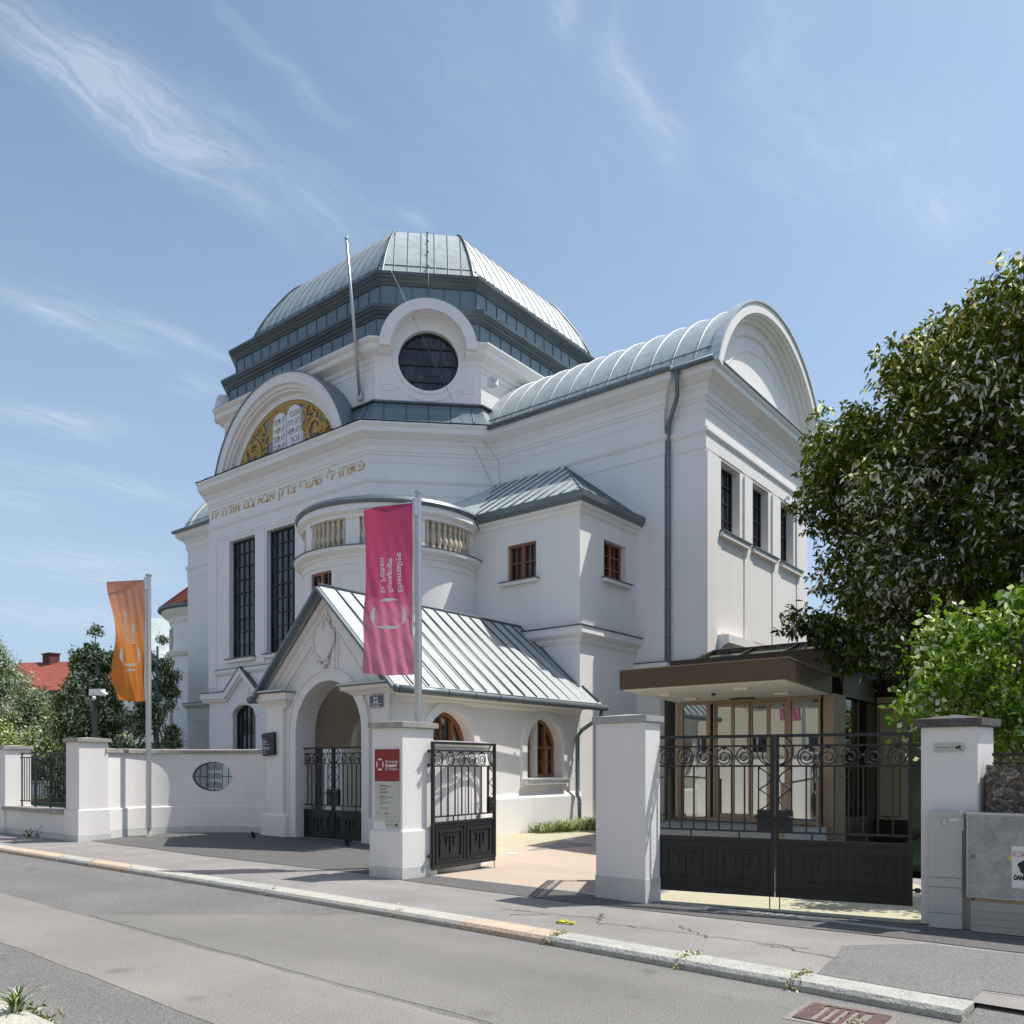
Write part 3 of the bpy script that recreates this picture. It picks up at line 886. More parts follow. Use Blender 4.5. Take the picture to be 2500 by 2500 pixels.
for k in (1, 7, 3, 5):
    A, B = Vector(O5[k]), Vector(O5[(k + 1) % 8])
    c = (A + B) / 2; ang = math.degrees(math.atan2((B - A).y, (B - A).x))
    fr = wall((c.x, c.y), ang); CHF[k] = fr
    hl = (B - A).length / 2
    outl = [(-hl, 13.5), (hl, 13.5), (hl, 14.2), (1.30, 14.2)] + arc(0, 13.95, 1.30, 11, 169, 20) + [(-1.30, 14.2), (-hl, 14.2)]
    o2 = [(-hl, 12.4), (hl, 12.4), (hl, 14.19), (1.28, 14.19)] + arc(0, 13.95, 1.30, 12, 168, 20) + [(-1.28, 14.19), (-hl, 14.19)]
    if k in (1, 7):
        dm.panel(lambda x, z, o=0, fr=fr: fr(x, z, o + .03), o2, [arc(0, 13.72, .90, 0, 350, 35)], .5, rim=True)
    else:
        dm.panel(lambda x, z, o=0, fr=fr: fr(x, z, o + .03), o2, (), .5, rim=True)
    F2 = lambda x, z, o, fr=fr: fr(x, z + 13.95, o)
    dm.sector(F2, 1.12, 1.44, 0, 180, -.45, .42, 28)
    dm.sector(F2, 1.10, 1.36, 0, 180, -.40, .30, 28)
    dm.sector(F2, 1.07, 1.20, 0, 180, -.40, .16, 28)
    for sx in (-1, 1):
        dm.extrude([fr(sx * x, z, 0) for x, z in ((1.122, 12.95), (1.40, 12.95), (1.40, 13.5), (1.122, 13.5))], tuple(Vector(fr(0, 0, .045)) - Vector(fr(0, 0, 0))))
    dm.sector(lambda x, z, o, fr=fr: fr(x, z + 13.72, o), .90, 1.0, 0, 360, 0, .055, 40)
    # sunk field with the curved foot under the round window
    ln_ = [(-1.34, 13.5), (-1.34, 12.80), (-1.04, 12.80), (-1.04, 12.90), (-.88, 12.90)] + arc(0, 13.72, 1.20, 223, 317, 12) + [(.88, 12.90), (1.04, 12.90), (1.04, 12.80), (1.34, 12.80), (1.34, 13.5)]
    for p_, q_ in zip(ln_, ln_[1:]): dm.bar(fr(p_[0], p_[1], .035), fr(q_[0], q_[1], .035), .03, .03)
dm.build('drum_wall', M['plaster'], SYN)
for k in (1, 7):
    fr = CHF[k]
    f, p = MB(), MB()
    p.panel(lambda x, z, o=0: fr(x, z + 13.72, o - .16), arc(0, 0, .91, 0, 350, 35))
    for i in range(-2, 3):
        x = i * .36; h = math.sqrt(max(.01, .81 - x * x))
        f.extrude([fr(a, b + 13.72, -.15) for a, b in rect(x - .022, x + .022, -h, h)], tuple(Vector(fr(0, 0, .03)) - Vector(fr(0, 0, 0))))
    for z in (-.56, -.06, .44):
        h = math.sqrt(.81 - z * z)
        f.extrude([fr(a, b + 13.72, -.147) for a, b in rect(-h, h, z - .02, z + .02)], tuple(Vector(fr(0, 0, .03)) - Vector(fr(0, 0, 0))))
    f.sector(lambda x, z, o: fr(x, z + 13.72, o), .85, .905, 0, 360, -.158, -.10, 40)
    F = f.build('window', M['iron_bar'], SYN, label='round dark window under the eyebrow arch of the drum')
    p.build('pane', M['win_dark'], F)
zd = MB()
zd.cur = 0
olayer_cut(zd, [(.10, 14.205), (.10, 14.225), (.62, 14.25)])
zd.cur = 1
olayer_cut(zd, [(.62, 14.2), (.62, 14.4), (.62, 14.6), (.62, 14.8), (.62, 15.02)]); olayer(zd, [(.84, 15.30), (.84, 16.16)])
zd.cur = 2
oribs(zd, [(.62, 14.25), (.62, 15.0)], .50, .014, (0, 2, 4, 6)); oribs(zd, [(.84, 15.34), (.84, 16.14)], .50, .014)
zd.cur = 0
olayer_cut(zd, [(.62, 14.98), (.58, 14.99), (.58, 15.04), (.52, 15.08), (.48, 15.12), (.42, 15.15), (.40, 15.19), (.36, 15.21), (.35, 15.30), (.84, 15.37)])
olayer(zd, [(.84, 16.10), (.80, 16.11), (.80, 16.16), (.75, 16.20), (.71, 16.25), (.66, 16.28), (.64, 16.32), (.60, 16.34), (.59, 16.42), (1.2, 16.50)])
zd.build('drum_cladding', [M['zinc_dark'], M['zinc_panel'], M['seam']], SYN)
dome = MB()
dp = [(6.65 - h_, z_) for h_, z_ in ((5.62, 16.44), (5.50, 16.62), (5.40, 16.85), (5.28, 17.14), (5.12, 17.5), (4.95, 17.82), (4.77, 18.12), (4.58, 18.42), (4.38, 18.72), (4.15, 19.0), (3.92, 19.19), (3.65, 19.33), (3.3, 19.43), (2.7, 19.52), (1.5, 19.60))]
_octo = octo
def octo(s):      # the dome tapers evenly towards its middle
    H_ = half(s); c = .632 * H_
    return [(UC - c, VC - H_), (UC + c, VC - H_), (UC + H_, VC - c), (UC + H_, VC + c), (UC + c, VC + H_), (UC - c, VC + H_), (UC - H_, VC + c), (UC - H_, VC - c)]
rg = olayer(dome, dp)
dome.face(rg[-1])
dome.cur = 1
oribs(dome, dp, .44, .020, (0, 1, 2, 3, 4, 5, 6, 7), .006)
O = [octo(s) for s, z in dp]
for k in range(8):
    dome.tube([(O[i][k][0], O[i][k][1], dp[i][1] + .02) for i in range(len(dp))], .045, 6)
    a, b = octo(1.375)[k], octo(1.375)[(k + 1) % 8]
    dome.tube([(a[0], a[1], 17.15), (b[0], b[1], 17.15)], .022, 5)
dome.build('dome', [M['zinc'], M['seam']], SYN)
octo = _octo
# lightning conductor up the middle of the chamfer
lc = MB()
fr = CHF[1]
dd = [((6.65 - s) * 1.632 / math.sqrt(2), z) for s, z in dp]
pts = [fr(0, z, d_ - 7.12 + .04) for d_, z in dd[:-4]]
lc.tube(pts, .016, 5)
lc.tube([fr(0, 15.4, -.3), fr(0, 16.4, -.05)], .008, 4)
for d_, z in dd[1:-4:2]: lc.ellipsoid(fr(0, z + .03, d_ - 7.12 + .06), (.035, .035, .05), 6, 4)
lc.tube([fr(0, 17.0, -.60), fr(0, 14.0, .1), fr(1.0, 12.3, .1), (-15.4, 18.5, 10.3)][:1] + [fr(-1.1, 16.3, .1), (-15.55, 18.6, 9.9)], .006, 4)
lc.tube([(-15.9, 18.3, 11.45), (-15.3, 18.6, 10.5), (-15.3, 18.78, 8.6)], .006, 4)
lc.build('lightning_conductor', M['gutter'], SYN)

# ---- lunette over the facade
LC, LZ = -22.45, 10.6
def LF(x, z, o): return (LC + x, 16.2 - o, LZ + z)
def a0(r, z=11.5): return math.degrees(math.asin((z - LZ) / r))
lu = MB()
for r0, r1, o0, o1 in ((3.18, 3.50, -1.2, .20), (3.06, 3.22, -1.2, .10), (2.98, 3.08, -1.2, .02), (2.78, 3.0, -1.2, -.14)):
    lu.sector(LF, r0, r1, a0(r1), 180 - a0(r1), o0, o1, 36)
lu.build('lunette_arch', M['plaster'], SYN)
lz = MB()
lz.sector(LF, 3.50, 3.54, a0(3.5), 180 - a0(3.5), -1.4, .24, 36)
lz.build('lunette_roof', M['zinc_panel'], SYN)
ty = MB()
ty.panel(lambda x, z, o=0: LF(x, z, -.22 + o), arc(0, 0, 2.8, a0(2.8), 180 - a0(2.8), 30))
TY = ty.build('tympanum', M['relief_back'], SYN)
def TF(x, z, o=0): return (LC + x, 16.2 + .22 - o, z)
# golden relief: rays and scrollwork
gd = MB(); gd.smooth = True
def inside(x, z, m=.1): return z > 11.52 and x * x + (z - LZ) ** 2 < (2.78 - m) ** 2
for i in range(46):
    a = R(8 + 164 * i / 45)
    r0, r1 = .55, 1.9
    cx, cz = .1, 12.15
    q = []
    for rr in np.linspace(r0, r1, 8):
        x, z = cx + rr * math.cos(a), cz + rr * math.sin(a)
        if inside(x, z, .03) and abs(x) < .95: q.append((x, z))
    if len(q) > 1:
        gd.smooth = False
        gd.bar(TF(*q[0], .02), TF(*q[-1], .02), .05, .03, up=(0, 1, 0)); gd.smooth = True
def spiral(cx, cz, r, turns, a_, sgn, rad):
    pts = []; rr = []
    n = int(26 * turns)
    for i in range(n + 1):
        t_ = i / n; q = r * (1 - t_) ** .8 + .02
        x, z = cx + q * math.cos(a_ + sgn * turns * 2 * PI * t_), cz + q * math.sin(a_ + sgn * turns * 2 * PI * t_)
        if inside(x, z, .06): pts.append(TF(x, z, .05)); rr.append(rad * (1.1 - .6 * t_))
        elif len(pts) > 1: gd.tube(pts, rr, 6); pts, rr = [], []
        else: pts, rr = [], []
    if len(pts) > 1: gd.tube(pts, rr, 6)
rl = random.Random(5)
for sg in (-1, 1):
    cx = sg * 1.62
    for (dx, cz, r, tn, a_, rad) in ((0, 12.15, .52, 1.7, 1.2, .075), (.62, 11.80, .26, 1.5, 2.4, .05), (-.42, 11.72, .22, 1.5, .4, .045), (-.30, 12.80, .22, 1.5, 5.0, .05), (.25, 12.65, .16, 1.2, 3, .04), (-.55, 12.45, .15, 1.2, 1, .035), (.95, 11.62, .13, 1.2, 2, .03)):
        spiral(cx + sg * dx, cz, r, tn, PI - a_ if sg < 0 else a_, -sg, rad)
    for i in range(150):
        a_ = rl.uniform(0, 2 * PI); rr = abs(rl.gauss(.45, .28))
        x, z = cx + rr * 1.4 * math.cos(a_), 12.1 + rr * 1.1 * math.sin(a_)
        if inside(x, z, .14) and abs(x) > .92:
            b = rl.uniform(.03, .075)
            gd.ellipsoid(TF(x, z, .03), (b * rl.uniform(.6, 1.5), .045, b * rl.uniform(.6, 1.5)), 6, 4)
gd.sector(lambda x, z, o: TF(x, z + LZ, o), 2.66, 2.79, a0(2.8), 180 - a0(2.8), 0, .04, 30)
gd.build('gold_relief', M['gold'], TY)
tb, tl = MB(), MB()
lines1 = ['לא תרצח', 'לא תנאף', 'לא תגנב', 'לא תענה', 'לא תחמד']
lines2 = ['אנכי', 'לא יהיה', 'לא תשא', 'זכור', 'כבד']
for (xc, top, ln) in ((-.10, 13.02, lines1), (.64, 13.10, lines2)):
    hw = .345; zs = top - .28
    o_ = [(xc - hw, 11.5), (xc + hw, 11.5)] + [(xc + hw * math.cos(R(180 * i / 14)), zs + .28 * math.sin(R(180 * i / 14))) for i in range(15)]
    tb.extrude([TF(x, z, .0) for x, z in o_], (0, -.16, 0))
    for i, s_ in enumerate(ln):
        VF = text(s_[::-1], .30, align='RIGHT')
        X1 = max(v[0] for v in VF[0]); X0 = min(v[0] for v in VF[0]); kx = min(1.0, .60 / (X1 - X0))
        add_flat(tl, VF, lambda x, y, o, i=i, xc=xc, zs=zs, X1=X1, kx=kx: TF(xc + .30 + (x - X1) * kx, zs - .08 - i * .275 + y, .164 + o))
tb.box(LC + .98, LC + 1.06, 16.30, 16.42, 11.5, 12.2)
TB = tb.build('law_tablets', M['white'], TY)
tl.build('tablet_lettering', M['letter'], TB)

# ---- barrel roofs over the wings
def barrel(x0, x1, vc, r, z0, step, name, ends=()):
    b = MB(); b.smooth = True
    n = 30; a_lo = 20
    A = [R(a_lo + (180 - 2 * a_lo) * i / n) for i in range(n + 1)]
    for rr in (r,):
        P0 = [b.vert((x0, vc - rr * math.cos(a), z0 + rr * math.sin(a))) for a in A]
        P1 = [b.vert((x1, vc - rr * math.cos(a), z0 + rr * math.sin(a))) for a in A]
        for i in range(n): b.face((P0[i], P0[i + 1], P1[i + 1], P1[i]))
    b.cur = 1
    k = int(abs(x1 - x0) / step)
    for i in range(k + 1):
        x = x0 + (x1 - x0) * i / k
        b.tube([(x, vc - (r + .012) * math.cos(a), z0 + (r + .012) * math.sin(a)) for a in A], .022, 5, cap=False)
    b.cur = 2
    for sg in (1, -1):
        a = R(27.5)
        b.tube([(x0, vc - sg * (r + .05) * math.cos(a), z0 + (r + .05) * math.sin(a)), (x1, vc - sg * (r + .05) * math.cos(a), z0 + (r + .05) * math.sin(a))], .018, 5)
        for i in range(k):
            x = x0 + (x1 - x0) * (i + .5) / k
            b.tube([(x, vc - sg * r * math.cos(a), z0 + r * math.sin(a)), (x, vc - sg * (r + .09) * math.cos(a), z0 + (r + .09) * math.sin(a))], .012, 4)
    return b.build(name, [M['zinc'], M['seam_light'], M['seam']], SYN)
BV, BZ = 22.6, 10.05
barrel(-8.60, -17.0, BV, 4.05, BZ, .62, 'barrel_roof')
barrel(-32.9, -27.5, BV, 4.05, BZ, .62, 'barrel_roof')
gb = MB()
GF = lambda x, z, o: (-9.0 + o, BV + x, BZ + z)
ga = lambda r: math.degrees(math.asin((11.5 - BZ) / r))
gb.sector(GF, 3.84, 4.10, ga(4.10), 180 - ga(4.10), .22, .45, 40)
gb.sector(GF, 3.80, 3.92, ga(3.9), 180 - ga(3.9), -.5, .30, 40)
gb.sector(GF, 3.72, 3.84, ga(3.8), 180 - ga(3.8), -.5, .18, 40)
gb.sector(GF, 3.42, 3.76, ga(3.7), 180 - ga(3.7), -.5, .05, 40)
gb.sector(GF, 3.02, 3.06, ga(3.05), 180 - ga(3.05), -.2, .01, 40)
gb.panel(lambda x, z, o=0: GF(x, z, o - .02), arc(0, 0, 3.9, ga(3.9), 180 - ga(3.9), 36))
gb.build('gable_lunette', M['plaster'], SYN)
gb = MB()
gb.panel(lambda x, z, o=0: (-32.5, BV - x, BZ + z), arc(0, 0, 4.1, ga(4.1), 180 - ga(4.1), 36))
gb.build('gable_lunette', M['plaster'], SYN)
gf = MB()
gf.sector(GF, 4.10, 4.15, ga(4.13) - 1, 180 - ga(4.13) + 1, .22, .49, 40)
gf.sweep([(-9.0, 19.02), (-9.0, 26.2)], [(0, 11.53), (.46, 11.52), (.46, 11.54), (0, 11.62)])
gf.build('verge_trim', M['zinc'], SYN)
# gutters and downpipes
gt = MB()
def gutter(path, r=.075):
    gt.tube(path, r, 8)
gutter([(-15.72, 18.42, 11.46), (-10.5, 18.42, 11.46), (-9.72, 18.42, 11.46), (-9.62, 18.58, 11.46), (-8.58, 18.58, 11.46)])
gt.build('gutter', M['gutter'], SYN); gt = MB()
gutter([(-32.95, 18.42, 11.46), (-28.9, 18.42, 11.46)]); gt.build('gutter', M['gutter'], SYN); gt = MB()
gt.tube([(-9.55, 18.56, 11.42), (-9.55, 18.56, 11.15), (-9.62, 18.72, 10.85), (-9.98, 18.93, 10.25), (-9.99, 18.93, 9.9), (-9.99, 18.93, 4.3), (-9.99, 18.86, 4.15), (-9.99, 18.86, -.05)], .06, 8)
for z in (10.2, 9.7, 8.7, 7.4, 6.1, 4.9, 4.45, 3.6, 2.6): gt.tube([(-9.99, 18.93 if z > 4.2 else 18.86, z), (-9.99, 18.93 if z > 4.2 else 18.86, z + .04)], .072, 8)
olo = octo(-.43)
gt.build('downpipe', M['gutter'], SYN)
# leaning flagless mast on the drum
ms = MB()
ms.tube([(-19.06, 16.62, 12.75), (-18.35, 15.5, 16.6)], [.055, .035], 8)
ms.ellipsoid((-18.35, 15.5, 16.64), (.06, .06, .06)); ms.box(-19.16, -18.96, 16.58, 16.70, 12.62, 12.85)
ms.build('mast', M['alu'], SYN)

# ---- stair annex and round bay
an = MB()
ANX = wall((-13.87, 16.2), 0); ANS = wall((-10.85, 16.2), 90)
an.panel(ANX, rect(-.55, 3.02, ZG, 8.0), [rect(-13.03 + 13.87, -12.13 + 13.87, 6.22, 7.14)], .13)
an.panel(ANS, rect(0, 2.64, ZG, 8.0), [rect(1.05, 2.08, 6.23, 7.18)], .2)
pa = [(-13.87, 16.2), (-10.85, 16.2), (-10.85, 18.84)]
an.sweep(pa, [(0, 7.58), (.02, 7.6), (.06, 7.64), (.06, 7.7), (.13, 7.74), (.16, 7.78), (.16, 7.95), (0, 7.96)])
an.sweep(pa, [(0, 4.50), (.03, 4.53), (.06, 4.6), (.06, 4.64), (.14, 4.70), (.17, 4.74), (.17, 4.90), (0, 4.93)])
an.box(-13.18, -12.05, 16.06, 16.19, 6.12, 6.20); an.box(-10.84, -10.72, 17.16, 18.4, 6.13, 6.21)
an.build('annex_wall', M['plaster'], SYN)
fl = MB()
fl.sweep(pa, [(0, 4.94), (.20, 4.905), (.20, 4.925), (0, 4.965)])
fl.box(-13.21, -12.02, 16.03, 16.19, 6.203, 6.22); fl.box(-10.84, -10.69, 17.13, 18.43, 6.213, 6.23)
fl.build('annex_flashing', M['zinc_dark'], SYN)
def cwin(fr, x0, x1, z0, z1, dep, cols, rows, gm, parent, name='window', lab=None):
    """wooden casement: two leaves, each cols x rows panes"""
    f, p = MB(), MB()
    def b(x0_, x1_, za, zb, o0, o1): f.extrude([fr(x, z, o0) for x, z in rect(x0_, x1_, za, zb)], tuple(Vector(fr(0, 0, o1)) - Vector(fr(0, 0, o0))))
    p.panel(lambda x, z, o=0: fr(x, z, o - dep - .02), rect(x0, x1, z0, z1))
    t_ = .05
    b(x0, x0 + t_, z0, z1, -dep, -dep + .05); b(x1 - t_, x1, z0, z1, -dep, -dep + .05)
    b(x0 + t_, x1 - t_, z0, z0 + t_, -dep, -dep + .05); b(x0 + t_, x1 - t_, z1 - t_, z1, -dep, -dep + .05)
    xm = (x0 + x1) / 2
    b(xm - .035, xm + .035, z0 + t_, z1 - t_, -dep, -dep + .06)
    for xa, xb in ((x0 + t_, xm - .035), (xm + .035, x1 - t_)):
        for i in range(1, cols): x = xa + (xb - xa) * i / cols; b(x - .012, x + .012, z0 + t_, z1 - t_, -dep, -dep + .035)
        for j in range(1, rows): z = z0 + (z1 - z0) * j / rows; b(xa, xb, z - .014, z + .014, -dep, -dep + .038)
        b(xa, xa + .025, z0 + t_, z1 - t_, -dep, -dep + .045); b(xb - .025, xb, z0 + t_, z1 - t_, -dep, -dep + .045)
    F = f.build(name, M['wood'], parent, label=lab)
    p.build('pane', gm, F)
cwin(ANX, .85, 1.73, 6.23, 7.13, .12, 2, 2, M['win_dark'], SYN, lab='small brown wooden window on the front of the annex')
cwin(ANS, 1.06, 2.07, 6.24, 7.17, .19, 2, 3, M['win_dark'], SYN, lab='small brown wooden window on the side of the annex')
ar = MB()
E0, E1, E2 = (-13.95, 15.96, 7.98), (-10.61, 15.96, 7.98), (-10.61, 18.84, 7.98)
T1, T0 = (-13.1, 18.84, 9.9), (-15.63, 18.84, 9.9)
T2 = (-17.4, 17.07, 8.74)
ar.poly([E0, E1, T1, T0]); ar.poly([E1, E2, T1]); ar.poly([E0, T0, T2]); ar.poly([E0, T2, (-16.2, 16.2, 8.1)])
ar.cur = 1
for i in range(1, 14):
    x = -10.61 - i * .38
    # seams run from the eave up the slope
    if x > -13.1:
        k = (x + 10.61) / (-13.1 + 10.61)
        top = (x, 15.96 + 2.88 * k, 7.98 + 1.92 * k + .015)
    else: top = (x, 18.84, 9.915)
    if x > -13.95: bot = (x, 15.96, 7.995)
    else:
        k = (x + 13.95) / (-15.63 + 13.95); bot = (x, 15.96 + 2.88 * k, 7.98 + 1.92 * k + .015)
    if Vector(top) != Vector(bot): ar.tube([bot, top], .016, 4)
for i in range(1, 7):
    y = 15.96 + i * .42; k = (y - 15.96) / 2.88
    ar.tube([(-10.61, y, 7.995), (-10.61 - 2.49 * k, y, 7.98 + 1.92 * k + .015)], .016, 4)
ar.tube([E1, T1], .03, 5)
ar.build('annex_roof', [M['zinc'], M['seam']], SYN)
ag = MB()
ag.sweep([(-13.95, 16.2), (-10.85, 16.2), (-10.85, 18.84)], [(.15, 7.80), (.17, 7.79), (.25, 7.88), (.27, 8.02), (.24, 8.03), (.15, 8.03)])
ag.build('annex_gutter', M['gutter'], SYN)
BC = (-16.25, 15.3)
bay = MB()
bay.smooth = False
r_ = 2.33
def bl(prof, a0_=-200, a1_=40, n=72): bay.lathe(BC[0], BC[1], prof, a0_, a1_, n)
bl([(r_, ZG), (r_, 5.1)])
wa0, wa1 = -102.5, -82.2
bl([(r_, 5.1), (r_, 6.38)], -200, wa0, 36); bl([(r_, 5.1), (r_, 6.38)], wa1, 40, 40)
for a in (wa0, wa1):
    c_, s_ = math.cos(R(a)), math.sin(R(a))
    bay.poly([(BC[0] + rr * c_, BC[1] + rr * s_, z) for rr, z in ((r_, 5.1), (r_ - .2, 5.1), (r_ - .2, 6.38), (r_, 6.38))])
bay.lathe(BC[0], BC[1], [(r_, 6.38), (r_ - .2, 6.38)], wa0, wa1, 6); bay.lathe(BC[0], BC[1], [(r_, 5.1), (r_ - .2, 5.1)], wa0, wa1, 6)
bl([(r_, 6.38), (r_, 6.46), (r_ + .025, 6.47), (r_ + .025, 6.52), (r_, 6.53), (r_, 6.62), (r_ + .05, 6.65), (r_ + .06, 6.7), (r_ + .16, 6.74), (r_ + .21, 6.78), (r_ + .21, 6.86), (r_ + .19, 6.88), (r_ - .3, 6.90)])
bl([(r_ - .22, 6.88), (r_ - .22, 7.66)])
bl([(r_ - .25, 7.60), (r_ + .02, 7.60), (r_ + .02, 7.66), (r_ + .05, 7.68), (r_ + .12, 7.74), (r_ + .12, 7.86), (r_ + .10, 7.9), (r_ - .3, 7.92)])
def pier(a0_, a1_):
    n = 4
    bay.lathe(BC[0], BC[1], [(r_ - .22, 6.9), (r_ + .01, 6.9), (r_ + .01, 7.0), (r_ - .015, 7.01), (r_ - .015, 7.55), (r_ + .01, 7.56), (r_ + .01, 7.6)], a0_, a1_, n)
    for a in (a0_, a1_):
        c_, s_ = math.cos(R(a)), math.sin(R(a))
        bay.poly([(BC[0] + rr * c_, BC[1] + rr * s_, z) for rr, z in ((r_ - .22, 6.9), (r_ - .01, 6.9), (r_ - .01, 7.6), (r_ - .22, 7.6))])
for a, b in ((-150, -141), (-112, -102.5), (-72, -63), (-33, -23.5), (16, 40)): pier(a, b)
# sunk field beside the window
for a, b, z0_, z1_ in ((-76, -62, 5.15, 6.28), (-58, -40, 5.15, 6.28)):
    for (aa, ab, za, zb) in ((a, b, z1_, z1_ + .02), (a - .5, a, z0_, z1_ + .02), (b, b + .5, z0_, z1_ + .02)):
        bay.lathe(BC[0], BC[1], [(r_ - .01, za), (r_ + .02, za), (r_ + .02, zb), (r_ - .01, zb)], aa, ab, 4)
bay.build('bay_wall', M['plaster'], SYN, smooth_angle=30)
bf = MB()
bf.lathe(BC[0], BC[1], [(r_ - .1, 6.905), (r_ + .235, 6.872), (r_ + .235, 6.885), (r_ - .1, 6.925)], -200, 40, 72)
bf.lathe(BC[0], BC[1], [(r_ + .05, 7.9), (r_ + .16, 7.9), (r_ + .19, 7.96), (r_ + .17, 7.99), (r_ + .14, 7.99), (r_ + .08, 8.07), (.1, 8.55)], -200, 60, 72)
bf.build('bay_roof', M['gutter'], SYN, smooth_angle=30)
bl_ = MB(); bl_.smooth = True
bprof = [(r_0 * .86, z_0) for r_0, z_0 in [(.075, 6.9), (.075, 6.96), (.05, 6.99), (.045, 7.03), (.085, 7.12), (.088, 7.18), (.05, 7.30), (.045, 7.33), (.062, 7.35), (.045, 7.38), (.05, 7.42), (.078, 7.50), (.055, 7.56), (.075, 7.58), (.075, 7.6)]]
for a0_, a1_, k in ((-138, -115, 7), (-100.5, -74, 7), (-61, -35, 7), (-21.5, 14, 9)):
    for i in range(k):
        a = R(a0_ + (a1_ - a0_) * i / (k - 1))
        b = MB(); b.smooth = True
        b.lathe(BC[0] + (r_ - .10) * math.cos(a), BC[1] + (r_ - .10) * math.sin(a), bprof, 0, 360, 10)
        b.build('baluster', M['baluster'], SYN)
wf = lambda x, z, o=0: (BC[0] + (r_ - .2) * math.cos(R(-92.3)) + x, BC[1] + (r_ - .12 ) * math.sin(R(-92.3)) - o, z)
cwin(wf, -.42, .42, 5.1, 6.38, .0, 2, 3, M['win_dark'], SYN, lab='small brown wooden window in the curved bay')
# small camera on the drum wall
cm = MB(); cm.tube([(-15.1, 18.15, 12.62), (-14.85, 17.95, 12.6)], .09, 8); cm.box(-15.3, -15.05, 18.1, 18.3, 12.5, 12.75)
cm.build('security_camera', M['white'], SYN)
# ---- entrance porch with its gabled portal (still scaled about the camera)
PO = wall((-12.80, 10.37), 0)
PB = -.06
po = MB()
outl = [(-1.89, PB), (-.99, PB), (-.99, 2.29)] + list(reversed(arc(0, 2.29, .99, 0, 180, 24)))[1:-1] + [(.99, 2.29), (.99, PB), (1.75, PB), (1.75, 3.05), (.09, 4.93), (-1.89, 3.05)]
po.panel(PO, outl, (), .45, rim=True)
# arch surround, set proud, and the moulded jambs
po.sector(lambda x, z, o: PO(x, z + 2.29, o), .99, 1.18, 0, 180, -.02, .04, 30)
po.sector(lambda x, z, o: PO(x, z + 2.29, o), 1.18, 1.22, 0, 180, -.02, .07, 30)
def pslab(x0, x1, z0, z1, o): po.extrude([PO(x, z, 0) for x, z in rect(x0, x1, z0, z1)], tuple(Vector(PO(0, 0, o)) - Vector(PO(0, 0, 0))))
for sg in (-1, 1):
    pslab(sg * .992, sg * 1.18, PB, 2.29, .04); pslab(sg * 1.18, sg * 1.22, PB, 2.29, .07)
pslab(-1.88, -1.33, PB, 2.95, .10); pslab(1.28, 1.74, PB, 2.97, .04)
def ring_prof(x0, x1, prof):
    P = [(-12.8 + x0, 10.6), (-12.8 + x0, 10.37), (-12.8 + x1, 10.37), (-12.8 + x1, 10.6)]
    po.sweep(P, prof)
capp = [(0, 2.78), (.10, 2.80), (.12, 2.84), (.16, 2.88), (.22, 2.93), (.28, 2.96), (.28, 3.06), (.30, 3.09), (0, 3.11)]
ring_prof(-1.86, -1.30, capp); ring_prof(.82, 1.72, [(o * .8, 3.11 - (3.11 - z) * .52) for o, z in capp])
ring_prof(-1.88, -1.33, [(0, PB), (.14, PB), (.14, .60), (.10, .64), (0, .65)]); ring_prof(1.28, 1.74, [(0, PB), (.10, PB), (.10, .60), (.06, .64), (0, .65)])
# raking mouldings under the verge
for (p0, p1) in (((-1.86, 3.12), (.09, 4.93)), ((1.72, 3.1), (.09, 4.93))):
    a, b = Vector(p0), Vector(p1)
    d = (b - a).normalized(); n = Vector((d.y, -d.x)) if p0[0] < 0 else Vector((-d.y, d.x))
    for k, (o0, o1, h) in enumerate(((.0, .10, .16), (.10, .16, .08), (.16, .30, .045), (.34, .38, .02))):
        q = [a + n * o0, b + n * o0 * 1.0, b + n * o1, a + n * o1]
        q = [(v.x, v.y) for v in q]
        po.extrude([PO(x, z, 0) for x, z in q], tuple(Vector(PO(0, 0, h + (.004 if p0[0] > 0 else 0))) - Vector(PO(0, 0, 0))))
# pilaster strip over the arch
pslab(.12, .20, 3.50, 4.55, .03); pslab(.26, .30, 3.50, 4.35, .03)
po.build('portal', M['plaster'], SYN)
# cartouche
ca = MB(); ca.smooth = True
CF = lambda x, z, o=0: PO(x - .12, z + 4.08, o)
ca.smooth = False
el = [(.24 * math.cos(R(a)) * (1 + .12 * math.cos(R(2 * a))), .36 * math.sin(R(a))) for a in range(0, 360, 12)]
ca.extrude([CF(x, z, .0) for x, z in el], tuple(Vector(CF(0, 0, .05)) - Vector(CF(0, 0, 0))))
ca.smooth = True
ca.tube([CF(x * 1.12, z * 1.1, .06) for x, z in el], .028, 6, closed=True)
for sg in (-1, 1):
    ca.tube([CF(sg * (.27 + .07 * math.cos(t_)) , .02 + .15 * math.sin(t_), .05) for t_ in np.linspace(-2.2, 2.6, 12)], .026, 6)
    ca.tube([CF(sg * (.14 + .09 * math.cos(t_) * (1 - k * .06)), .38 + .09 * math.sin(t_) * (1 - k * .06), .07) for k, t_ in enumerate(np.linspace(-1.8, 4.4, 14))], .028, 6)
    ca.tube([CF(sg * (.11 + .08 * math.cos(t_) * (1 - k * .06)), -.43 + .07 * math.sin(t_) * (1 - k * .06), .06) for k, t_ in enumerate(np.linspace(1.8, -4.0, 14))], .024, 6)
for i in range(9):
    a = R(20 + 140 * i / 8)
    ca.ellipsoid(CF(.15 * math.cos(a), .46 + .12 * math.sin(a), .06), (.03, .035, .055), 6, 4)
for i in range(5): ca.ellipsoid(CF(-.06 + .03 * i, -.50 - .02 * (2 - abs(2 - i)), .06), (.03, .03, .05), 6, 4)
ca.ellipsoid(CF(0, .30, .07), (.06, .05, .09), 8, 5)
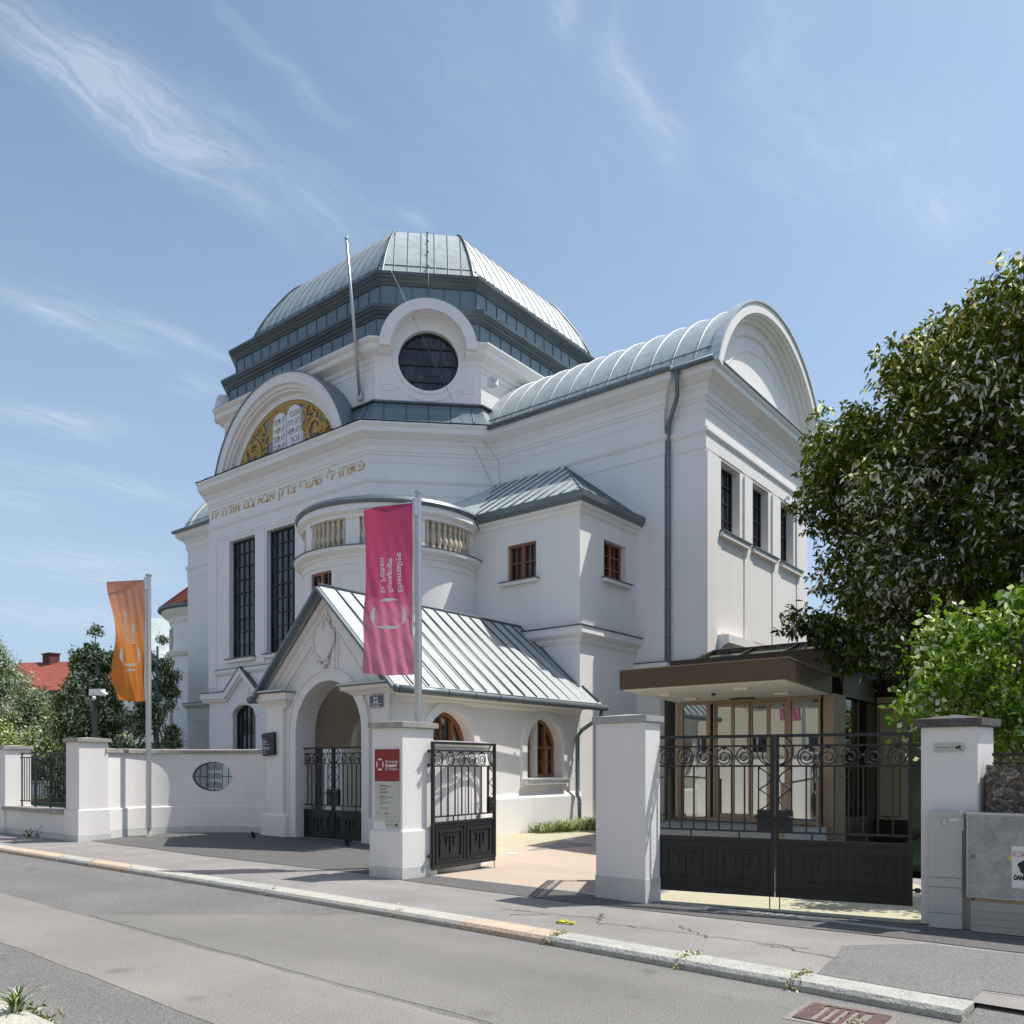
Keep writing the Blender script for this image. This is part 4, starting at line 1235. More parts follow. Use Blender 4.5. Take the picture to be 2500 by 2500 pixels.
ca.build('cartouche', M['plaster'], SYN, label='shell-crowned plaster cartouche above the portal arch')
# side wall with two arched windows
ps = MB()
SW = wall((-10.86, 11.0), 90)
holes = [archhole(.06, 1.42, 1.36, 2.0), archhole(3.15, 4.51, 1.36, 2.0)]
ps.panel(SW, rect(0, 5.3, ZG, 3.12), holes, .32)
ps.poly([(-11.05, 10.40, ZG), (-10.86, 11.0, ZG), (-10.86, 11.0, 3.12), (-11.05, 10.40, 3.12)])
for c in (.74, 3.83):
    ps.sector(lambda x, z, o, c=c: SW(x + c, z + 2.0, o), .685, .86, 0, 180, -.01, .035, 24)
    for sg in (-1, 1):
        ps.extrude([SW(c + sg * x, z, 0) for x, z in rect(.685, .86, 1.16, 2.0)], tuple(Vector(SW(0, 0, .035)) - Vector(SW(0, 0, 0))))
    ps.extrude([SW(c + x, z, 0) for x, z in rect(-.80, .80, 1.22, 1.31)], tuple(Vector(SW(0, 0, .13)) - Vector(SW(0, 0, 0))))
ps.sweep([(-11.05, 10.45), (-10.86, 11.0), (-10.86, 16.2)], [(0, ZG), (.07, ZG), (.07, .93), (.05, .97), (.01, 1.02), (0, 1.04)])
ps.sweep([(-11.05, 10.45), (-10.86, 11.0), (-10.86, 16.2)], [(0, 2.80), (.02, 2.82), (.05, 2.86), (.06, 2.90), (.12, 2.95), (.15, 2.98), (.15, 3.10), (0, 3.12)])
ps.build('porch_wall', M['plaster'], SYN); ps = MB()
# unseen left porch wall; its arches are added to let skylight in
LW = wall((-14.69, 10.8), 90)
ps.panel(LW, rect(0, 5.4, ZG, 3.12), [archhole(.7, 2.1, .3, 2.0), archhole(3.1, 4.5, .3, 2.0)], -.3)
ps.build('porch_wall', M['plaster'], SYN)
sl = MB()
for c in (.74, 3.83): sl = MB(); sl.extrude([SW(c + x, z, 0) for x, z in rect(-.83, .83, 1.313, 1.34)], tuple(Vector(SW(0, 0, .16)) - Vector(SW(0, 0, 0)))); sl.build('sill_flashing', M['zinc'], SYN)
for (x0_, x1_, d_) in ((-2.13, -1.02, .40), (.60, 1.98, .34)):
    sl = MB(); sl.extrude([PO(x, z, -.2) for x, z in rect(x0_, x1_, 3.115, 3.15)], tuple(Vector(PO(0, 0, d_ - .02)) - Vector(PO(0, 0, -.2)))); sl.build('cap_flashing', M['zinc'], SYN)
# arched wooden windows
for c, lab in ((.74, 'arched brown wooden window nearer the street'), (3.83, 'arched brown wooden window beside the downpipe')):
    f, p, cu = MB(), MB(), MB()
    D_ = .30
    def b(q, o0=-D_, o1=-D_ + .05): f.extrude([SW(c + x, z, o0) for x, z in q], tuple(Vector(SW(0, 0, o1)) - Vector(SW(0, 0, o0))))
    p.panel(lambda x, z, o=0: SW(c + x, z, o - D_ - .015), archhole(-.68, .68, 1.36, 2.0))
    f.sector(lambda x, z, o: SW(c + x, z + 2.0, o), .60, .685, 0, 180, -D_, -D_ + .06, 20)
    b(rect(-.685, -.61, 1.36, 2.0)); b(rect(.61, .685, 1.36, 2.0)); b(rect(-.61, .61, 1.36, 1.44))
    for x in (-.30, .30): b(rect(x - .04, x + .04, 1.44, 2.0 + math.sqrt(.6 ** 2 - .3 ** 2)), -D_ + .002, -D_ + .07)
    b(rect(-.60, .60, 2.0, 2.07), -D_ + .004, -D_ + .075)
    b(rect(-.012, .012, 1.44, 2.58)); b(rect(-.60, .60, 1.71, 1.735), -D_ + .001, -D_ + .045)
    for xa, xb in ((-.26, 0), (0, .26)): b(rect(xa, xa + .03, 1.46, 1.98)); b(rect(xb - .03, xb, 1.46, 1.98))
    F = f.build('window', M['wood'], SYN, label=lab)
    p.build('pane', M['glass'], F)
    for i in range(4): cu.box(-10.86 - D_ - .25, -10.86 - D_ - .22, 11 + c - .45 + i * .28, 11 + c - .30 + i * .28, 1.4, 1.95)
    cu.build('curtain', M['purple'], F)
# porch interior
pi = MB()
pi.panel(lambda x, z, o=0: PO(x, z, o - 1.9), [(-1.89, PB), (-.75, PB), (-.75, 1.75)] + list(reversed(arc(0, 1.75, .75, 0, 180, 18)))[1:-1] + [(.75, 1.75), (.75, PB), (1.6, PB), (1.6, 3.3), (-1.89, 3.3)], (), .3, rim=True, back=True)
pi.lathe(0, 0, [(0, 0)], 0, 1, 1) if False else None
n = 24
va = [(-12.8 + 1.5 * math.cos(R(180 * i / n)), 2.0 + 1.25 * math.sin(R(180 * i / n))) for i in range(n + 1)]
for (xa, za), (xb, zb) in zip(va, va[1:]):
    pi.poly([(xa, 10.82, za), (xb, 10.82, zb), (xb, 12.2, zb), (xa, 12.2, za)])
pi.poly([(-11.3, 10.82, PB), (-11.3, 12.2, PB), (-11.3, 12.2, 2.0), (-11.3, 10.82, 2.0)])
pi.build('porch_interior', M['cream'], SYN)
pf = MB(); pf.poly([(-14.6, 10.9, ZG + .16), (-11.0, 10.9, ZG + .16), (-11.0, 16.2, ZG + .16), (-14.6, 16.2, ZG + .16)])
pf.box(-13.78, -11.82, 10.2, 10.85, ZG, PB + .24)
pf.build('porch_floor', M['tan'], SYN)
pc = MB(); pc.poly([(-14.7, 14.6, ZG), (-10.9, 14.6, ZG), (-10.9, 14.6, 3.1), (-14.7, 14.6, 3.1)]); pc.build('porch_back_wall', M['plaster'], SYN)
# porch roof
pr = MB()
RA, RB = (-12.70, 10.05, 5.06), (-12.62, 16.2, 5.06)
ER = [(-10.60, 10.05, 3.04), (-10.56, 11.0, 3.06), (-10.54, 13.0, 3.07), (-10.40, 16.45, 3.07)]
EL = [(-14.80, 10.05, 3.04), (-14.86, 16.2, 3.04)]
pr.poly([RA, ER[0], ER[1], ER[2], ER[3], RB]); pr.poly([RA, RB, EL[1], EL[0]])
V_ = (0, 0, -.05)
pr.poly([tuple(Vector(p) + Vector(V_)) for p in [RA, RB, ER[3], ER[2], ER[1], ER[0]]]); pr.poly([tuple(Vector(p) + Vector(V_)) for p in [RA, EL[0], EL[1], RB]])
pr.cur = 1
def lerp(a, b, t_): return tuple(a[i] + (b[i] - a[i]) * t_ for i in range(3))
NS = 16
for i in range(1, NS):
    t_ = i / NS
    a = lerp(RA, RB, t_); b = lerp((-10.57, 10.05, 3.055), (-10.46, 16.45, 3.075), t_)
    a = (a[0], a[1], a[2] + .015); b = (b[0] - .0, b[1], b[2] + .02)
    pr.tube([a, b], .017, 4)
    c_ = lerp(EL[0], EL[1], t_); pr.tube([a, (c_[0], c_[1], c_[2] + .015)], .017, 4)
pr.cur = 2
pr.tube([(RA[0], RA[1] - .01, RA[2] + .02), (RB[0], RB[1], RB[2] + .02)], .03, 5)
for e in (ER[0], EL[0]):
    pr.bar((RA[0], 10.04, RA[2] - .05), (e[0], 10.04, e[2] - .05), .05, .15, up=(0, -1, 0))
pr.bar((RB[0], 16.17, RB[2]), (-10.86, 16.17, 3.47), .05, .12, up=(0, -1, 0)); pr.tube([(RB[0], 16.15, RB[2] + .02), (-10.42, 16.35, 3.12)], .03, 5)
pr.build('porch_roof', [mat('bright_zinc', (.44, .475, .465), .42, .2, noise=.5, amt=.05), M['seam'], M['gutter']], SYN)
pg = MB()
pg.ellipsoid((-14.84, 10.0, 2.98), (.085, .1, .085)); pg.tube([(-14.86, 10.0, 2.98), (-14.9, 16.2, 2.98)], .07, 8); pg.build('porch_gutter', M['gutter'], SYN); pg = MB(); pg.tube([(-10.50, 10.02, 2.97), (-10.47, 11.0, 2.97), (-10.44, 13.0, 2.97), (-10.30, 16.5, 2.97)], .07, 8); pg.ellipsoid((-10.52, 10.0, 2.98), (.075, .075, .075))
for i in range(9): pg.tube([(-10.47 + .012 * i, 10.5 + i * .74, 2.97), (-10.465 + .012 * i, 10.52 + i * .74, 2.97)], .078, 8)
pg.tube([(-10.33, 16.35, 2.95), (-10.35, 16.3, 2.75), (-10.62, 15.95, 2.45), (-10.72, 15.9, 2.3), (-10.72, 15.9, .95), (-10.66, 15.9, .85), (-10.66, 15.9, ZG)], .045, 8)
for z in (2.2, 1.5, .98, .75, .3): pg.tube([(-10.72 if z > .95 else -10.66, 15.9, z), (-10.72 if z > .95 else -10.66, 15.9, z + .03)], .058, 8)
pg.build('porch_gutter', M['gutter'], SYN)
XF[0] = ID

# ---- wrought iron gate leaves
def fr_line(a, b, z0=0):
    """frame between two plan points: x along a->b, out to the right"""
    d = Vector((b[0] - a[0], b[1] - a[1])).normalized()
    return lambda x, z, o=0: (a[0] + d.x * x + d.y * o, a[1] + d.y * x - d.x * o, z + z0)
def gate_leaf(parent, fr, w, m, zb=.12, zp=.78, zl=.88, z3=1.63, z2=1.86, z1=1.98, nb=9, lock=True, panels=2, hinges=True, bolt=True, lab=None, nsc=5):
    f = MB()
    def b(x0, x1, za, zb_, o0=-.02, o1=.02, mb=None):
        (mb or f).extrude([fr(x, z, o0) for x, z in rect(x0, x1, za, zb_)], tuple(Vector(fr(0, 0, o1)) - Vector(fr(0, 0, o0))))
    b(0, .045, zb, z1, -.022, .022); b(w - .04, w, zb, z1, -.022, .022)
    b(.045, w - .04, z1 - .035, z1, -.021, .021)
    b(.045, w - .04, z2 - .022, z2, -.015, .015); b(.045, w - .04, z3 - .022, z3, -.015, .015); b(.045, w - .04, zl - .022, zl, -.015, .015)
    b(.045, w - .04, zp - .02, zp + .012, -.02, .02)
    for i in range(1, nb):
        x = .045 + (w - .085) * i / nb
        if lock and x > w - .2: continue
        b(x - .009, x + .009, zl, z3 - .022, -.008, .008)
    if lock: b(w - .185, w - .17, zl, z3 - .02, -.008, .008)
    for k in (.32, .72):
        b(w * k - .008, w * k + .008, zp, zl, -.008, .008)
    F = f.build('gate_leaf', m, parent, label=lab)
    # sheet panels with raised borders, rivets and the branched ornament
    p = MB()
    b(.045, w - .04, zb, zp - .02, -.006, .006, p)
    b(0, w, zb - .06, zb + .02, -.012, .012, p)
    pw = (w - .085) / panels
    for k in range(panels):
        xa, xb = .045 + k * pw + .03, .045 + (k + 1) * pw - .03
        for (ma, mz, th, o) in ((0.0, .03, .016, .014), (.09, .11, .014, .020)):
            x0_, x1_, za, zc = xa + ma, xb - ma, zb + mz, zp - .02 - mz
            for q in (rect(x0_, x1_, za, za + th), rect(x0_, x1_, zc - th, zc), rect(x0_, x0_ + th, za + th, zc - th), rect(x1_ - th, x1_, za + th, zc - th)):
                for sg in (1, -1):
                    p.extrude([fr(x, z, sg * .006) for x, z in q], tuple(Vector(fr(0, 0, sg * o)) - Vector(fr(0, 0, 0))))
            if ma:
                for i in range(6):
                    for zz_ in (za + .007, zc - .007): p.ellipsoid(fr(x0_ + (x1_ - x0_) * i / 5, zz_, .022), (.009, .009, .009), 5, 3)
                for i in range(1, 4): p.ellipsoid(fr(x0_ + .007, za + (zc - za) * i / 4, .022), (.009, .009, .009), 5, 3); p.ellipsoid(fr(x1_ - .007, za + (zc - za) * i / 4, .022), (.009, .009, .009), 5, 3)
        xm = (xa + xb) / 2; zt = zb + (zp - zb) * .70; ww = pw * .19
        b(xm - ww, xm + ww, zt - .018, zt, .006, .026, p); b(xm - .012, xm + .012, zt - .27, zt - .018, .006, .026, p)
        for sg in (-1, 1):
            b(xm + sg * ww * .62 - .011, xm + sg * ww * .62 + .011, zt - .15, zt - .018, .006, .026, p)
            for q in ((sg * ww, zt - .01), (sg * ww * .62, zt - .155)): p.ellipsoid(fr(xm + q[0], q[1], .02), (.014, .014, .014), 6, 4)
        p.ellipsoid(fr(xm, zt - .275, .02), (.014, .014, .014), 6, 4)
    p.build('panel', m, F)
    s = MB(); s.smooth = True
    x0_, x1_ = .05, w - (.20 if lock else .06)
    st = (x1_ - x0_) / nsc; rr = (z2 - z3 - .03) * .42
    for i in range(nsc):
        cx = x0_ + st * (i + .42); cz = z3 + rr + .005
        pts = []
        for t_ in np.linspace(0, 1, 30):
            a = 2.0 + (1 - t_) * 2 * PI * 1.55
            r_ = .012 + (rr - .012) * t_ ** .8
            pts.append(fr(cx + r_ * math.cos(a + PI * .5), cz + r_ * math.sin(a + PI * .5), 0))
        for t_ in np.linspace(.1, 1, 8):
            a0_ = 2.0 + PI * .5
            xs_, zs_ = cx + rr * math.cos(a0_), cz + rr * math.sin(a0_)
            x2, z2_ = cx - st * .62, z2 - .03 - (z2 - z3) * .52
            pts.append(fr(xs_ + (x2 - xs_) * t_, zs_ + (z2_ - zs_) * t_ + .05 * math.sin(PI * t_), 0))
        s.tube([q for q in pts if True], .0085, 5)
        s.tube([fr(cx + rr * math.cos(R(a)) * 1.12, cz + rr * 1.35 * math.sin(R(a)), 0) for a in range(-50, 175, 15)], .0085, 5)
        s.ellipsoid(fr(cx, z2 - .04, 0), (.016, .016, .016), 6, 4)
    if lock:
        rc = (z1 - z3) * .5
        s.tube([fr(w - .02 - rc * math.cos(R(a)), (z1 + z3) / 2 - .01 + rc * math.sin(R(a)), 0) for a in range(-90, 91, 10)], .009, 5)
        s.tube([fr(w - .02 - rc * .66 * math.cos(R(a)), z3 + rc * .66 + rc * .66 * math.sin(R(a)), 0) for a in range(-90, 91, 12)], .009, 5)
        zz_ = z3 - .03; hh = (z3 - 1.14) / 2
        for k in range(2):
            s.tube([fr(w - .17 + .13 * math.sin(R(a)), zz_ - hh * k - hh * (a / 180), 0) for a in range(0, 181, 15)], .008, 5)
            s.ellipsoid(fr(w - .17, zz_ - hh * k - hh * .02, 0), (.015, .015, .015), 6, 4)
    s.build('scrollwork', m, F)
    if lock:
        k = MB(); k.extrude([fr(x, z, -.03) for x, z in rect(w - .19, w - .03, zl + .005, 1.12)], tuple(Vector(fr(0, 0, .03)) - Vector(fr(0, 0, -.03))))
        k.build('lock_box', m, F)
        h = MB(); h.tube([fr(w - .07, 1.04, .03), fr(w - .07, 1.04, .07), fr(w - .16, 1.045, .075), fr(w - .21, 1.03, .07)], .011, 6)
        h.ellipsoid(fr(w - .07, .96, .032), (.014, .014, .014), 6, 4)
        h.build('handle', m, F)
    if hinges:
        for z in (.30, z3 + .0, z2 - .02):
            h = MB(); h.tube([fr(-.10, z, 0), fr(.01, z, 0)], .012, 6); h.box(*[c for pr_ in zip([v - .022 for v in fr(-.045, z, 0)], [v + .022 for v in fr(-.045, z, 0)]) for c in pr_])
            h.build('hinge', m, F)
    if bolt:
        h = MB(); h.tube([fr(w - .05, zb, .02), fr(w - .05, gz(*fr(w, 0)[:2]) + .0 - fr(0, 0)[2], .02)], .007, 5)
        h.build('drop_bolt', m, F)
    return F
# double gate, closed
a, b = (-4.89, 8.91), (-2.14, 9.53)
mid = ((a[0] + b[0]) / 2, (a[1] + b[1]) / 2)
T = thing('double_gate', (mid[0], mid[1], 0), 'closed double iron gate with scroll band in front of the brown pavilion', 'gate')
wl = math.dist(a, b) / 2
gate_leaf(T, fr_line(a, b), wl - .004, M['iron'], zb=.19, lab='closed gate leaf on the left')
fb = fr_line(b, a)
gate_leaf(T, lambda x, z, o=0: fb(x, z, -o), wl - .004, M['iron'], zb=.19, lab='closed gate leaf on the right')
# open leaf at the middle pillar
a, b = (-8.46, 8.75), (-8.56, 10.32)
T = thing('open_gate_leaf', (a[0], a[1], 0), 'open iron gate leaf hung on the pillar with the red sign', 'gate')
gate_leaf(T, fr_line(a, b), math.dist(a, b), M['iron'], zb=.15)
# its partner folded behind the next pillar
a, b = (-5.50, 8.98), (-6.22, 10.40)
T = thing('open_gate_leaf', (a[0], a[1], 0), 'open iron gate leaf folded back behind the plain pillar left of the closed gate', 'gate')
fb2 = fr_line(a, b)
gate_leaf(T, lambda x, z, o=0: fb2(x, z, -o), math.dist(a, b), M['iron'], zb=.15)
# portal gate
a, b = (-14.95, 11.39), (-12.86, 11.39)
T = thing('portal_gate', (-13.9, 11.39, .065), 'green-black double iron gate closed in the arched portal', 'gate')
gate_leaf(T, fr_line(a, b), 1.04, M['iron_green'], zb=.13, zp=.67, zl=.79, z3=1.68, z2=1.90, z1=2.02, panels=1, nb=7, hinges=True, nsc=3)
fb3 = fr_line(b, a)
gate_leaf(T, lambda x, z, o=0: fb3(x, z, -o), 1.04, M['iron_green'], zb=.13, zp=.67, zl=.79, z3=1.68, z2=1.90, z1=2.02, panels=1, nb=7, nsc=3)

# ---- pillars
def pillar(name_label, pts, h, cap_m, capo=.05, caph=.09, plinth=0, base=.13, z0=-.1, pyr=.03, group=None):
    """pts: four plan corners, counter-clockwise seen from above starting front-left"""
    cx = sum(p[0] for p in pts) / 4; cy = sum(p[1] for p in pts) / 4
    t = thing('gate_pillar', (cx, cy, 0), name_label, 'pillar', group)
    def grow(o):
        P = [Vector(p) for p in pts]; out = []
        for i in range(4):
            d0 = (P[i] - P[i - 1]).normalized(); d1 = (P[(i + 1) % 4] - P[i]).normalized()
            n0, n1 = Vector((d0.y, -d0.x)), Vector((d1.y, -d1.x)); b_ = n0 + n1; b_ = b_ / b_.dot(n0)
            out.append((P[i].x + b_.x * o, P[i].y + b_.y * o))
        return out
    s = MB(); s.prism(pts, z0, h - caph)
    if plinth: s.prism(grow(.03), z0, plinth - .015); s.prism(grow(.018), plinth - .015, plinth)
    s.build('shaft', M['fence_plaster'], t, bevel=.012)
    if base:
        q = MB(); q.prism(grow(.034 if plinth else .004), z0, base); q.build('stained_foot', M['base_plaster'], t)
    c = MB(); G0, G1 = grow(capo), grow(capo)
    c.prism(G0, h - caph, h - .01)
    ctr = c.vert((cx, cy, h - .01 + pyr))
    ids = [c.vert((x, y, h - .01)) for x, y in G0]
    for k in range(4): c.face((ids[k], ids[(k + 1) % 4], ctr))
    c.build('cap', cap_m, t, bevel=.008)
    return t
pillar('white pillar with a weathered stone cap carrying the red and grey sign', [(-9.10, 8.18), (-8.57, 8.26), (-8.53, 8.86), (-9.07, 8.80)], 2.26, M['stone'], plinth=.70, base=.17)
pillar('plain white pillar with a smooth grey cap left of the closed double gate', [(-5.54, 8.62), (-4.82, 8.57), (-4.80, 8.90), (-5.50, 8.95)], 2.23, M['granite'], capo=.035, base=.28)
pillar('white pillar with a dark rough cap behind the small grey cabinet', [(-2.02, 9.33), (-1.50, 9.33), (-1.42, 9.75), (-1.96, 9.75)], 2.11, M['dark_stone'], capo=.05, base=.0, pyr=.05)
pillar('white pillar with a flat stone cap left of the orange banner', [(-18.62, 7.97), (-18.08, 8.0), (-18.08, 8.62), (-18.60, 8.60)], 2.22, M['stone'], plinth=.69, base=.15, z0=-.3)
pillar('white pillar with a stone cap at the left edge of the picture', [(-22.45, 7.97), (-21.90, 7.97), (-21.90, 8.55), (-22.45, 8.55)], 2.11, M['stone'], plinth=.66, base=.15, z0=-.3)
# ---- curved forecourt walls
def catmull(P, n=8):
    out = []
    Q = [P[0]] + P + [P[-1]]
    for i in range(1, len(Q) - 2):
        for k in range(n):
            t_ = k / n
            out.append(tuple(.5 * ((2 * Q[i][j]) + (-Q[i - 1][j] + Q[i + 1][j]) * t_ + (2 * Q[i - 1][j] - 5 * Q[i][j] + 4 * Q[i + 1][j] - Q[i + 2][j]) * t_ ** 2 + (-Q[i - 1][j] + 3 * Q[i][j] - 3 * Q[i + 1][j] + Q[i + 2][j]) * t_ ** 3) for j in (0, 1)))
    out.append(P[-1]); return out
def resample(P, st):
    L = [0]
    for a, b in zip(P, P[1:]): L.append(L[-1] + math.dist(a, b))
    n = int(L[-1] / st); out = []
    for i in range(n + 1):
        s = L[-1] * i / n
        k = max(j for j in range(len(L)) if L[j] <= s + 1e-9); k = min(k, len(P) - 2)
        t_ = (s - L[k]) / max(1e-9, L[k + 1] - L[k]); out.append((P[k][0] + (P[k + 1][0] - P[k][0]) * t_, P[k][1] + (P[k + 1][1] - P[k][1]) * t_))
    return out, L[-1]
def curved_wall(label, P, h, oval=None, th=.28, side=1, z0=-.3):
    C, L = resample(catmull(P, 16), .022)
    n = len(C)
    t = thing('curved_wall', (C[n // 2][0], C[n // 2][1], 0), label, 'wall')
    N_ = []
    for i in range(n):
        d = (Vector(C[min(i + 1, n - 1)]) - Vector(C[max(i - 1, 0)])).normalized(); N_.append(Vector((d.y, -d.x)) * side)
    w_ = MB()
    def P3(i, o, z): return (C[i][0] + N_[i].x * o, C[i][1] + N_[i].y * o, z)
    def q(a_, b_, c_, d_): w_.face([w_.vert(p) for p in (a_, b_, c_, d_)])
    top = h - .09
    def span(i):
        if not oval: return None
        x = L * i / (n - 1) - oval[0]
        if abs(x) >= oval[2]: return None
        e = oval[3] * math.sqrt(1 - (x / oval[2]) ** 2); return oval[1] - e, oval[1] + e
    w_.smooth = True
    for i in range(n - 1):
        e0, e1 = span(i), span(i + 1)
        for o in (0, -th):
            if e0 is None and e1 is None: q(P3(i, o, z0), P3(i + 1, o, z0), P3(i + 1, o, top), P3(i, o, top))
            else:
                c0 = e0 or (oval[1], oval[1]); c1 = e1 or (oval[1], oval[1])
                q(P3(i, o, z0), P3(i + 1, o, z0), P3(i + 1, o, c1[0]), P3(i, o, c0[0])); q(P3(i, o, c0[1]), P3(i + 1, o, c1[1]), P3(i + 1, o, top), P3(i, o, top))
        if e0 or e1:
            c0 = e0 or (oval[1], oval[1]); c1 = e1 or (oval[1], oval[1])
            q(P3(i, 0, c0[0]), P3(i + 1, 0, c1[0]), P3(i + 1, -th, c1[0]), P3(i, -th, c0[0])); q(P3(i, 0, c0[1]), P3(i + 1, 0, c1[1]), P3(i + 1, -th, c1[1]), P3(i, -th, c0[1]))
    w_.smooth = False
    for i in (0, n - 1): q(P3(i, 0, z0), P3(i, -th, z0), P3(i, -th, top), P3(i, 0, top))
    W_ = w_.build('wall_face', M['fence_plaster'], t, smooth_angle=40)
    b_ = MB(); Cp = [P3(i, 0, 0)[:2] for i in range(0, n, 3)] + [P3(n - 1, 0, 0)[:2]]
    if side < 0: Cp = Cp[::-1]
    b_.sweep(Cp, [(-.01, z0), (.035, z0), (.035, .665), (.012, .685), (-.01, .69)]); b_.build('plinth', M['fence_plaster'], t, smooth_angle=40)
    b_ = MB(); b_.sweep(Cp, [(.02, z0), (.038, z0), (.038, .21), (.02, .212)]); b_.build('stained_foot', M['base_plaster'], t, smooth_angle=40)
    b_ = MB(); b_.sweep(Cp, [(.055, h - .088), (.055, h - .01), (-.12, h + .012), (-th - .05, h - .01), (-th - .05, h - .088)]); b_.build('coping', M['stone'], t, smooth_angle=40)
    return t, C, N_, n, L
LP = [(-18.10, 8.55), (-18.36, 9.15), (-18.36, 9.8), (-18.12, 10.35), (-17.65, 10.85), (-17.05, 11.20), (-16.4, 11.36), (-15.85, 11.40)]
OC = (2.62, 1.37, .47, .345)
t, C, N_, n, L = curved_wall('curved white forecourt wall with an oval grille, left of the portal', LP, 2.0, OC, side=1)
g_ = MB(); g_.smooth = True
def OF(x, z, o=-.12):
    s = (OC[0] + x) / L * (n - 1); i = max(0, min(n - 2, int(s))); k = s - i
    return (C[i][0] + (C[i + 1][0] - C[i][0]) * k + N_[i].x * o, C[i][1] + (C[i + 1][1] - C[i][1]) * k + N_[i].y * o, OC[1] + z)
g_.tube([OF(.45 * math.cos(R(a)), .33 * math.sin(R(a))) for a in range(0, 360, 8)], .014, 5, closed=True)
for x in (-.17, 0, .17): h_ = .33 * math.sqrt(1 - (x / .45) ** 2); g_.tube([OF(x, -h_), OF(x, h_)], .011, 5)
for x in (-.32, .32): h_ = .33 * math.sqrt(1 - (x / .45) ** 2); g_.tube([OF(x, -h_), OF(x, h_)], .008, 5)
g_.tube([OF(x, 0) for x in np.linspace(-.45, -.17, 4)], .008, 5); g_.tube([OF(x, 0) for x in np.linspace(.17, .45, 4)], .008, 5)
for zc in (.21, 0, -.21):
    for sg in (-1, 1):
        g_.tube([OF(sg * (.075 + (.01 + .065 * t_) * math.cos(4.5 * PI * t_ + 1.2)), zc + (.01 + .075 * t_) * math.sin(4.5 * PI * t_ + 1.2)) for t_ in np.linspace(0, 1, 30)], .009, 5)
g_.build('oval_grille', M['iron'], t)
RP = [(-9.05, 8.84), (-8.90, 9.5), (-9.0, 10.1), (-9.35, 10.65), (-9.95, 11.05), (-10.8, 11.22), (-11.95, 11.25)]
curved_wall('curved white forecourt wall with a stone coping behind the open gate leaf', RP, 2.0, None, side=-1)

# ---- low wall and railing on the left
t = thing('low_wall', (-20.2, 8.1, 0), 'low white garden wall with a stone coping below the left railing', 'wall')
b_ = MB(); b_.box(-21.88, -18.64, 7.98, 8.3, -.3, .575); b_.build('wall_face', M['fence_plaster'], t)
b_ = MB(); b_.box(-21.88, -18.64, 7.975, 8.2, -.3, .15); b_.build('stained_foot', M['base_plaster'], t)
b_ = MB(); b_.box(-21.93, -18.66, 7.90, 8.36, .578, .665); b_.build('coping', M['stone'], t, bevel=.01)
t = thing('railing', (-20.2, 8.12, .66), 'dark iron railing with a twisted centre ornament between the two left pillars', 'railing')
b_ = MB()
def vb(x, z0_, z1_, r=.010, mb=None, y=8.12): (mb or b_).box(x - r, x + r, y - r, y + r, z0_, z1_)
for z in (1.92, 1.82, .80): b_.box(-21.4, -18.62, 8.11, 8.13, z - .012, z + .012)
b_.build('rail', M['iron'], t)
for x in (-21.3, -20.55, -19.75, -18.95):
    b_ = MB(); vb(x, .665, 1.93, .014); b_.build('post', M['iron'], t)
for i in range(19):
    x = -21.16 + i * .137
    if min(abs(x - q) for q in (-21.3, -20.55, -19.75, -18.95)) < .05: continue
    b_ = MB(); vb(x, .80, 1.82, .008); b_.build('bar', M['iron'], t)
b_ = MB(); b_.smooth = True
for sg in (-1, 1):
    b_.tube([(-19.75 + sg * .07 * math.sin(R(a)), 8.12 + .02 * math.cos(R(a)), .82 + .98 * a / 900) for a in range(0, 901, 20)], .011, 5)
b_.build('twisted_ornament', M['iron'], t)
b_ = MB(); b_.tube([(-19.45, 8.12, 1.35), (-19.2, 8.6, .66)], .012, 5); b_.build('brace', M['iron'], t)

# ---- flagpoles and banners
def flagpole(x, y, h, label, z0):
    t = thing('flagpole', (x, y, z0), label, 'flagpole', None)
    b_ = MB(); b_.smooth = True
    b_.tube([(x, y, z0 + .16), (x, y, z0 + 2.5), (x, y, h - .03)], [.062, .060, .052], 16); b_.smooth = False
    b_.tube([(x, y, h - .03), (x, y, h)], .068, 12); b_.build('pole', M['alu'], t, smooth_angle=40)
    b_ = MB(); b_.tube([(x, y, z0 - .05), (x, y, z0 + .17)], .035, 8); b_.box(x - .07, x + .07, y - .07, y + .07, z0 - .05, z0 + .02); b_.build('foot', M['cab_grey'], t)
    return t
PLx, PLy = -17.99, 9.48
PRx, PRy = -9.25, 9.26
flagpole(PLx, PLy, 5.93, 'grey aluminium flagpole with the orange banner in front of the curved wall', .04)
flagpole(PRx, PRy, 5.93, 'grey aluminium flagpole with the pink banner behind the sign pillar', .04)
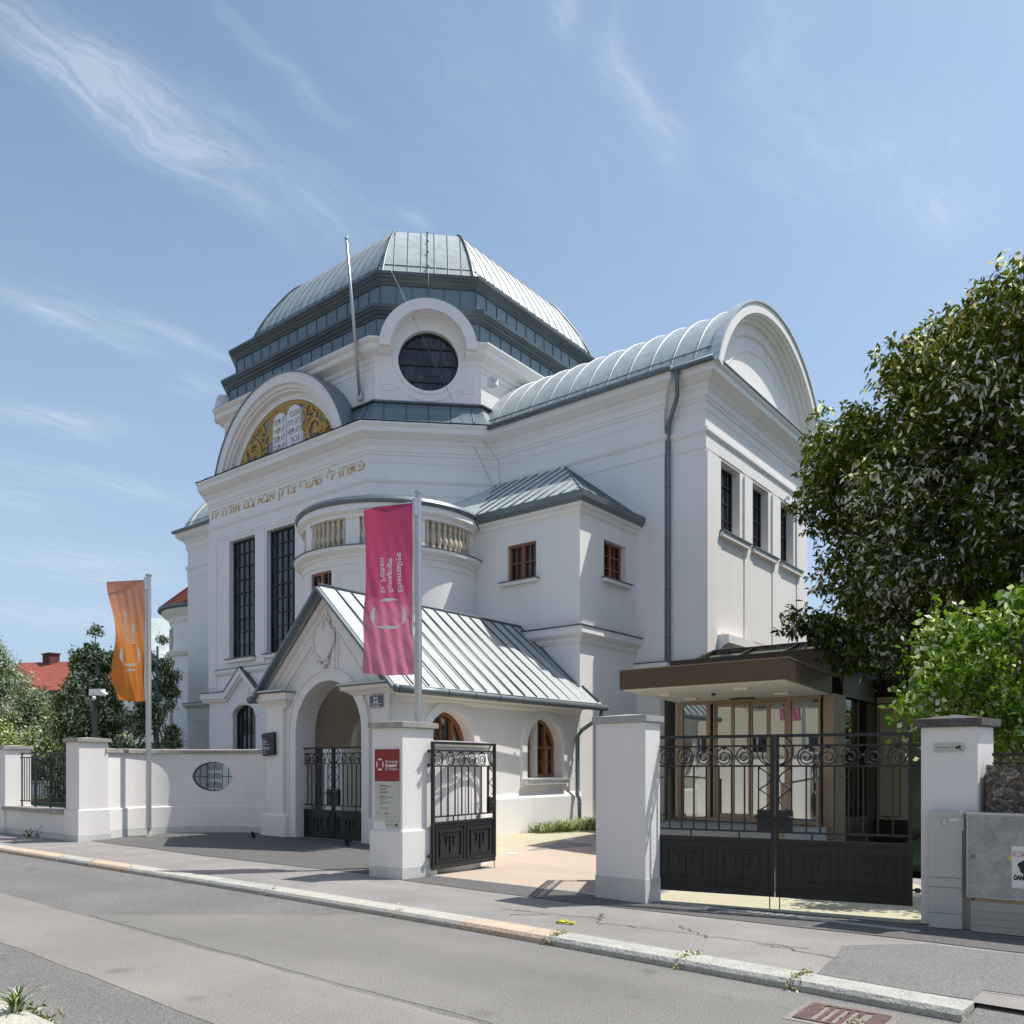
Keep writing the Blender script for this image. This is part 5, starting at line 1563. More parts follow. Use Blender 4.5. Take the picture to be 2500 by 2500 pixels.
def banner_mat(name, stops):
    m = bpy.data.materials.new(name); m.use_nodes = True
    nt = m.node_tree; N, Lk = nt.nodes, nt.links; N.clear()
    out = N.new('ShaderNodeOutputMaterial')
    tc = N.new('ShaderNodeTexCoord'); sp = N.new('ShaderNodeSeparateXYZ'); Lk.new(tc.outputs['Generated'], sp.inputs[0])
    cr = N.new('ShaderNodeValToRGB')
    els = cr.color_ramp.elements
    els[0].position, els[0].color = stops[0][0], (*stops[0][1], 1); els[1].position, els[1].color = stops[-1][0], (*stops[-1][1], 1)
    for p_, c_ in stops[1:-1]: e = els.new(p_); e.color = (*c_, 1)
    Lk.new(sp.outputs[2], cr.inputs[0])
    d = N.new('ShaderNodeBsdfDiffuse'); tl = N.new('ShaderNodeBsdfTranslucent'); mx = N.new('ShaderNodeMixShader'); mx.inputs[0].default_value = .5
    Lk.new(cr.outputs[0], d.inputs[0]); Lk.new(cr.outputs[0], tl.inputs[0]); Lk.new(d.outputs[0], mx.inputs[1]); Lk.new(tl.outputs[0], mx.inputs[2])
    tr = N.new('ShaderNodeBsdfTransparent'); Lk.new(cr.outputs[0], tr.inputs[0]); m2 = N.new('ShaderNodeMixShader'); m2.inputs[0].default_value = .13
    Lk.new(mx.outputs[0], m2.inputs[1]); Lk.new(tr.outputs[0], m2.inputs[2])
    Lk.new(m2.outputs[0], out.inputs[0]); return m
def banner(px_, py_, ztop, W_, Hh, dirv, label, m, wave, edge, texts, ring):
    """cloth hung from a top bar beside the pole; S(a, b): a away from the pole, b downwards"""
    d = Vector((*dirv, 0)).normalized(); nrm = Vector((-d.y, d.x, 0))
    o0 = Vector((px_, py_, 0)) + d * .10
    def S(a_, b_, lift=0):
        sh = edge(b_)
        off = wave(a_, b_)
        x = a_ * W_ * sh
        e = 1e-3
        z = ztop - b_ * Hh * (1 - .02 * a_) - .02 * math.sin(3 * a_) * (b_ > .95)
        p = o0 + d * x + nrm * off
        return (p.x + nrm.x * lift, p.y + nrm.y * lift, z)
    t = thing('banner', tuple(o0 + Vector((0, 0, ztop))), label, 'banner')
    c = MB(); c.smooth = True; na, nb_ = 26, 80
    ids = [[c.vert(S(i / na, j / nb_)) for i in range(na + 1)] for j in range(nb_ + 1)]
    for j in range(nb_):
        for i in range(na): c.face((ids[j][i], ids[j][i + 1], ids[j + 1][i + 1], ids[j + 1][i]))
    c.build('cloth', m, t)
    h = MB(); q0, q1 = Vector((px_, py_, ztop + .01)), o0 + d * (W_ + .06) + Vector((0, 0, ztop + .012))
    h.tube([q0, q1], .010, 6); h.box(px_ - .03, px_ + .03, py_ - .1, py_ - .04, ztop - .22, ztop + .05)
    h.build('top_bar', M['alu'], t)
    h = MB(); h.smooth = True
    for k in range(12):
        b_ = .01 + k * .089
        p = S(0, b_); h.tube([p, (px_ + .02, py_, p[2])], .005, 4)
    h.build('edge_clip', M['white'], t)
    h = MB(); ed = [S(0, j / 40) for j in range(41)]
    for a_, b_ in zip(ed, ed[1:]): h.poly([a_, b_, tuple(Vector(b_) - d * .035), tuple(Vector(a_) - d * .035)])
    h.build('edge_tape', M['white'], t)
    pt = MB()
    for (s_, a_c, zb_, size, bold) in texts:
        V0, F0 = text(s_, size, bold)
        # the writing runs upwards and is seen from its back, so it is mirrored
        add_flat(pt, (V0, F0), lambda x, y, o: S(a_c - y * .88 / W_, (ztop - zb_ - x) / Hh, .012))
    pt.build('lettering', M['white'], t)
    rg_ = MB(); 
    for arcs in ring(): 
        ids = [rg_.vert(S(a_, b_, .012)) for a_, b_ in arcs]
        m_ = len(ids) // 2
        for k in range(m_ - 1): rg_.face((ids[k], ids[k + 1], ids[2 * m_ - 2 - k], ids[2 * m_ - 1 - k]))
    rg_.build('ring_emblem', M['white'], t)
    return t
def cres(cx, cz, rx, rz, ang, span, thick, W_, Hh, ztop, n=16):
    """crescent: outer arc of an ellipse, inner arc flatter; returned as (a, b) pairs"""
    o_, i_ = [], []
    for k in range(n + 1):
        a_ = R(ang - span / 2 + span * k / n); f = 1 - thick * math.sin(PI * k / n)
        o_.append((cx + rx * math.cos(a_), cz + rz * math.sin(a_))); i_.append((cx + rx * f * math.cos(a_), cz + rz * f * math.sin(a_)))
    return [(x / W_, (ztop - z) / Hh) for x, z in o_ + i_[::-1]]
def wave_l(a_, b_):
    return (.10 * math.sin(2.6 * b_ + 5 * a_ * (.3 + b_)) * a_ + .014 * math.sin(14 * a_ - 7 * b_) * (.25 + b_ * .9) * min(1, b_ * 8) + .007 * math.sin(31 * a_ + 15 * b_ + 1) * min(1, b_ * 10) - .12 * b_ * a_)
def edge_l(b_):
    return 1 - .03 * math.sin(b_ * 4) - max(0, b_ - .62) ** 1.7 * 1.25
banner(PLx, PLy, 5.80, .93, 2.72, (-.59, .80) if False else (-.885, -.40), 'orange banner reading Jewish Weekends on the left flagpole',
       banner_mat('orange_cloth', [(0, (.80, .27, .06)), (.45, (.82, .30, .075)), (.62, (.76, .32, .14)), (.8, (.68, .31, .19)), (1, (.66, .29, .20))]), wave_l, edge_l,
       [('Jewish', .37, 4.37, .185, .004), ('Weekends', .60, 4.37, .175, .002)],
       lambda: [cres(.44, 4.13, .33, .27, a_, 94, .27, .93, 2.72, 5.80) for a_ in (180, 0, 270)] + [cres(.44, 4.00, .31, .25, 270, 62, .28, .93, 2.72, 5.80)])
def wave_r(a_, b_):
    return (.05 * math.sin(3.2 * b_ + 4 * a_) * a_ + .018 * math.sin(13 * a_ - 9 * b_ + .6) * (.2 + b_) * min(1, b_ * 8) + .016 * math.sin(27 * a_ + 19 * b_) * (b_ ** 1.2) * 1.5)
def edge_r(b_): return 1 - .02 * math.sin(b_ * 5) - .05 * b_
banner(PRx, PRy, 5.76, .90, 2.70, (-.885, -.45) if False else (-.90, -.30), 'pink banner reading Ehemalige Synagoge on the right flagpole',
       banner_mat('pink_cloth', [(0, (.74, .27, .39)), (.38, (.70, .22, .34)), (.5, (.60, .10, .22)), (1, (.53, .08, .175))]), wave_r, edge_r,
       [('Ehemalige', .29, 4.36, .158, .002), ('Synagoge', .475, 4.36, .150, .003), ('St. Pölten', .665, 4.36, .150, .002)],
       lambda: [cres(.45, 4.00, .35, .22, a_, 92, .26, .90, 2.70, 5.76) for a_ in (180, 0, 270)] + [cres(.45, 4.06, .35, .22, 90, 72, .24, .90, 2.70, 5.76)])

# ---- signs
SP = fr_line((-9.10, 8.18), (-8.57, 8.26))
t = thing('information_sign', (-8.83, 8.2, 1.3), 'tall sign with a red head and pale opening-hours field on the pillar', 'sign')
def pl(mb, fr, x0, x1, z0, z1, o0, o1): mb.extrude([fr(x, z, o0) for x, z in rect(x0, x1, z0, z1)], tuple(Vector(fr(0, 0, o1)) - Vector(fr(0, 0, o0))))
b_ = MB(); pl(b_, SP, .05, .49, 1.40, 1.86, .004, .018); b_.build('red_field', M['red'], t)
b_ = MB(); pl(b_, SP, .05, .49, .83, 1.398, .004, .018); b_.build('pale_field', M['signgrey'], t)
b_ = MB()
for a_, s_ in ((90, 84), (270, 84), (180, 84), (0, 84)):
    ids = [b_.vert(SP(x, z, .0205)) for x, z in [(.147 + .066 * u_, 1.642 + .088 * v_) for u_, v_ in [(math.cos(R(a_ - s_ / 2 + s_ * k / 12)), math.sin(R(a_ - s_ / 2 + s_ * k / 12))) for k in range(13)] + [((1 - .32 * math.sin(PI * k / 12)) * math.cos(R(a_ - s_ / 2 + s_ * k / 12)), (1 - .32 * math.sin(PI * k / 12)) * math.sin(R(a_ - s_ / 2 + s_ * k / 12))) for k in range(12, -1, -1)]]]
    for k in range(12): b_.face((ids[k], ids[k + 1], ids[24 - k], ids[25 - k]))
for s_, z, bold in (('Ehemalige', 1.665, 0), ('Synagoge', 1.612, .003), ('St. Pölten', 1.558, 0)):
    add_flat(b_, text(s_, .058, bold), lambda x, y, o: SP(.245 + x, z + y, .0205))
b_.build('sign_lettering', M['white'], t)
b_ = MB()
ln = ['Öffnungszeiten', '18. April – 10. November 2024', '', 'Dienstag – Freitag', '10:00 – 17:00 Uhr', '', 'Samstag, Sonntag, Feiertag', '10:00 – 18:00 Uhr', '', '', 'Opening hours', '18th April – 10th November 2024', '', 'Tuesday – Friday', '10 am – 5 pm', '', 'Saturday, Sunday, Holidays', '10 am – 6 pm', '', '', '', 'ehemalige-synagoge.at']
for i, s_ in enumerate(ln):
    if s_: add_flat(b_, text(s_, .0165, .0006 if i in (0, 1, 10, 11) else .0002), lambda x, y, o: SP(.145 + x, 1.335 - i * .0155 + y, .0205))
b_.build('sign_small_print', M['text_red'], t)
for k, (x, z, w_, h_, m_) in enumerate([(.235, .925, .06, .012, M['red']), (.37, .918, .07, .012, M['yellow']), (.09, .930, .012, .012, M['black']), (.10, .885, .05, .008, M['cab_grey']), (.26, .885, .02, .01, M['red']), (.42, .885, .015, .013, M['navy'])]):
    b_ = MB(); pl(b_, SP, x, x + w_, z, z + h_, .0185, .0202); b_.build('sponsor_mark', m_, t)
def cctv(fr, x0, x1, z0, z1, label, off=.004):
    c_ = fr((x0 + x1) / 2, (z0 + z1) / 2, off)
    t = thing('surveillance_sign', c_, label, 'sign')
    b_ = MB(); pl(b_, fr, x0, x1, z0, z1, off, off + .012); b_.build('plate', M['signgrey'], t)
    W_, H_ = x1 - x0, z1 - z0
    b_ = MB(); o = off + .0135
    V0, F0 = text('Videoüberwachung', H_ * .17, .0003)
    add_flat(b_, (V0, F0), lambda x, y, q: fr(x0 + W_ * .07 + x * (W_ * .47 / (max(v[0] for v in V0))), (z0 + z1) / 2 - H_ * .05 + y, o))
    add_flat(b_, ([(W_ * .61, -H_ * .3), (W_ * .62, -H_ * .3), (W_ * .62, H_ * .3), (W_ * .61, H_ * .3)], [(0, 1, 2, 3)]), lambda x, y, q: fr(x0 + x, (z0 + z1) / 2 + y, o))
    add_flat(b_, ([(.68, -.02), (.86, .20), (.92, .0), (.74, -.16)], [(0, 1, 2, 3)]), lambda x, y, q: fr(x0 + W_ * x, (z0 + z1) / 2 + y * H_ * 1.3, o))
    add_flat(b_, ([(.80, -.14), (.84, -.12), (.93, -.24), (.93, -.32), (.90, -.33)], [(0, 1, 2, 3, 4)]), lambda x, y, q: fr(x0 + W_ * x, (z0 + z1) / 2 + y * H_, o))
    b_.build('print', M['navy'], t)
cctv(SP, .24, .49, .725, .825, 'small pale surveillance sign below the tall red sign')
RPF = fr_line((-2.02, 9.33), (-1.50, 9.33))
cctv(RPF, .125, .405, 1.765, 1.85, 'pale surveillance sign on the pillar with the dark cap')
# house number
t = thing('house_number_plate', (-12.28, 11.14, 2.9), 'dark blue enamel plate with the number 22 on the portal', 'sign')
HN = fr_line((-12.46, 11.125), (-12.10, 11.125))
b_ = MB(); pl(b_, HN, 0, .36, 2.78, 3.02, 0, .015); b_.build('plate', M['navy'], t)
b_ = MB()
for q in (rect(.008, .352, 3.006, 3.011), rect(.008, .352, 2.789, 2.794), rect(.008, .013, 2.79, 3.01), rect(.347, .352, 2.79, 3.01)): b_.face([b_.vert(HN(x, z, .0165)) for x, z in q])
add_flat(b_, text('22', .15, .004, 'CENTER'), lambda x, y, o: HN(.18 + x, 2.875 + y, .0165))
add_flat(b_, text('Dr. Karl Renner-', .044, .0012, 'CENTER'), lambda x, y, o: HN(.18 + x, 2.837 + y, .0165))
add_flat(b_, text('Promenade', .044, .0012, 'CENTER'), lambda x, y, o: HN(.18 + x, 2.80 + y, .0165))
b_.build('print', M['white'], t)
# dark memorial plaque
t = thing('memorial_plaque', (-15.7, 11.05, 2.1), 'dark box plaque with fine white lines at the end of the curved wall', 'plaque')
PQ = fr_line((-16.02, 11.02), (-15.50, 10.98))
b_ = MB(); b_.extrude([PQ(x, z, -.12) for x, z in ((.0, 2.34), (.05, 1.84), (.52, 1.86), (.50, 2.37))], tuple(Vector(PQ(.05, 0, .10)) - Vector(PQ(0, 0, 0)))); b_.build('box', M['iron'], t, bevel=.006)
b_ = MB()
rq = random.Random(2)
for i, (s_, bd, wd) in enumerate([('', 0, .12), ('', 0, .24), ('Theodor Schreier', .002, 0), ('', 0, .30), ('', 0, .12), ('Anna Schreier, geb. Turnau', .002, 0), ('', 0, .30), ('', 0, .14), ('', 0, .22)]):
    z = 2.215 - i * .040
    if s_: add_flat(b_, text(s_, .030, bd), lambda x, y, o: PQ(.10 + x, z + y, .002))
    else:
        x = .10
        while x < .10 + wd:      # lines too fine to read: rows of tiny strokes
            q_ = rq.uniform(.008, .03); add_flat(b_, ([(x, 0), (x + q_, 0), (x + q_, .009), (x, .009)], [(0, 1, 2, 3)]), lambda xx, yy, o: PQ(xx, z + yy, .002)); x += q_ + .006
b_.build('print', M['white'], t)
# gate stops on the forecourt
for (x, y, lab) in ((-15.55, 10.55, 'small black iron gate stop on the dark asphalt, left of the portal'), (-12.55, 10.62, 'small black iron gate catch on the dark asphalt, right of the portal')):
    b_ = MB(); z = gz(x, y) + .005
    b_.box(x - .03, x + .03, y - .03, y + .03, z, z + .05); b_.bar((x, y, z + .03), (x + .02, y - .05, z + .14), .04, .03); b_.bar((x - .09, y, z + .08), (x + .11, y + .02, z + .10), .03, .03)
    tag(recenter(b_.build('gate_stop', M['iron']), (x, y, z)), lab, 'gate stop')
# ================================================================ PAVILION (scaled about the camera)
XF[0] = CAMSCALE
PAV = thing('entrance_pavilion', CAMSCALE((-6.8, 16.35, 0)), 'low brown metal and glass entrance pavilion with a flat projecting canopy', 'pavilion')
FP = 0.46
c0, c1, c2, c3 = (-7.90, 13.10), (-4.80, 13.16), (-5.10, 16.32), (-8.45, 16.38)
b = MB(); b.prism([c0, c1, c2, c3], 3.02, 3.36); b.build('canopy', M['bronze'], PAV)
def inset(P, o):
    cx = sum(p[0] for p in P) / 4; cy = sum(p[1] for p in P) / 4
    return [(x + (o if x < cx else -o), y + (o if y < cy else -o)) for x, y in P]
b = MB(); b.prism(inset([c0, c1, c2, c3], .05), 2.995, 3.018); b.build('canopy_soffit', M['soffit'], PAV)
b = MB(); b.prism([(c0[0] - .012, c0[1] - .012), (c1[0] + .012, c1[1] - .012), (c2[0] + .012, c2[1]), (c3[0] - .012, c3[1])], 3.362, 3.378); b.build('canopy_edge_trim', M['brass'], PAV)
for x, y in ((-7.5, 14.1), (-5.9, 13.9), (-7.6, 15.4), (-5.7, 15.3)):
    b = MB(); b.box(x - .13, x + .13, y - .06, y + .06, 2.955, 2.993); b.build('ceiling_lamp', M['soffit'], PAV)
b = MB(); b.box(-7.0, -6.5, 15.9, 16.0, 2.97, 2.993); b.tube([(-6.75, 14.6, 2.99), (-6.75, 14.6, 2.95)], .04, 8); b.build('door_sensor', M['black'], PAV)
# main roof slab and its brown side walls
b = MB(); b.prism([(-8.92, 17.0), (-5.42, 16.97), (-5.42, 26.2), (-8.92, 26.2)], 3.60, 3.99)
b.prism([(-5.42, 20.1), (-4.60, 20.1), (-4.60, 26.0), (-5.42, 26.0)], 3.20, 3.61)
b.prism([(-5.41, 17.1), (-5.13, 17.1), (-5.13, 19.3), (-5.41, 19.3)], 3.02, 3.599)
b.prism([(-8.90, 16.40), (-5.13, 16.36), (-5.13, 17.2), (-8.90, 17.2)], 3.379, 3.598)
b.build('roof_fascia', M['bronze_dark'], PAV)
b = MB(); b.prism([(-8.935, 16.985), (-5.405, 16.955), (-5.405, 26.2), (-8.935, 26.2)], 3.992, 4.01); b.prism([(-5.42, 20.085), (-4.585, 20.085), (-4.585, 26.0), (-5.42, 26.0)], 3.612, 3.63); b.build('roof_edge_trim', M['bronze'], PAV)
b = MB()
b.box(-5.41, -5.28, 19.3, 26.0, -.1, 3.2); b.box(-5.28, -4.60, 20.14, 20.2, -.1, 3.2); b.box(-4.66, -4.60, 20.2, 26.0, -.1, 3.2)
b.box(-5.40, -5.20, 17.1, 19.3, -.1, .52); b.build('side_wall', M['bronze_dark'], PAV)
b = MB(); b.box(-5.27, -4.62, 20.10, 20.137, .40, 3.19); b.build('side_panel', mat('panel_bronze', (.50, .41, .27), .5, .2, noise=.7, amt=.08), PAV)
b = MB()
for q in (rect(-5.22, -4.78, 3.04, 3.055), rect(-5.22, -4.78, .46, .475)): b.box(q[0][0], q[1][0], 20.09, 20.099, q[0][1], q[2][1])
b.box(-5.23, -5.215, 20.09, 20.099, .46, 3.05); b.box(-4.785, -4.77, 20.09, 20.099, .46, 3.05)
for x in (-5.05, -4.92): b.box(x - .03, x + .03, 20.085, 20.1, .43, .45)
b.build('panel_joint', M['bronze_dark'], PAV)
# glazed front
GLF = fr_line((-8.42, 16.38), (-5.28, 16.34), 0)
b = MB(); b.box(-8.46, -8.28, 16.36, 16.55, FP - .5, 3.0); b.build('corner_post', M['brass'], PAV)
b = MB(); b.box(-5.27, -5.08, 16.34, 17.1, -.1, 3.02); b.build('corner_post', M['brass'], PAV)
xs = [.0, .73, .92, 1.28, 1.66, 2.04, 2.40, 2.55, 3.08]
b = MB()
def gb_(x0, x1, z0, z1, o0=-.05, o1=.03): b.extrude([GLF(x, z, o0) for x, z in rect(x0, x1, z0, z1)], tuple(Vector(GLF(0, 0, o1)) - Vector(GLF(0, 0, o0))))
gb_(.0, 3.12, 2.93, 3.0); gb_(.0, 3.12, FP, FP + .07)
for x, wd in ((.0, .05), (.70, .09), (.86, .035), (2.42, .10), (3.06, .04)): gb_(x, x + wd, FP + .07, 2.93)
b.build('door_frame', M['brass'], PAV)
for (x0, x1) in ((.90, 1.28), (1.28, 1.66), (1.68, 2.05), (2.05, 2.42)):
    b = MB()
    gb_(x0, x0 + .035, FP + .075, 2.925, -.035, .01); gb_(x1 - .035, x1, FP + .075, 2.925, -.035, .01); gb_(x0 + .035, x1 - .035, 2.86, 2.925, -.035, .01); gb_(x0 + .035, x1 - .035, FP + .075, FP + .17, -.035, .01)
    D = b.build('sliding_door', M['brass'], PAV)
    b = MB(); gb_(x0 + .036, x1 - .036, FP + .17, 2.86, -.02, -.012); b.build('pane', M['glass'], D)
for (x0, x1) in ((.05, .70), (2.52, 3.06)):
    b = MB(); gb_(x0, x1, FP + .07, 2.93, -.02, -.012); b.build('glass_pane', M['glass'], PAV)
b = MB(); b.box(-5.30, -5.27, 16.34, 16.46, FP, 3.0); b.build('glass_edge', M['black'], PAV)
b = MB(); b.box(-5.24, -5.225, 17.1, 18.35, .53, 3.0); b.build('side_glass', M['glass_side'], PAV)
b = MB(); b.box(-5.26, -5.20, 18.35, 18.45, .5, 3.0); b.box(-5.30, -5.19, 17.05, 19.3, .50, .53); b.build('side_glass_frame', M['bronze'], PAV)
# inside and platform
b = MB(); b.box(-8.9, -5.3, 16.6, 25.9, FP - .1, FP - .01); b.build('floor', M['concrete'], PAV)
b = MB(); b.box(-8.95, -8.85, 16.6, 26, FP, 3.6); b.box(-8.85, -5.4, 25.8, 25.9, FP, 3.6); b.box(-7.6, -6.9, 19.4, 20.4, FP, 1.5); b.build('inner_wall', M['concrete'], PAV)
b = MB(); b.box(-7.9, -7.3, 18.2, 18.24, FP, 2.2); b.box(-6.3, -5.9, 18.0, 18.05, FP, 2.4); b.build('inner_screen', M['house'], PAV)
b = MB(); b.prism([(-8.6, 14.1), (-5.20, 14.25), (-5.20, 16.34), (-8.6, 16.34)], -.12, FP - .02); b.build('platform', M['concrete'], PAV, bevel=.01)
for i, (x, za, zb_) in enumerate(((-8.45, .9, 1.38), (-5.30, .9, 1.36))):
    b = MB()
    b.bar((x, 14.25, FP + .02 if i == 0 else 0), (x, 14.25, 1.30), .05); b.bar((x, 16.1, FP - .02), (x, 16.1, 1.40), .05); b.bar((x, 14.22, 1.30), (x, 16.12, 1.40), .05, .03)
    b.build('handrail', M['brass'], PAV)
# glass roof lights standing on the slab, triangular in section
for i, (y0_, yt, y1_) in enumerate(((17.75, 18.9, 19.66), (20.1, 21.0, 21.62), (22.1, 22.9, 23.5))):
    b = MB(); x0_, x1_ = -8.75, -5.62
    for x in (x0_, x1_):
        b.bar((x, y0_, 4.03), (x, yt, 4.40), .09); b.bar((x, yt, 4.40), (x, y1_, 4.03), .09)
    b.bar((x0_, yt, 4.42), (x1_, yt, 4.42), .08, .05); b.bar((x0_, y0_, 4.04), (x1_, y0_, 4.04), .06); b.bar((x0_, y1_, 4.04), (x1_, y1_, 4.04), .06)
    for x in (-7.7, -6.65): b.bar((x, y0_, 4.05), (x, yt, 4.41), .05)
    F = b.build('roof_light', M['bronze_dark'] if i == 0 else M['zinc'], PAV)
    b = MB(); b.poly([(x0_, y0_, 4.03), (x1_, y0_, 4.03), (x1_, yt, 4.39), (x0_, yt, 4.39)]); b.poly([(x0_, y1_, 4.03), (x1_, y1_, 4.03), (x1_, yt, 4.39), (x0_, yt, 4.39)])
    for x in (x0_, x1_): b.poly([(x, y0_, 4.03), (x, yt, 4.39), (x, y1_, 4.03)])
    b.build('glazing', M['glass_side'], F)
XF[0] = ID
# small recessed ground lamps in the courtyard
for x, y, lab in ((-9.9, 14.42, 'small round ground lamp in the tan paving, nearer the porch window'), (-9.07, 11.42, 'small round ground lamp in the paving beside the open gate leaf')):
    b = MB(); z = gz(x, y) + .012; b.tube([(x, y, z - .02), (x, y, z + .006)], .09, 16)
    t = b.build('ground_lamp', M['white']); tag(recenter(t, (x, y, z)), lab, 'ground lamp')
# ================================================================ RIGHT EDGE
t = thing('pebble_wall', (2.5, 9.55, 0), 'low garden wall of exposed pebble concrete below the lilac', 'wall')
b = MB(); b.box(-1.43, 12, 9.36, 9.62, -.3, 1.63)
def pebble():
    m = mat('pebble_concrete', (.12, .10, .085), .85)
    nt = m.node_tree; N, L = nt.nodes, nt.links; bs = N['Principled BSDF']
    tc = N.new('ShaderNodeTexCoord'); v = N.new('ShaderNodeTexVoronoi'); v.inputs['Scale'].default_value = 34; v.inputs['Randomness'].default_value = 1
    L.new(tc.outputs['Object'], v.inputs['Vector'])
    cr = N.new('ShaderNodeValToRGB'); e = cr.color_ramp.elements
    e[0].color = (.06, .05, .04, 1); e[1].color = (.42, .37, .30, 1); k = e.new(.4); k.color = (.16, .115, .075, 1); k = e.new(.7); k.color = (.20, .185, .17, 1)
    sp = N.new('ShaderNodeSeparateColor'); L.new(v.outputs['Color'], sp.inputs[0]); L.new(sp.outputs[0], cr.inputs[0])
    v2 = N.new('ShaderNodeTexVoronoi'); v2.feature = 'DISTANCE_TO_EDGE'; v2.inputs['Scale'].default_value = 34; L.new(tc.outputs['Object'], v2.inputs['Vector'])
    mr = N.new('ShaderNodeMapRange'); mr.inputs['From Max'].default_value = .09; L.new(v2.outputs['Distance'], mr.inputs[0])
    mx = N.new('ShaderNodeMix'); mx.data_type = 'RGBA'; mx.inputs['A'].default_value = (.07, .063, .055, 1); L.new(cr.outputs[0], mx.inputs['B']); L.new(mr.outputs[0], mx.inputs['Factor'])
    L.new(mx.outputs['Result'], bs.inputs['Base Color'])
    bp = N.new('ShaderNodeBump'); bp.inputs['Strength'].default_value = .8; bp.inputs['Distance'].default_value = .012; mr2 = N.new('ShaderNodeMapRange'); mr2.inputs['From Max'].default_value = .3; L.new(v2.outputs['Distance'], mr2.inputs[0]); L.new(mr2.outputs[0], bp.inputs['Height']); L.new(bp.outputs[0], bs.inputs['Normal'])
    return m
b.build('wall_face', pebble(), t)
b = MB()
b.box(-1.40, 12, 9.50, 9.53, 1.72, 1.75); b.box(-1.40, 12, 9.50, 9.53, 1.64, 1.655)
for i in range(90): b.box(-1.38 + i * .03, -1.376 + i * .03, 9.505, 9.525, 1.65, 1.73)
b.build('mesh_fence', M['iron'], t)
# slim grey cable cabinet
t = thing('cable_cabinet', (-1.74, 9.22, 0), 'slim light grey plastic cable cabinet standing before the right pillar', 'cabinet')
CB = fr_line((-1.90, 9.14), (-1.615, 9.20))
wd = math.dist((-1.90, 9.14), (-1.615, 9.20))
b = MB()
def cb(x0, x1, z0, z1, o0, o1, mb=None): (mb or b).extrude([CB(x, z, o0) for x, z in rect(x0, x1, z0, z1)], tuple(Vector(CB(0, 0, o1)) - Vector(CB(0, 0, o0))))
cb(.005, wd - .005, .0, 1.12, -.13, -.004); b.build('body', M['cab_grey'], t)
b = MB()
for z0, z1 in ((.0, .145), (.152, .405), (.412, .50), (.508, 1.135)): cb(0, wd, z0, z1, -.003, .012)
for i in range(5): cb(.055 + i * .045, .058 + i * .045, .16, .39, .012, .014); cb(.055 + i * .045, .058 + i * .045, .52, .96, .012, .014)
b.build('front_panel', M['cab_grey'], t, bevel=.006)
b = MB(); cb(-.008, wd + .012, 1.12, 1.165, -.14, .02); cb(wd, wd + .016, .98, 1.12, -.10, .016); b.build('lid', M['cab_grey'], t, bevel=.01)
b = MB(); cb(.115, .155, 1.03, 1.09, .012, .026); b.build('lock', M['alu'], t)
b = MB(); cb(.175, .265, 1.075, 1.092, .012, .0135); b.build('sticker', M['white'], t)
# big painted cabinet with posters
t = thing('power_cabinet', (-.6, 9.3, 0), 'large grey power cabinet with a poster, cut by the right edge', 'cabinet')
CC = fr_line((-1.56, 9.14), (.60, 9.30))
b = MB()
def cc(x0, x1, z0, z1, o0, o1, mb=None): (mb or b).extrude([CC(x, z, o0) for x, z in rect(x0, x1, z0, z1)], tuple(Vector(CC(0, 0, o1)) - Vector(CC(0, 0, o0))))
cc(.03, 2.1, 0, .30, -.30, -.01); b.build('plinth', M['cab_base'], t, bevel=.005)
b = MB()
for z in (.07, .14, .21): cc(.03, 2.1, z, z + .004, -.02, -.004)
b.build('plinth_groove', M['concrete'], t)
b = MB(); cc(.06, 2.1, .30, .335, -.28, -.03); b.build('neck', mat('yellowed_neck', (.42, .36, .22), .8), t)
b = MB(); cc(0, 2.1, .335, 1.14, -.28, 0); b.build('body', M['cab_conc'], t, bevel=.006)
b = MB(); cc(-.01, 2.1, 1.14, 1.165, -.29, .012); b.build('lid', M['alu'], t, bevel=.004)
b = MB(); cc(-.004, .008, .335, 1.14, -.02, .006); cc(.008, 2.1, .335, .347, -.02, .006); cc(.008, 2.1, 1.128, 1.139, -.02, .006); b.build('door_edge', M['cab_grey'], t)
b = MB(); b.tube([CC(.05, .74, .0), CC(.05, .74, .012)], .019, 12); b.build('lock_cap', mat('teal_cap', (.05, .22, .28), .4), t)
b = MB(); cc(.375, .80, .455, .855, .0025, .005); b.build('poster', M['white'], t)
b = MB()
add_flat(b, text('DANN ODER', .062, .004, space=.92), lambda x, y, o: CC(.392 + x * .62, .535 + y, .0062)); b.build('poster_lettering', M['black'], t)
b = MB(); add_flat(b, text('KOMM', .075, .003), lambda x, y, o: CC(.385 + x * .62, .755 + y, .0062)); b.build('poster_faded_lettering', mat('faded_pink', (.62, .38, .42), .6), t)
b = MB()
pp = [(.50 + .07 * math.cos(a) * (1 + .15 * math.sin(5 * a)), .66 + .075 * math.sin(a) * (1 + .12 * math.cos(7 * a))) for a in np.linspace(0, 2 * PI, 24, endpoint=False)]
b.face([b.vert(CC(x, z, .0063)) for x, z in pp]); b.build('poster_blot', M['black'], t)
b = MB(); b.face([b.vert(CC(x, z, .0066)) for x, z in ((.475, .78), (.56, .765), (.565, .81), (.48, .825))]); b.build('poster_red_label', M['red'], t)
b = MB(); b.face([b.vert(CC(x, z, .0025)) for x, z in ((.335, .72), (.40, .72), (.366, .765))]); b.build('warning_triangle', M['yellow'], t)
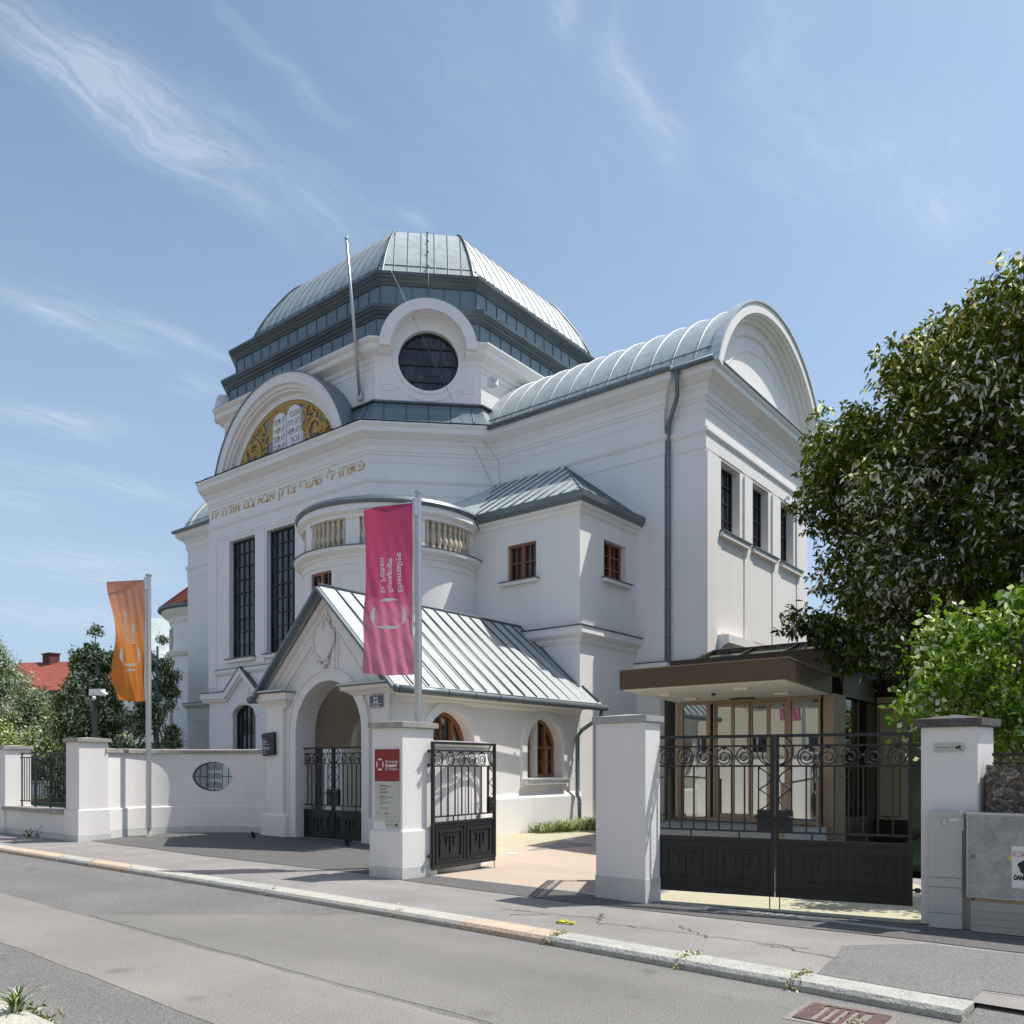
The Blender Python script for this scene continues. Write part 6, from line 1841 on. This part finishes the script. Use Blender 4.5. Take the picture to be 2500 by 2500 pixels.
# ================================================================ STREET DETAILS
t = thing('storm_drain', (-1.72, 5.72, ROADZ), 'rusty cast iron storm drain grate beside the kerb end', 'drain')
b = MB(); gx0, gx1, gy0, gy1 = -1.98, -1.46, 5.50, 5.93
zt = ROADZ + .014
b.box(gx0, gx0 + .10, gy0, gy1, zt - .03, zt); b.box(gx1 - .10, gx1, gy0, gy1, zt - .03, zt)
b.box(gx0 + .10, gx1 - .10, gy0, gy0 + .035, zt - .03, zt); b.box(gx0 + .10, gx1 - .10, gy1 - .035, gy1, zt - .03, zt)
for i in range(4): x = gx0 + .135 + i * .064; b.box(x + .004, x + .034, gy0 + .035, gy1 - .035, zt - .03, zt - .002)
b.build('grate', M['rust'], t)
b = MB(); b.box(gx0 + .1, gx1 - .1, gy0 + .03, gy1 - .03, zt - .012, zt - .0095); b.build('pit_shade', M['black'], t)  # black sheet standing in for the shade below the bars
b = MB(); b.box(gx0 - .05, gx1 + .06, gy0 - .05, gy1 + .03, ROADZ - .05, ROADZ + .0065); b.build('surround', M['asphalt_tan'], t)
b = MB()
for i in range(8):
    b.tube([(-4.95 + .06 * math.cos(i * .9) + .02 * i, 6.98 + .05 * math.sin(i * 1.3), .012 + .012 * (i % 3)), (-4.93 + .05 * math.cos(i + 1) + .02 * i, 7.0 + .05 * math.sin(i * .7 + 1), .02)], .012, 5)
tag(recenter(b.build('banana_peel', M['yellow']), (-4.9, 7.0, .0)), 'small crumpled yellow peel on the sidewalk', 'litter')
# cracks in the sidewalk: thin dark lines of grit a few millimetres wide
b = MB(); rk = random.Random(11)
for (p, q) in (((-5.9, 7.25), (-4.7, 7.45)), ((-4.9, 7.75), (-4.55, 7.15)), ((-4.55, 7.25), (-2.5, 7.35)), ((-5.6, 7.0), (-5.3, 7.3)), ((-3.9, 7.6), (-3.4, 7.25)), ((-2.9, 7.3), (-2.2, 7.15))):
    n = 16; pts = []
    for i in range(n + 1):
        t_ = i / n; pts.append((p[0] + (q[0] - p[0]) * t_ + rk.uniform(-.03, .03), p[1] + (q[1] - p[1]) * t_ + rk.uniform(-.03, .03)))
    for a, c in zip(pts, pts[1:]):
        d = (Vector(c) - Vector(a)).normalized(); nn = Vector((-d.y, d.x)) * rk.uniform(.003, .009)
        b.face([b.vert((x, y, .0065)) for x, y in ((a[0] - nn.x, a[1] - nn.y), (c[0] - nn.x, c[1] - nn.y), (c[0] + nn.x, c[1] + nn.y), (a[0] + nn.x, a[1] + nn.y))])
tag(b.build('pavement_cracks', mat('crack_grit', (.10, .095, .085), .95)), kind='structure')
# ================================================================ FAR LEFT HOUSES
def P_(f, r): return (.7826 * r - .6225 * f, .6225 * r + .7826 * f)   # from distance ahead / to the right, on the ground
t = thing('corner_tower_house', (*P_(42, -15.2), 0), 'pale house with a round corner tower and a red tiled roof', 'house')
tc_ = P_(43.2, -14.85); RT = 2.75
b = MB()
b.lathe(tc_[0], tc_[1], [(RT, -.3), (RT, 7.05), (RT + .12, 7.10), (RT + .22, 7.25), (RT + .22, 7.35), (RT, 7.42), (RT, 8.75), (RT + .06, 8.8), (RT + .1, 9.0), (RT + .3, 9.15), (RT + .45, 9.3), (RT + .45, 9.42), (.1, 9.45)], 0, 360, 48)
b.build('tower_wall', M['plaster'], t, smooth_angle=30)
b = MB(); b.lathe(tc_[0], tc_[1], [(RT + .48, 9.35), (RT + .62, 9.42), (RT + .62, 9.52), (RT + .5, 9.52)], 0, 360, 40); b.build('gutter', M['gutter'], t, smooth_angle=30)
b = MB(); nr = 26
for k in range(nr):      # courses of tiles, each lipping over the one below
    r0 = (RT + .58) * (1 - k / nr); r1 = (RT + .58) * (1 - (k + 1) / nr) - .02
    z0_, z1_ = 9.53 + 2.9 * k / nr + .05, 9.53 + 2.9 * (k + 1) / nr
    b.lathe(tc_[0], tc_[1], [(r0, z0_ - .05), (r0, z0_), (max(.01, r1), z1_)], 0, 360, 48)
b.build('roof', M['tile'], t)
def simple_window(parent, fr, x0, x1, z0, z1, m=None, nx=2, nz=3):
    f = MB()
    def q(xa, xb, za, zb_, o=.03): f.extrude([fr(x, z, 0) for x, z in rect(xa, xb, za, zb_)], tuple(Vector(fr(0, 0, o)) - Vector(fr(0, 0, 0))))
    th = .05
    q(x0, x0 + th, z0, z1); q(x1 - th, x1, z0, z1); q(x0 + th, x1 - th, z0, z0 + th); q(x0 + th, x1 - th, z1 - th, z1)
    for i in range(1, nx): x = x0 + (x1 - x0) * i / nx; q(x - .02, x + .02, z0 + th, z1 - th, .028)
    for j in range(1, nz): z = z0 + (z1 - z0) * j / nz; q(x0 + th, x1 - th, z - .02, z + .02, .026)
    F = f.build('window', m or M['white'], parent)
    p = MB(); p.face([p.vert(fr(x, z, .004)) for x, z in rect(x0, x1, z0, z1)]); p.build('pane', M['win_dark'], F)
for z0_, z1_ in ((6.95 + .5, 8.55), (3.7, 5.3)):
    for a_ in (-113, -146):
        c_ = (tc_[0] + (RT + .01) * math.cos(R(a_)), tc_[1] + (RT + .01) * math.sin(R(a_)))
        fr = wall(c_, a_ + 90)
        simple_window(t, lambda x, z, o=0, fr=fr: fr(x, z, o), -.42, .42, z0_, z1_, nx=3, nz=3)
b = MB(); p0 = P_(46, -13.5); p1 = P_(60, -17.0); p2 = P_(66, -10); p3 = P_(52, -5)
b.prism([p0, p3, p2, p1], -.3, 8.6); b.build('house_wall', M['house'], t)
b = MB()
q = [p0, p3, p2, p1]; m0 = ((p0[0] + p1[0]) / 2, (p0[1] + p1[1]) / 2, 12.6); m1 = ((p3[0] + p2[0]) / 2, (p3[1] + p2[1]) / 2, 12.6)
b.poly([(*p0, 8.6), (*p3, 8.6), m1, m0]); b.poly([(*p1, 8.6), (*p2, 8.6), m1, m0]); b.poly([(*p0, 8.6), (*p1, 8.6), m0]); b.poly([(*p3, 8.6), (*p2, 8.6), m1])
b.build('house_roof', M['zinc'], t)
# grey roofed block behind the orange banner
t = thing('grey_roof_house', (*P_(70, -30), 0), 'house with a grey metal roof and roof windows behind the birches', 'house')
a, c = P_(66, -31), P_(70, -24); d_, e_ = P_(80, -26), P_(78, -35)
b = MB(); b.prism([a, c, d_, e_], -.3, 9.6); b.build('wall', M['house'], t)
b = MB(); r0, r1 = ((a[0] + e_[0]) / 2, (a[1] + e_[1]) / 2, 14.6), ((c[0] + d_[0]) / 2, (c[1] + d_[1]) / 2, 14.6)
b.poly([(*a, 9.6), (*c, 9.6), r1, r0]); b.poly([(*e_, 9.6), (*d_, 9.6), r1, r0]); b.poly([(*a, 9.6), (*e_, 9.6), r0]); b.poly([(*c, 9.6), (*d_, 9.6), r1]); b.build('roof', M['zinc'], t)
b = MB()
for k in (.2, .5, .75):
    p = Vector(a).lerp(Vector(c), k); up = Vector(((r0[0] - a[0]), (r0[1] - a[1]), 5.0)).normalized(); base = Vector((p.x, p.y, 9.6)) + up * 2.2
    ax = Vector((c[0] - a[0], c[1] - a[1], 0)).normalized(); nn = ax.cross(up).normalized(); nn = nn if nn.z > 0 else -nn
    b.extrude([tuple(base + nn * .02), tuple(base + ax * .9 + nn * .02), tuple(base + ax * .9 + up * 1.3 + nn * .02), tuple(base + up * 1.3 + nn * .02)], tuple(nn * .12))
b.build('roof_window', M['black'], t)
b = MB(); p = Vector(a).lerp(Vector(c), .72); b.box(p.x - .6, p.x + .2, p.y + 2.5, p.y + 3.4, 9.5, 14.9); b.build('chimney', M['gutter'], t)
# red roofed house far left
t = thing('red_roof_house', (*P_(78, -42), 0), 'grey-blue house with a red tiled roof and two chimneys beyond the pine', 'house')
a, c = P_(74, -48), P_(72, -37.2); d_, e_ = P_(84, -36), P_(86, -47)
b = MB(); b.prism([a, c, d_, e_], -.3, 8.3); b.build('wall', mat('blue_grey_wall', (.30, .36, .42), .9), t)
b = MB(); zr = 11.6
hip0 = Vector(a).lerp(Vector(e_), .5); hip1 = Vector(c).lerp(Vector(d_), .5)
r0, r1 = (*hip0, zr), (*hip1, zr)
def ext(p, o): m_ = (Vector(a) + Vector(c) + Vector(d_) + Vector(e_)) / 4; v = (Vector(p) - m_).normalized() * o; return (p[0] + v.x, p[1] + v.y)
A_, C_, D_, E_ = [ext(p, .7) for p in (a, c, d_, e_)]
b.poly([(*A_, 8.2), (*C_, 8.2), r1, r0]); b.poly([(*E_, 8.2), (*D_, 8.2), r1, r0]); b.poly([(*A_, 8.2), (*E_, 8.2), r0]); b.poly([(*C_, 8.2), (*D_, 8.2), r1])
b.build('roof', mat('red_clay_tiles', (.34, .085, .05), .85, noise=1.2, amt=.25, speck=(9, .35), bump=(9, .5)), t)
for k in (.30, .93):
    p = hip0.lerp(hip1, k); b = MB(); b.box(p.x - .8, p.x + .8, p.y - .45, p.y + .45, 11.0, 12.3); b.box(p.x - .9, p.x + .9, p.y - .55, p.y + .55, 12.3, 12.4); b.build('chimney', mat('brown_brick', (.13, .05, .04), .9), t)
fr = fr_line(a, c)
Lh = math.dist(a, c)
for i in range(5):
    for z in (1.2, 3.9, 6.4): simple_window(t, lambda x, z_, o=0: fr(x, z_, o + .02), .8 + i * Lh / 5, 1.9 + i * Lh / 5, z, z + 1.4, nx=2, nz=1)
# garden wall beyond the left railing
t = thing('garden_wall', (*P_(44, -26), 0), 'low white garden wall with railing and pillar seen through the left railing', 'wall')
a, c = P_(47, -31.5), P_(44.5, -24.6)
fr = fr_line(a, c); Lw = math.dist(a, c)
b = MB(); b.extrude([fr(x, z, -.3) for x, z in rect(0, Lw, -.3, .68)], tuple(Vector(fr(0, 0, 0)) - Vector(fr(0, 0, -.3)))); b.extrude([fr(x, z, -.4) for x, z in rect(Lw, Lw + .8, -.3, 2.15)], tuple(Vector(fr(0, 0, .12)) - Vector(fr(0, 0, -.4)))); b.extrude([fr(x, z, -.4) for x, z in rect(Lw + .8, Lw + 9, -.3, 1.9)], tuple(Vector(fr(0, 0, 0)) - Vector(fr(0, 0, -.4)))); b.build('wall_face', M['fence_plaster'], t)
b = MB(); b.extrude([fr(x, z, -.4) for x, z in rect(0, Lw, .68, .80)], tuple(Vector(fr(0, 0, .1)) - Vector(fr(0, 0, -.4)))); b.extrude([fr(x, z, -.5) for x, z in rect(Lw - .1, Lw + .9, 2.15, 2.27)], tuple(Vector(fr(0, 0, .22)) - Vector(fr(0, 0, -.5)))); b.build('coping', M['stone'], t)
b = MB()
for i in range(int(Lw / .14)):
    x = i * .14; b.bar(fr(x, .8, -.15), fr(x, 2.0, -.15), .02)
for z in (2.0, 1.85, .92): b.bar(fr(0, z, -.15), fr(Lw, z, -.15), .03)
b.build('railing', M['iron'], t)
# camera pole
x, y = P_(22, -11.1)
t = thing('camera_pole', (x, y, 0), 'dark square pole with a white surveillance camera box behind the left pillar', 'pole')
b = MB(); b.box(x - .05, x + .05, y - .05, y + .05, -.1, 3.55); b.build('post', M['iron'], t)
b = MB(); rx, ry = .7826, .6225
b.bar((x - .12 * rx, y - .12 * ry, 3.58), (x + .26 * rx, y + .26 * ry, 3.58), .12, .17); b.build('camera_box', M['white'], t)
b = MB(); b.smooth = True; b.tube([(x + .22 * rx, y + .22 * ry - .05, 3.60), (x + .44 * rx, y + .44 * ry - .1, 3.48)], .055, 10); b.ellipsoid((x + .06, y - .04, 3.42), (.06, .06, .06)); b.build('camera', M['white'], t)
b = MB(); b.tube([(x + .44 * rx, y + .44 * ry - .1, 3.48), (x + .46 * rx, y + .46 * ry - .105, 3.47)], .05, 10); b.build('lens', M['black'], t)
# apartment house across the street, behind the viewer (seen in the glass)
t = thing('apartment_house', (-10, -13, 0), 'pale apartment house across the street, mirrored in the glass doors', 'house')
b = MB(); b.box(-34, 16, -24, -12, -.1, 9.2); b.build('wall', M['house_warm'], t)
b = MB(); b.prism([(-34.6, -24.6), (16.6, -24.6), (16.6, -11.4), (-34.6, -11.4)], 9.2, 9.6); b.build('roof', M['tile'], t)
fr = fr_line((16, -12), (-34, -12))
for i in range(13):
    for z in (1.4, 5.0): simple_window(t, lambda x, z_, o=0: fr(x, z_, o + .01), 2 + i * 3.7, 3.4 + i * 3.7, z, z + 2.0, nx=2, nz=2)

# ================================================================ PLANTS
rng = np.random.default_rng(4)
def unit(n):
    v = rng.normal(size=(n, 3)); return v / np.linalg.norm(v, axis=1, keepdims=True)
def leafmesh(name, m, C, nper, ll, lw, parent, droop=.3, spread=1.0, narrow=False, fan=False, up=.0):
    """C: cluster centres (n,3). every cluster holds nper leaf blades (four corner faces)"""
    n = len(C); k = n * nper
    base = np.repeat(C, nper, axis=0) + rng.normal(size=(k, 3)) * (ll * (.10 if fan else .55) * spread)
    if fan:
        ax = unit(n); ax[:, 2] = np.abs(ax[:, 2]) * .5 + .3; ax /= np.linalg.norm(ax, axis=1, keepdims=True)
        u = np.cross(ax, unit(n)); u /= np.linalg.norm(u, axis=1, keepdims=True); v = np.cross(ax, u)
        th = np.tile(np.linspace(-2.0, 2.0, nper), n) + rng.normal(size=k) * .15
        U, V_ = np.repeat(u, nper, 0), np.repeat(v, nper, 0)
        d = U * np.cos(th)[:, None] + V_ * np.sin(th)[:, None]
        d[:, 2] -= droop; d /= np.linalg.norm(d, axis=1, keepdims=True)
        nrm = np.repeat(ax, nper, 0) + rng.normal(size=(k, 3)) * .25
    else:
        d = unit(k); d[:, 2] -= droop; d[:, 2] += up; d /= np.linalg.norm(d, axis=1, keepdims=True)
        nrm = unit(k); nrm[:, 2] += .5
    s = np.cross(d, nrm); s /= np.maximum(1e-6, np.linalg.norm(s, axis=1, keepdims=True))
    L_ = ll * rng.uniform(.65, 1.2, k)[:, None]; W_ = lw * rng.uniform(.7, 1.2, k)[:, None]
    P0 = base; P1 = base + d * L_ * .55 + s * W_ * .5; P2 = base + d * L_; P3 = base + d * L_ * .55 - s * W_ * .5
    P2[:, 2] -= (L_[:, 0] * .12)
    co = np.stack([P0, P1, P2, P3], 1).reshape(-1, 3)
    me = bpy.data.meshes.new(name)
    me.vertices.add(4 * k); me.loops.add(4 * k); me.polygons.add(k)
    off = Vector((0, 0, 0)); q = parent
    while q is not None: off += q.location; q = q.parent
    co = (co - np.array(off)).astype(np.float32)
    me.vertices.foreach_set('co', co.ravel())
    me.loops.foreach_set('vertex_index', np.arange(4 * k, dtype=np.int32))
    me.polygons.foreach_set('loop_start', np.arange(0, 4 * k, 4, dtype=np.int32))
    me.update(calc_edges=True); me.validate()
    me.materials.append(m)
    o = bpy.data.objects.new(name, me); col.objects.link(o); o.parent = parent
    return o
def crown_points(blobs, n, shell=.75):
    """points near the surface of many blobs (x, y, z, r)"""
    B = np.array(blobs); w_ = B[:, 3] ** 2; w_ = w_ / w_.sum()
    i = rng.choice(len(B), n, p=w_)
    d = unit(n); r = B[i, 3] * (shell + (1 - shell) * rng.random(n)) ** 1
    r *= 1 + .12 * rng.normal(size=n)
    d[:, 2] *= .85
    return B[i, :3] + d * r[:, None]
def ellipsoid_blobs(c, R_, n, br, seed, taper=0, shell=.55):
    r_ = np.random.default_rng(seed); out = []
    while len(out) < n:
        v = r_.normal(size=3); v /= np.linalg.norm(v)
        q = shell + (1 - shell) * r_.random()
        p = v * q
        k = 1 - taper * max(0, p[2])
        out.append((c[0] + p[0] * R_[0] * k, c[1] + p[1] * R_[1] * k, c[2] + p[2] * R_[2], br * r_.uniform(.6, 1.35)))
    return out
def box_blobs(c, R_, n, br, seed, ex=2.7, shell=.6):
    """full-shouldered crown"""
    r_ = np.random.default_rng(seed); out = []
    while len(out) < n:
        v = r_.normal(size=3); v /= (np.abs(v) ** ex).sum() ** (1 / ex)
        p = v * (shell + (1 - shell) * r_.random())
        q = P_(p[1] * R_[1], p[0] * R_[0])
        out.append((c[0] + q[0], c[1] + q[1], c[2] + p[2] * R_[2], br * r_.uniform(.55, 1.4)))
    return out
def trunk(parent, base, top, r, blobs, m, nl=9, seed=0):
    r_ = random.Random(seed); b = MB(); b.smooth = True
    B_, T_ = Vector(base), Vector(top)
    pts = [B_.lerp(T_, k / 6) + Vector((r_.uniform(-1, 1), r_.uniform(-1, 1), 0)) * r * .35 * (k > 0) for k in range(7)]
    b.tube(pts, [r * (1.15 - .85 * k / 6) for k in range(7)], 8)
    for bl in r_.sample(list(blobs), min(nl, len(blobs))):
        s = pts[0].lerp(pts[-1], r_.uniform(.35, .95)); e = Vector(bl[:3]); md = s.lerp(e, .5) + Vector((r_.uniform(-.3, .3), r_.uniform(-.3, .3), r_.uniform(.0, .5)))
        b.tube([s, s.lerp(md, .5), md, md.lerp(e, .6), e], [r * .38, r * .30, r * .2, r * .13, r * .05], 6, cap=False)
    b.build('trunk', m, parent)
# big horse chestnut behind the pavilion
cx, cy = P_(18.8, 12.5)
t = thing('chestnut_tree', (cx, cy, 0), 'tall dark horse chestnut towering over the pavilion at the right edge', 'tree')
bl1 = box_blobs((cx, cy, 8.05), (5.1, 3.7, 4.6), 300, .85, 3)
bl1 = [q for q in bl1 if q[2] > 3.9] + [(*P_(17.6, 6.0 + .3 * i), 4.7 - .08 * i, .5) for i in range(7)] + [(*P_(17.2, 6.9 + .4 * i), 3.9 - .0 * i, .5) for i in range(6)]
trunk(t, (cx, cy, -.2), (cx + .3, cy, 11.5), .45, bl1, M['bark'], 26, 2)
leafmesh('crown', M['chestnut'], crown_points(bl1, 42000, .35), 5, .185, .072, t, droop=.55, fan=True)
# lilac behind the pebble wall
lx, ly = P_(10.3, 6.2)
t = thing('lilac_bush', (lx, ly, 0), 'large bright green lilac bush rising behind the pebble wall', 'bush')
bl2 = ellipsoid_blobs((lx + .1, ly + .4, 2.75), (1.35, 1.1, 1.35), 60, .36, 8)
bl2 += [(*P_(9.9, 4.75 + .2 * i), 2.25 + .22 * i, .28) for i in range(6)] + [(*P_(10.0, 5.2 + .25 * i), 2.0 + .05 * i, .3) for i in range(5)]
b = MB(); b.smooth = True; rr = random.Random(6)
for i in range(34):
    q = rr.choice(bl2); s = Vector((lx + rr.uniform(-.45, .45), ly + rr.uniform(-.1, .4), .8)); e = Vector(q[:3]); md = s.lerp(e, .5) + Vector((rr.uniform(-.15, .15), rr.uniform(-.15, .15), .15))
    b.tube([s, md, e], [.022, .016, .006], 5, cap=False)
b.build('stems', mat('grey_brown_stems', (.17, .13, .09), .9), t)
leafmesh('foliage', M['lilac'], crown_points(bl2, 5200, .3), 2, .105, .068, t, droop=.35, spread=1.1)
b = MB(); b.smooth = True
for i in range(16):
    q = bl2[rr.randrange(len(bl2))]; c_ = Vector(q[:3]) + Vector((rr.uniform(-.1, .1), -q[3] * .6, q[3] * .75))
    for k in range(12): b.ellipsoid(tuple(c_ + Vector((rr.uniform(-.03, .03), rr.uniform(-.03, .03), k * .014))), (.011, .011, .014), 5, 3)
b.build('faded_flower_panicles', mat('dry_panicle', (.22, .17, .03), .9), t)
# trees seen between the gable and the chestnut
for (f, r, h, rad, lab, m_, n_) in ((36, 15.5, 8.5, 3.3, 'light green tree behind the roof lights of the pavilion', 'chestnut_pale', 6000), (44, 23, 9, 4.5, 'green tree in the garden behind the chestnut, low branches', 'maple', 6000), (33, 21.5, 6.5, 3.5, 'dark green tree below the chestnut crown by the right block of the pavilion', 'maple', 5000)):
    x, y = P_(f, r); t = thing('garden_tree', (x, y, 0), lab, 'tree', None)
    bl = ellipsoid_blobs((x, y, h * .55), (rad, rad, h * .46), 40, rad * .3, int(f))
    trunk(t, (x, y, -.2), (x, y, h * .7), .22, bl, M['bark'], 10, 3)
    leafmesh('crown', M[m_], crown_points(bl, n_, .4), 4, .26, .15, t)
x, y = P_(24.0, 17.5); t = thing('garden_shrub', (x, y, 0), 'dark shrub in the shade right of the pavilion', 'bush')
bl = ellipsoid_blobs((x, y, 2.4), (3.0, 2.0, 2.4), 40, .7, 9); leafmesh('foliage', M['maple'], crown_points(bl, 6000, .4), 3, .16, .10, t)
# black pine at the far left
def conifer(f, r, h, R0, lab, seed, n_):
    x, y = P_(f, r); t = thing('pine_tree', (x, y, 0), lab, 'tree')
    rr = random.Random(seed); bl = []
    b = MB(); b.smooth = True; b.tube([(x, y, -.2), (x + .2, y, h * .5), (x, y, h)], [.3, .2, .04], 8)
    z = 1.3
    while z < h:
        k = 1 - ((z - 1.2) / (h - 1.0)) ** 1.25; rad = R0 * max(.1, k) * rr.uniform(.8, 1.12)
        for i in range(11):
            a = rr.uniform(0, 2 * PI); q = rad * rr.uniform(.72, 1.05)
            e = Vector((x + q * math.cos(a), y + q * math.sin(a), z + q * .14 + rr.uniform(-.15, .25)))
            b.tube([(x, y, z - .15), tuple(Vector((x, y, z)).lerp(e, .6)), tuple(e)], [.06, .04, .015], 5, cap=False)
            for k2 in range(4):
                p = Vector((x, y, z)).lerp(e, .42 + .19 * k2) + Vector((rr.uniform(-.35, .35), rr.uniform(-.35, .35), rr.uniform(.0, .2)))
                bl.append((p.x, p.y, p.z, rr.uniform(.5, .85)))
        z += rr.uniform(.5, .75)
    b.build('trunk', M['bark'], t)
    leafmesh('crown', M['pine'], crown_points(bl, n_, .2), 5, .30, .055, t, droop=-.35, spread=.9, up=.2)
conifer(54, -35.2, 10.4, 7.0, 'dark green pine with spreading branches at the left edge', 4, 28000)
# birches and a maple left of the tower
def leafy(name, f, r, h, R_, lab, m_, bark, n_, ll, lw, seed, zc=.6, droop=.5, br=.3, tr=.16, low=.1):
    x, y = P_(f, r); t = thing(name, (x, y, 0), lab, 'tree')
    bl = ellipsoid_blobs((x, y, h * zc), (R_, R_, h * (1 - zc)), 55, R_ * br, seed, taper=.3)
    bl = [q for q in bl if q[2] > h * low]
    trunk(t, (x, y, -.2), (x + .3, y, h * .86), tr, bl, bark, 16, seed)
    leafmesh('crown', m_, crown_points(bl, n_, .35), 3, ll, lw, t, droop=droop)
    return t
leafy('birch_tree', 36, -15.55, 7.9, 1.2, 'birch with white stems and hanging leaves beside the round tower', M['birch_leaf'], M['birch'], 9000, .10, .05, 5, zc=.52, droop=1.4)
leafy('birch_tree', 34, -17.2, 5.7, 1.8, 'birch with white stems directly behind the orange banner', M['birch_leaf'], M['birch'], 11000, .11, .055, 6, zc=.50, droop=1.4)
leafy('maple_tree', 32, -16.1, 7.0, 1.0, 'grey-green maple with an open top left of the orange banner', M['maple'], M['birch'], 7000, .13, .085, 7, zc=.58, droop=.3)
leafy('maple_tree', 56, -32.0, 6.2, 2.8, 'lower dense green tree between the pine and the camera pole', M['birch_leaf'], M['bark'], 8000, .13, .085, 8, zc=.5)
leafy('maple_tree', 50, -26.5, 5.2, 3.0, 'far green tree in front of the red roofed house', M['maple'], M['bark'], 4500, .2, .14, 12, zc=.5)
for (f, r, h, rad, lab, sd_) in ((49, -28.8, 4.2, 2.5, 'bright green shrub behind the left railing', 3), (50, -32.2, 4.9, 2.6, 'bright yellow-green shrub in front of the pine', 4), (40, -20.6, 3.2, 1.8, 'small bright shrub behind the flat capped left pillar', 5), (49, -25.8, 3.6, 2.0, 'dark green shrub at the end of the garden wall', 6)):
    x, y = P_(f, r); t = thing('garden_shrub', (x, y, 0), lab, 'bush')
    bl = ellipsoid_blobs((x, y, h * .5), (rad, rad, h * .5), 30, rad * .32, sd_)
    leafmesh('foliage', M['shrub'], crown_points(bl, 6500, .3), 3, .15, .10, t, droop=.1)
# low hedge closing the horizon
b = []
for i in range(60):
    x, y = P_(95 + (i % 5) * 3, -75 + i * 3.2); b.append((x, y, 2.5 + (i % 3), 3.6))
o = leafmesh('distant_wood', M['maple'], crown_points(b, 14000, .4), 3, .9, .6, None); tag(o, 'distant wood behind the houses', 'wood', None, 'stuff')
# tufts of sedge by the porch wall and pavilion
def tuft(x, y, z, h, n, lab, r=.28, grp=None):
    o = None
    k = n; a = rng.uniform(0, 2 * PI, k); ln = rng.uniform(.5, 1.0, k) * h; s_ = rng.uniform(.15, .95, k) * h
    base = np.stack([x + rng.normal(size=k) * r * .25, y + rng.normal(size=k) * r * .25, np.full(k, z)], 1)
    d = np.stack([np.cos(a), np.sin(a), np.zeros(k)], 1); side = np.stack([-np.sin(a), np.cos(a), np.zeros(k)], 1) * .005
    P = []; 
    for t_ in (0, .4, .75, 1.0): P.append(base + d * (s_ * t_ ** 1.6)[:, None] + np.array([0, 0, 1]) * (ln * (t_ * 1.5 - .75 * t_ ** 2))[:, None])
    co = np.concatenate([np.stack([P[i] - side * w_, P[i] + side * w_], 1)[:, None] for i, w_ in enumerate((1, 1, .8, .15))], 1).reshape(-1, 3)
    F = []
    for i in range(k):
        q = i * 8
        for j in range(3): F.append((q + 2 * j, q + 2 * j + 1, q + 2 * j + 3, q + 2 * j + 2))
    me = bpy.data.meshes.new('grass_tuft'); me.from_pydata([tuple(c - np.array([x, y, z])) for c in co], [], F); me.materials.append(M['sedge'])
    o = bpy.data.objects.new('grass_tuft', me); col.objects.link(o); o.location = (x, y, z); tag(o, lab, 'grass tuft', grp); return o
tuft(-11.42, 15.55, -.12, .60, 650, 'left sedge tuft at the foot of the porch wall', .42)
tuft(-11.25, 16.15, -.12, .66, 650, 'middle sedge tuft in the wall bed by the plain pillar', .42)
tuft(-11.10, 16.85, -.12, .70, 650, 'right sedge tuft just behind the plain pillar, at the end of the wall bed', .42)
tuft(-9.55, 17.9, -.1, .85, 500, 'tall sedge tuft by the downpipe left of the pavilion', .35)
tuft(-9.25, 17.1, -.1, .8, 400, 'sedge tuft left of the platform of the pavilion', .35)
# weeds
def weed(x, y, z, r, n, lab=None, kind=None, ll=.05):
    P = np.stack([x + rng.normal(size=n) * r, y + rng.normal(size=n) * r * .5, z + abs(rng.normal(size=n)) * r * .35], 1)
    return P
Wp = []
for x in (-2.23, -3.21, -4.59, -6.78, -9.19, -12.95, -14.28, -15.43):
    for k in range(10 if x > -5 else 5):
        t_ = k / 9; n_ = 22 if x > -5 else 10
        Wp.append(weed(x + .02 * math.sin(k), kerb_y(x) - .32 + .33 * t_, (-.06 if t_ < .12 else -.01), .018 if x > -5 else .012, n_))
Wp = np.concatenate(Wp)
o = leafmesh('kerb_weeds', M['weed'], Wp, 1, .035, .018, None, droop=-.2); tag(o, 'moss and small weeds in the kerb joints', 'weeds', None, 'stuff')
for (x, y, z, lab, n_, r_, ll) in ((-20.1, 7.9, .0, 'broad-leaved weed at the foot of the low white wall', 60, .14, .12), (-5.95, 2.33, ROADZ, 'small green weed tuft at the near kerb stones', 90, .05, .06), (-5.72, 2.34, ROADZ, 'second small weed at the near kerb stones, nearer the road', 70, .045, .05), (-1.62, 5.62, ROADZ, 'green tuft growing in the storm drain grate', 40, .03, .035)):
    P = weed(x, y, z, r_, n_); o = leafmesh('weed', M['weed'], P - np.array([x, y, z]), 1, ll, ll * .35, None, droop=-.4); o.location = (x, y, z); tag(o, lab, 'weed')
tuft(-5.85, 2.20, .02, .22, 70, 'thin grass tuft between the near kerb stones', .06)
XF[0] = ID
# groups of repeats
GR = {'gate_pillar': 'white plastered pillars along the street', 'flagpole': 'flagpoles in the forecourt', 'banner': 'banners on the flagpoles',
      'open_gate_leaf': 'open leaves of the middle gateway', 'surveillance_sign': 'surveillance signs on the pillars', 'curved_wall': 'curved walls of the forecourt',
      'birch_tree': 'birches left of the tower', 'maple_tree': 'green trees left of the tower', 'garden_tree': 'trees behind the pavilion', 'garden_shrub': 'garden shrubs',
      'grass_tuft': 'sedge and grass tufts', 'weed': 'weeds at the roadside', 'gate_stop': 'gate stops in front of the portal', 'ground_lamp': 'ground lamps in the courtyard'}
for o in list(sc.objects):
    if o.parent is None and o.name.split('.')[0] in GR: o['group'] = GR[o.name.split('.')[0]]
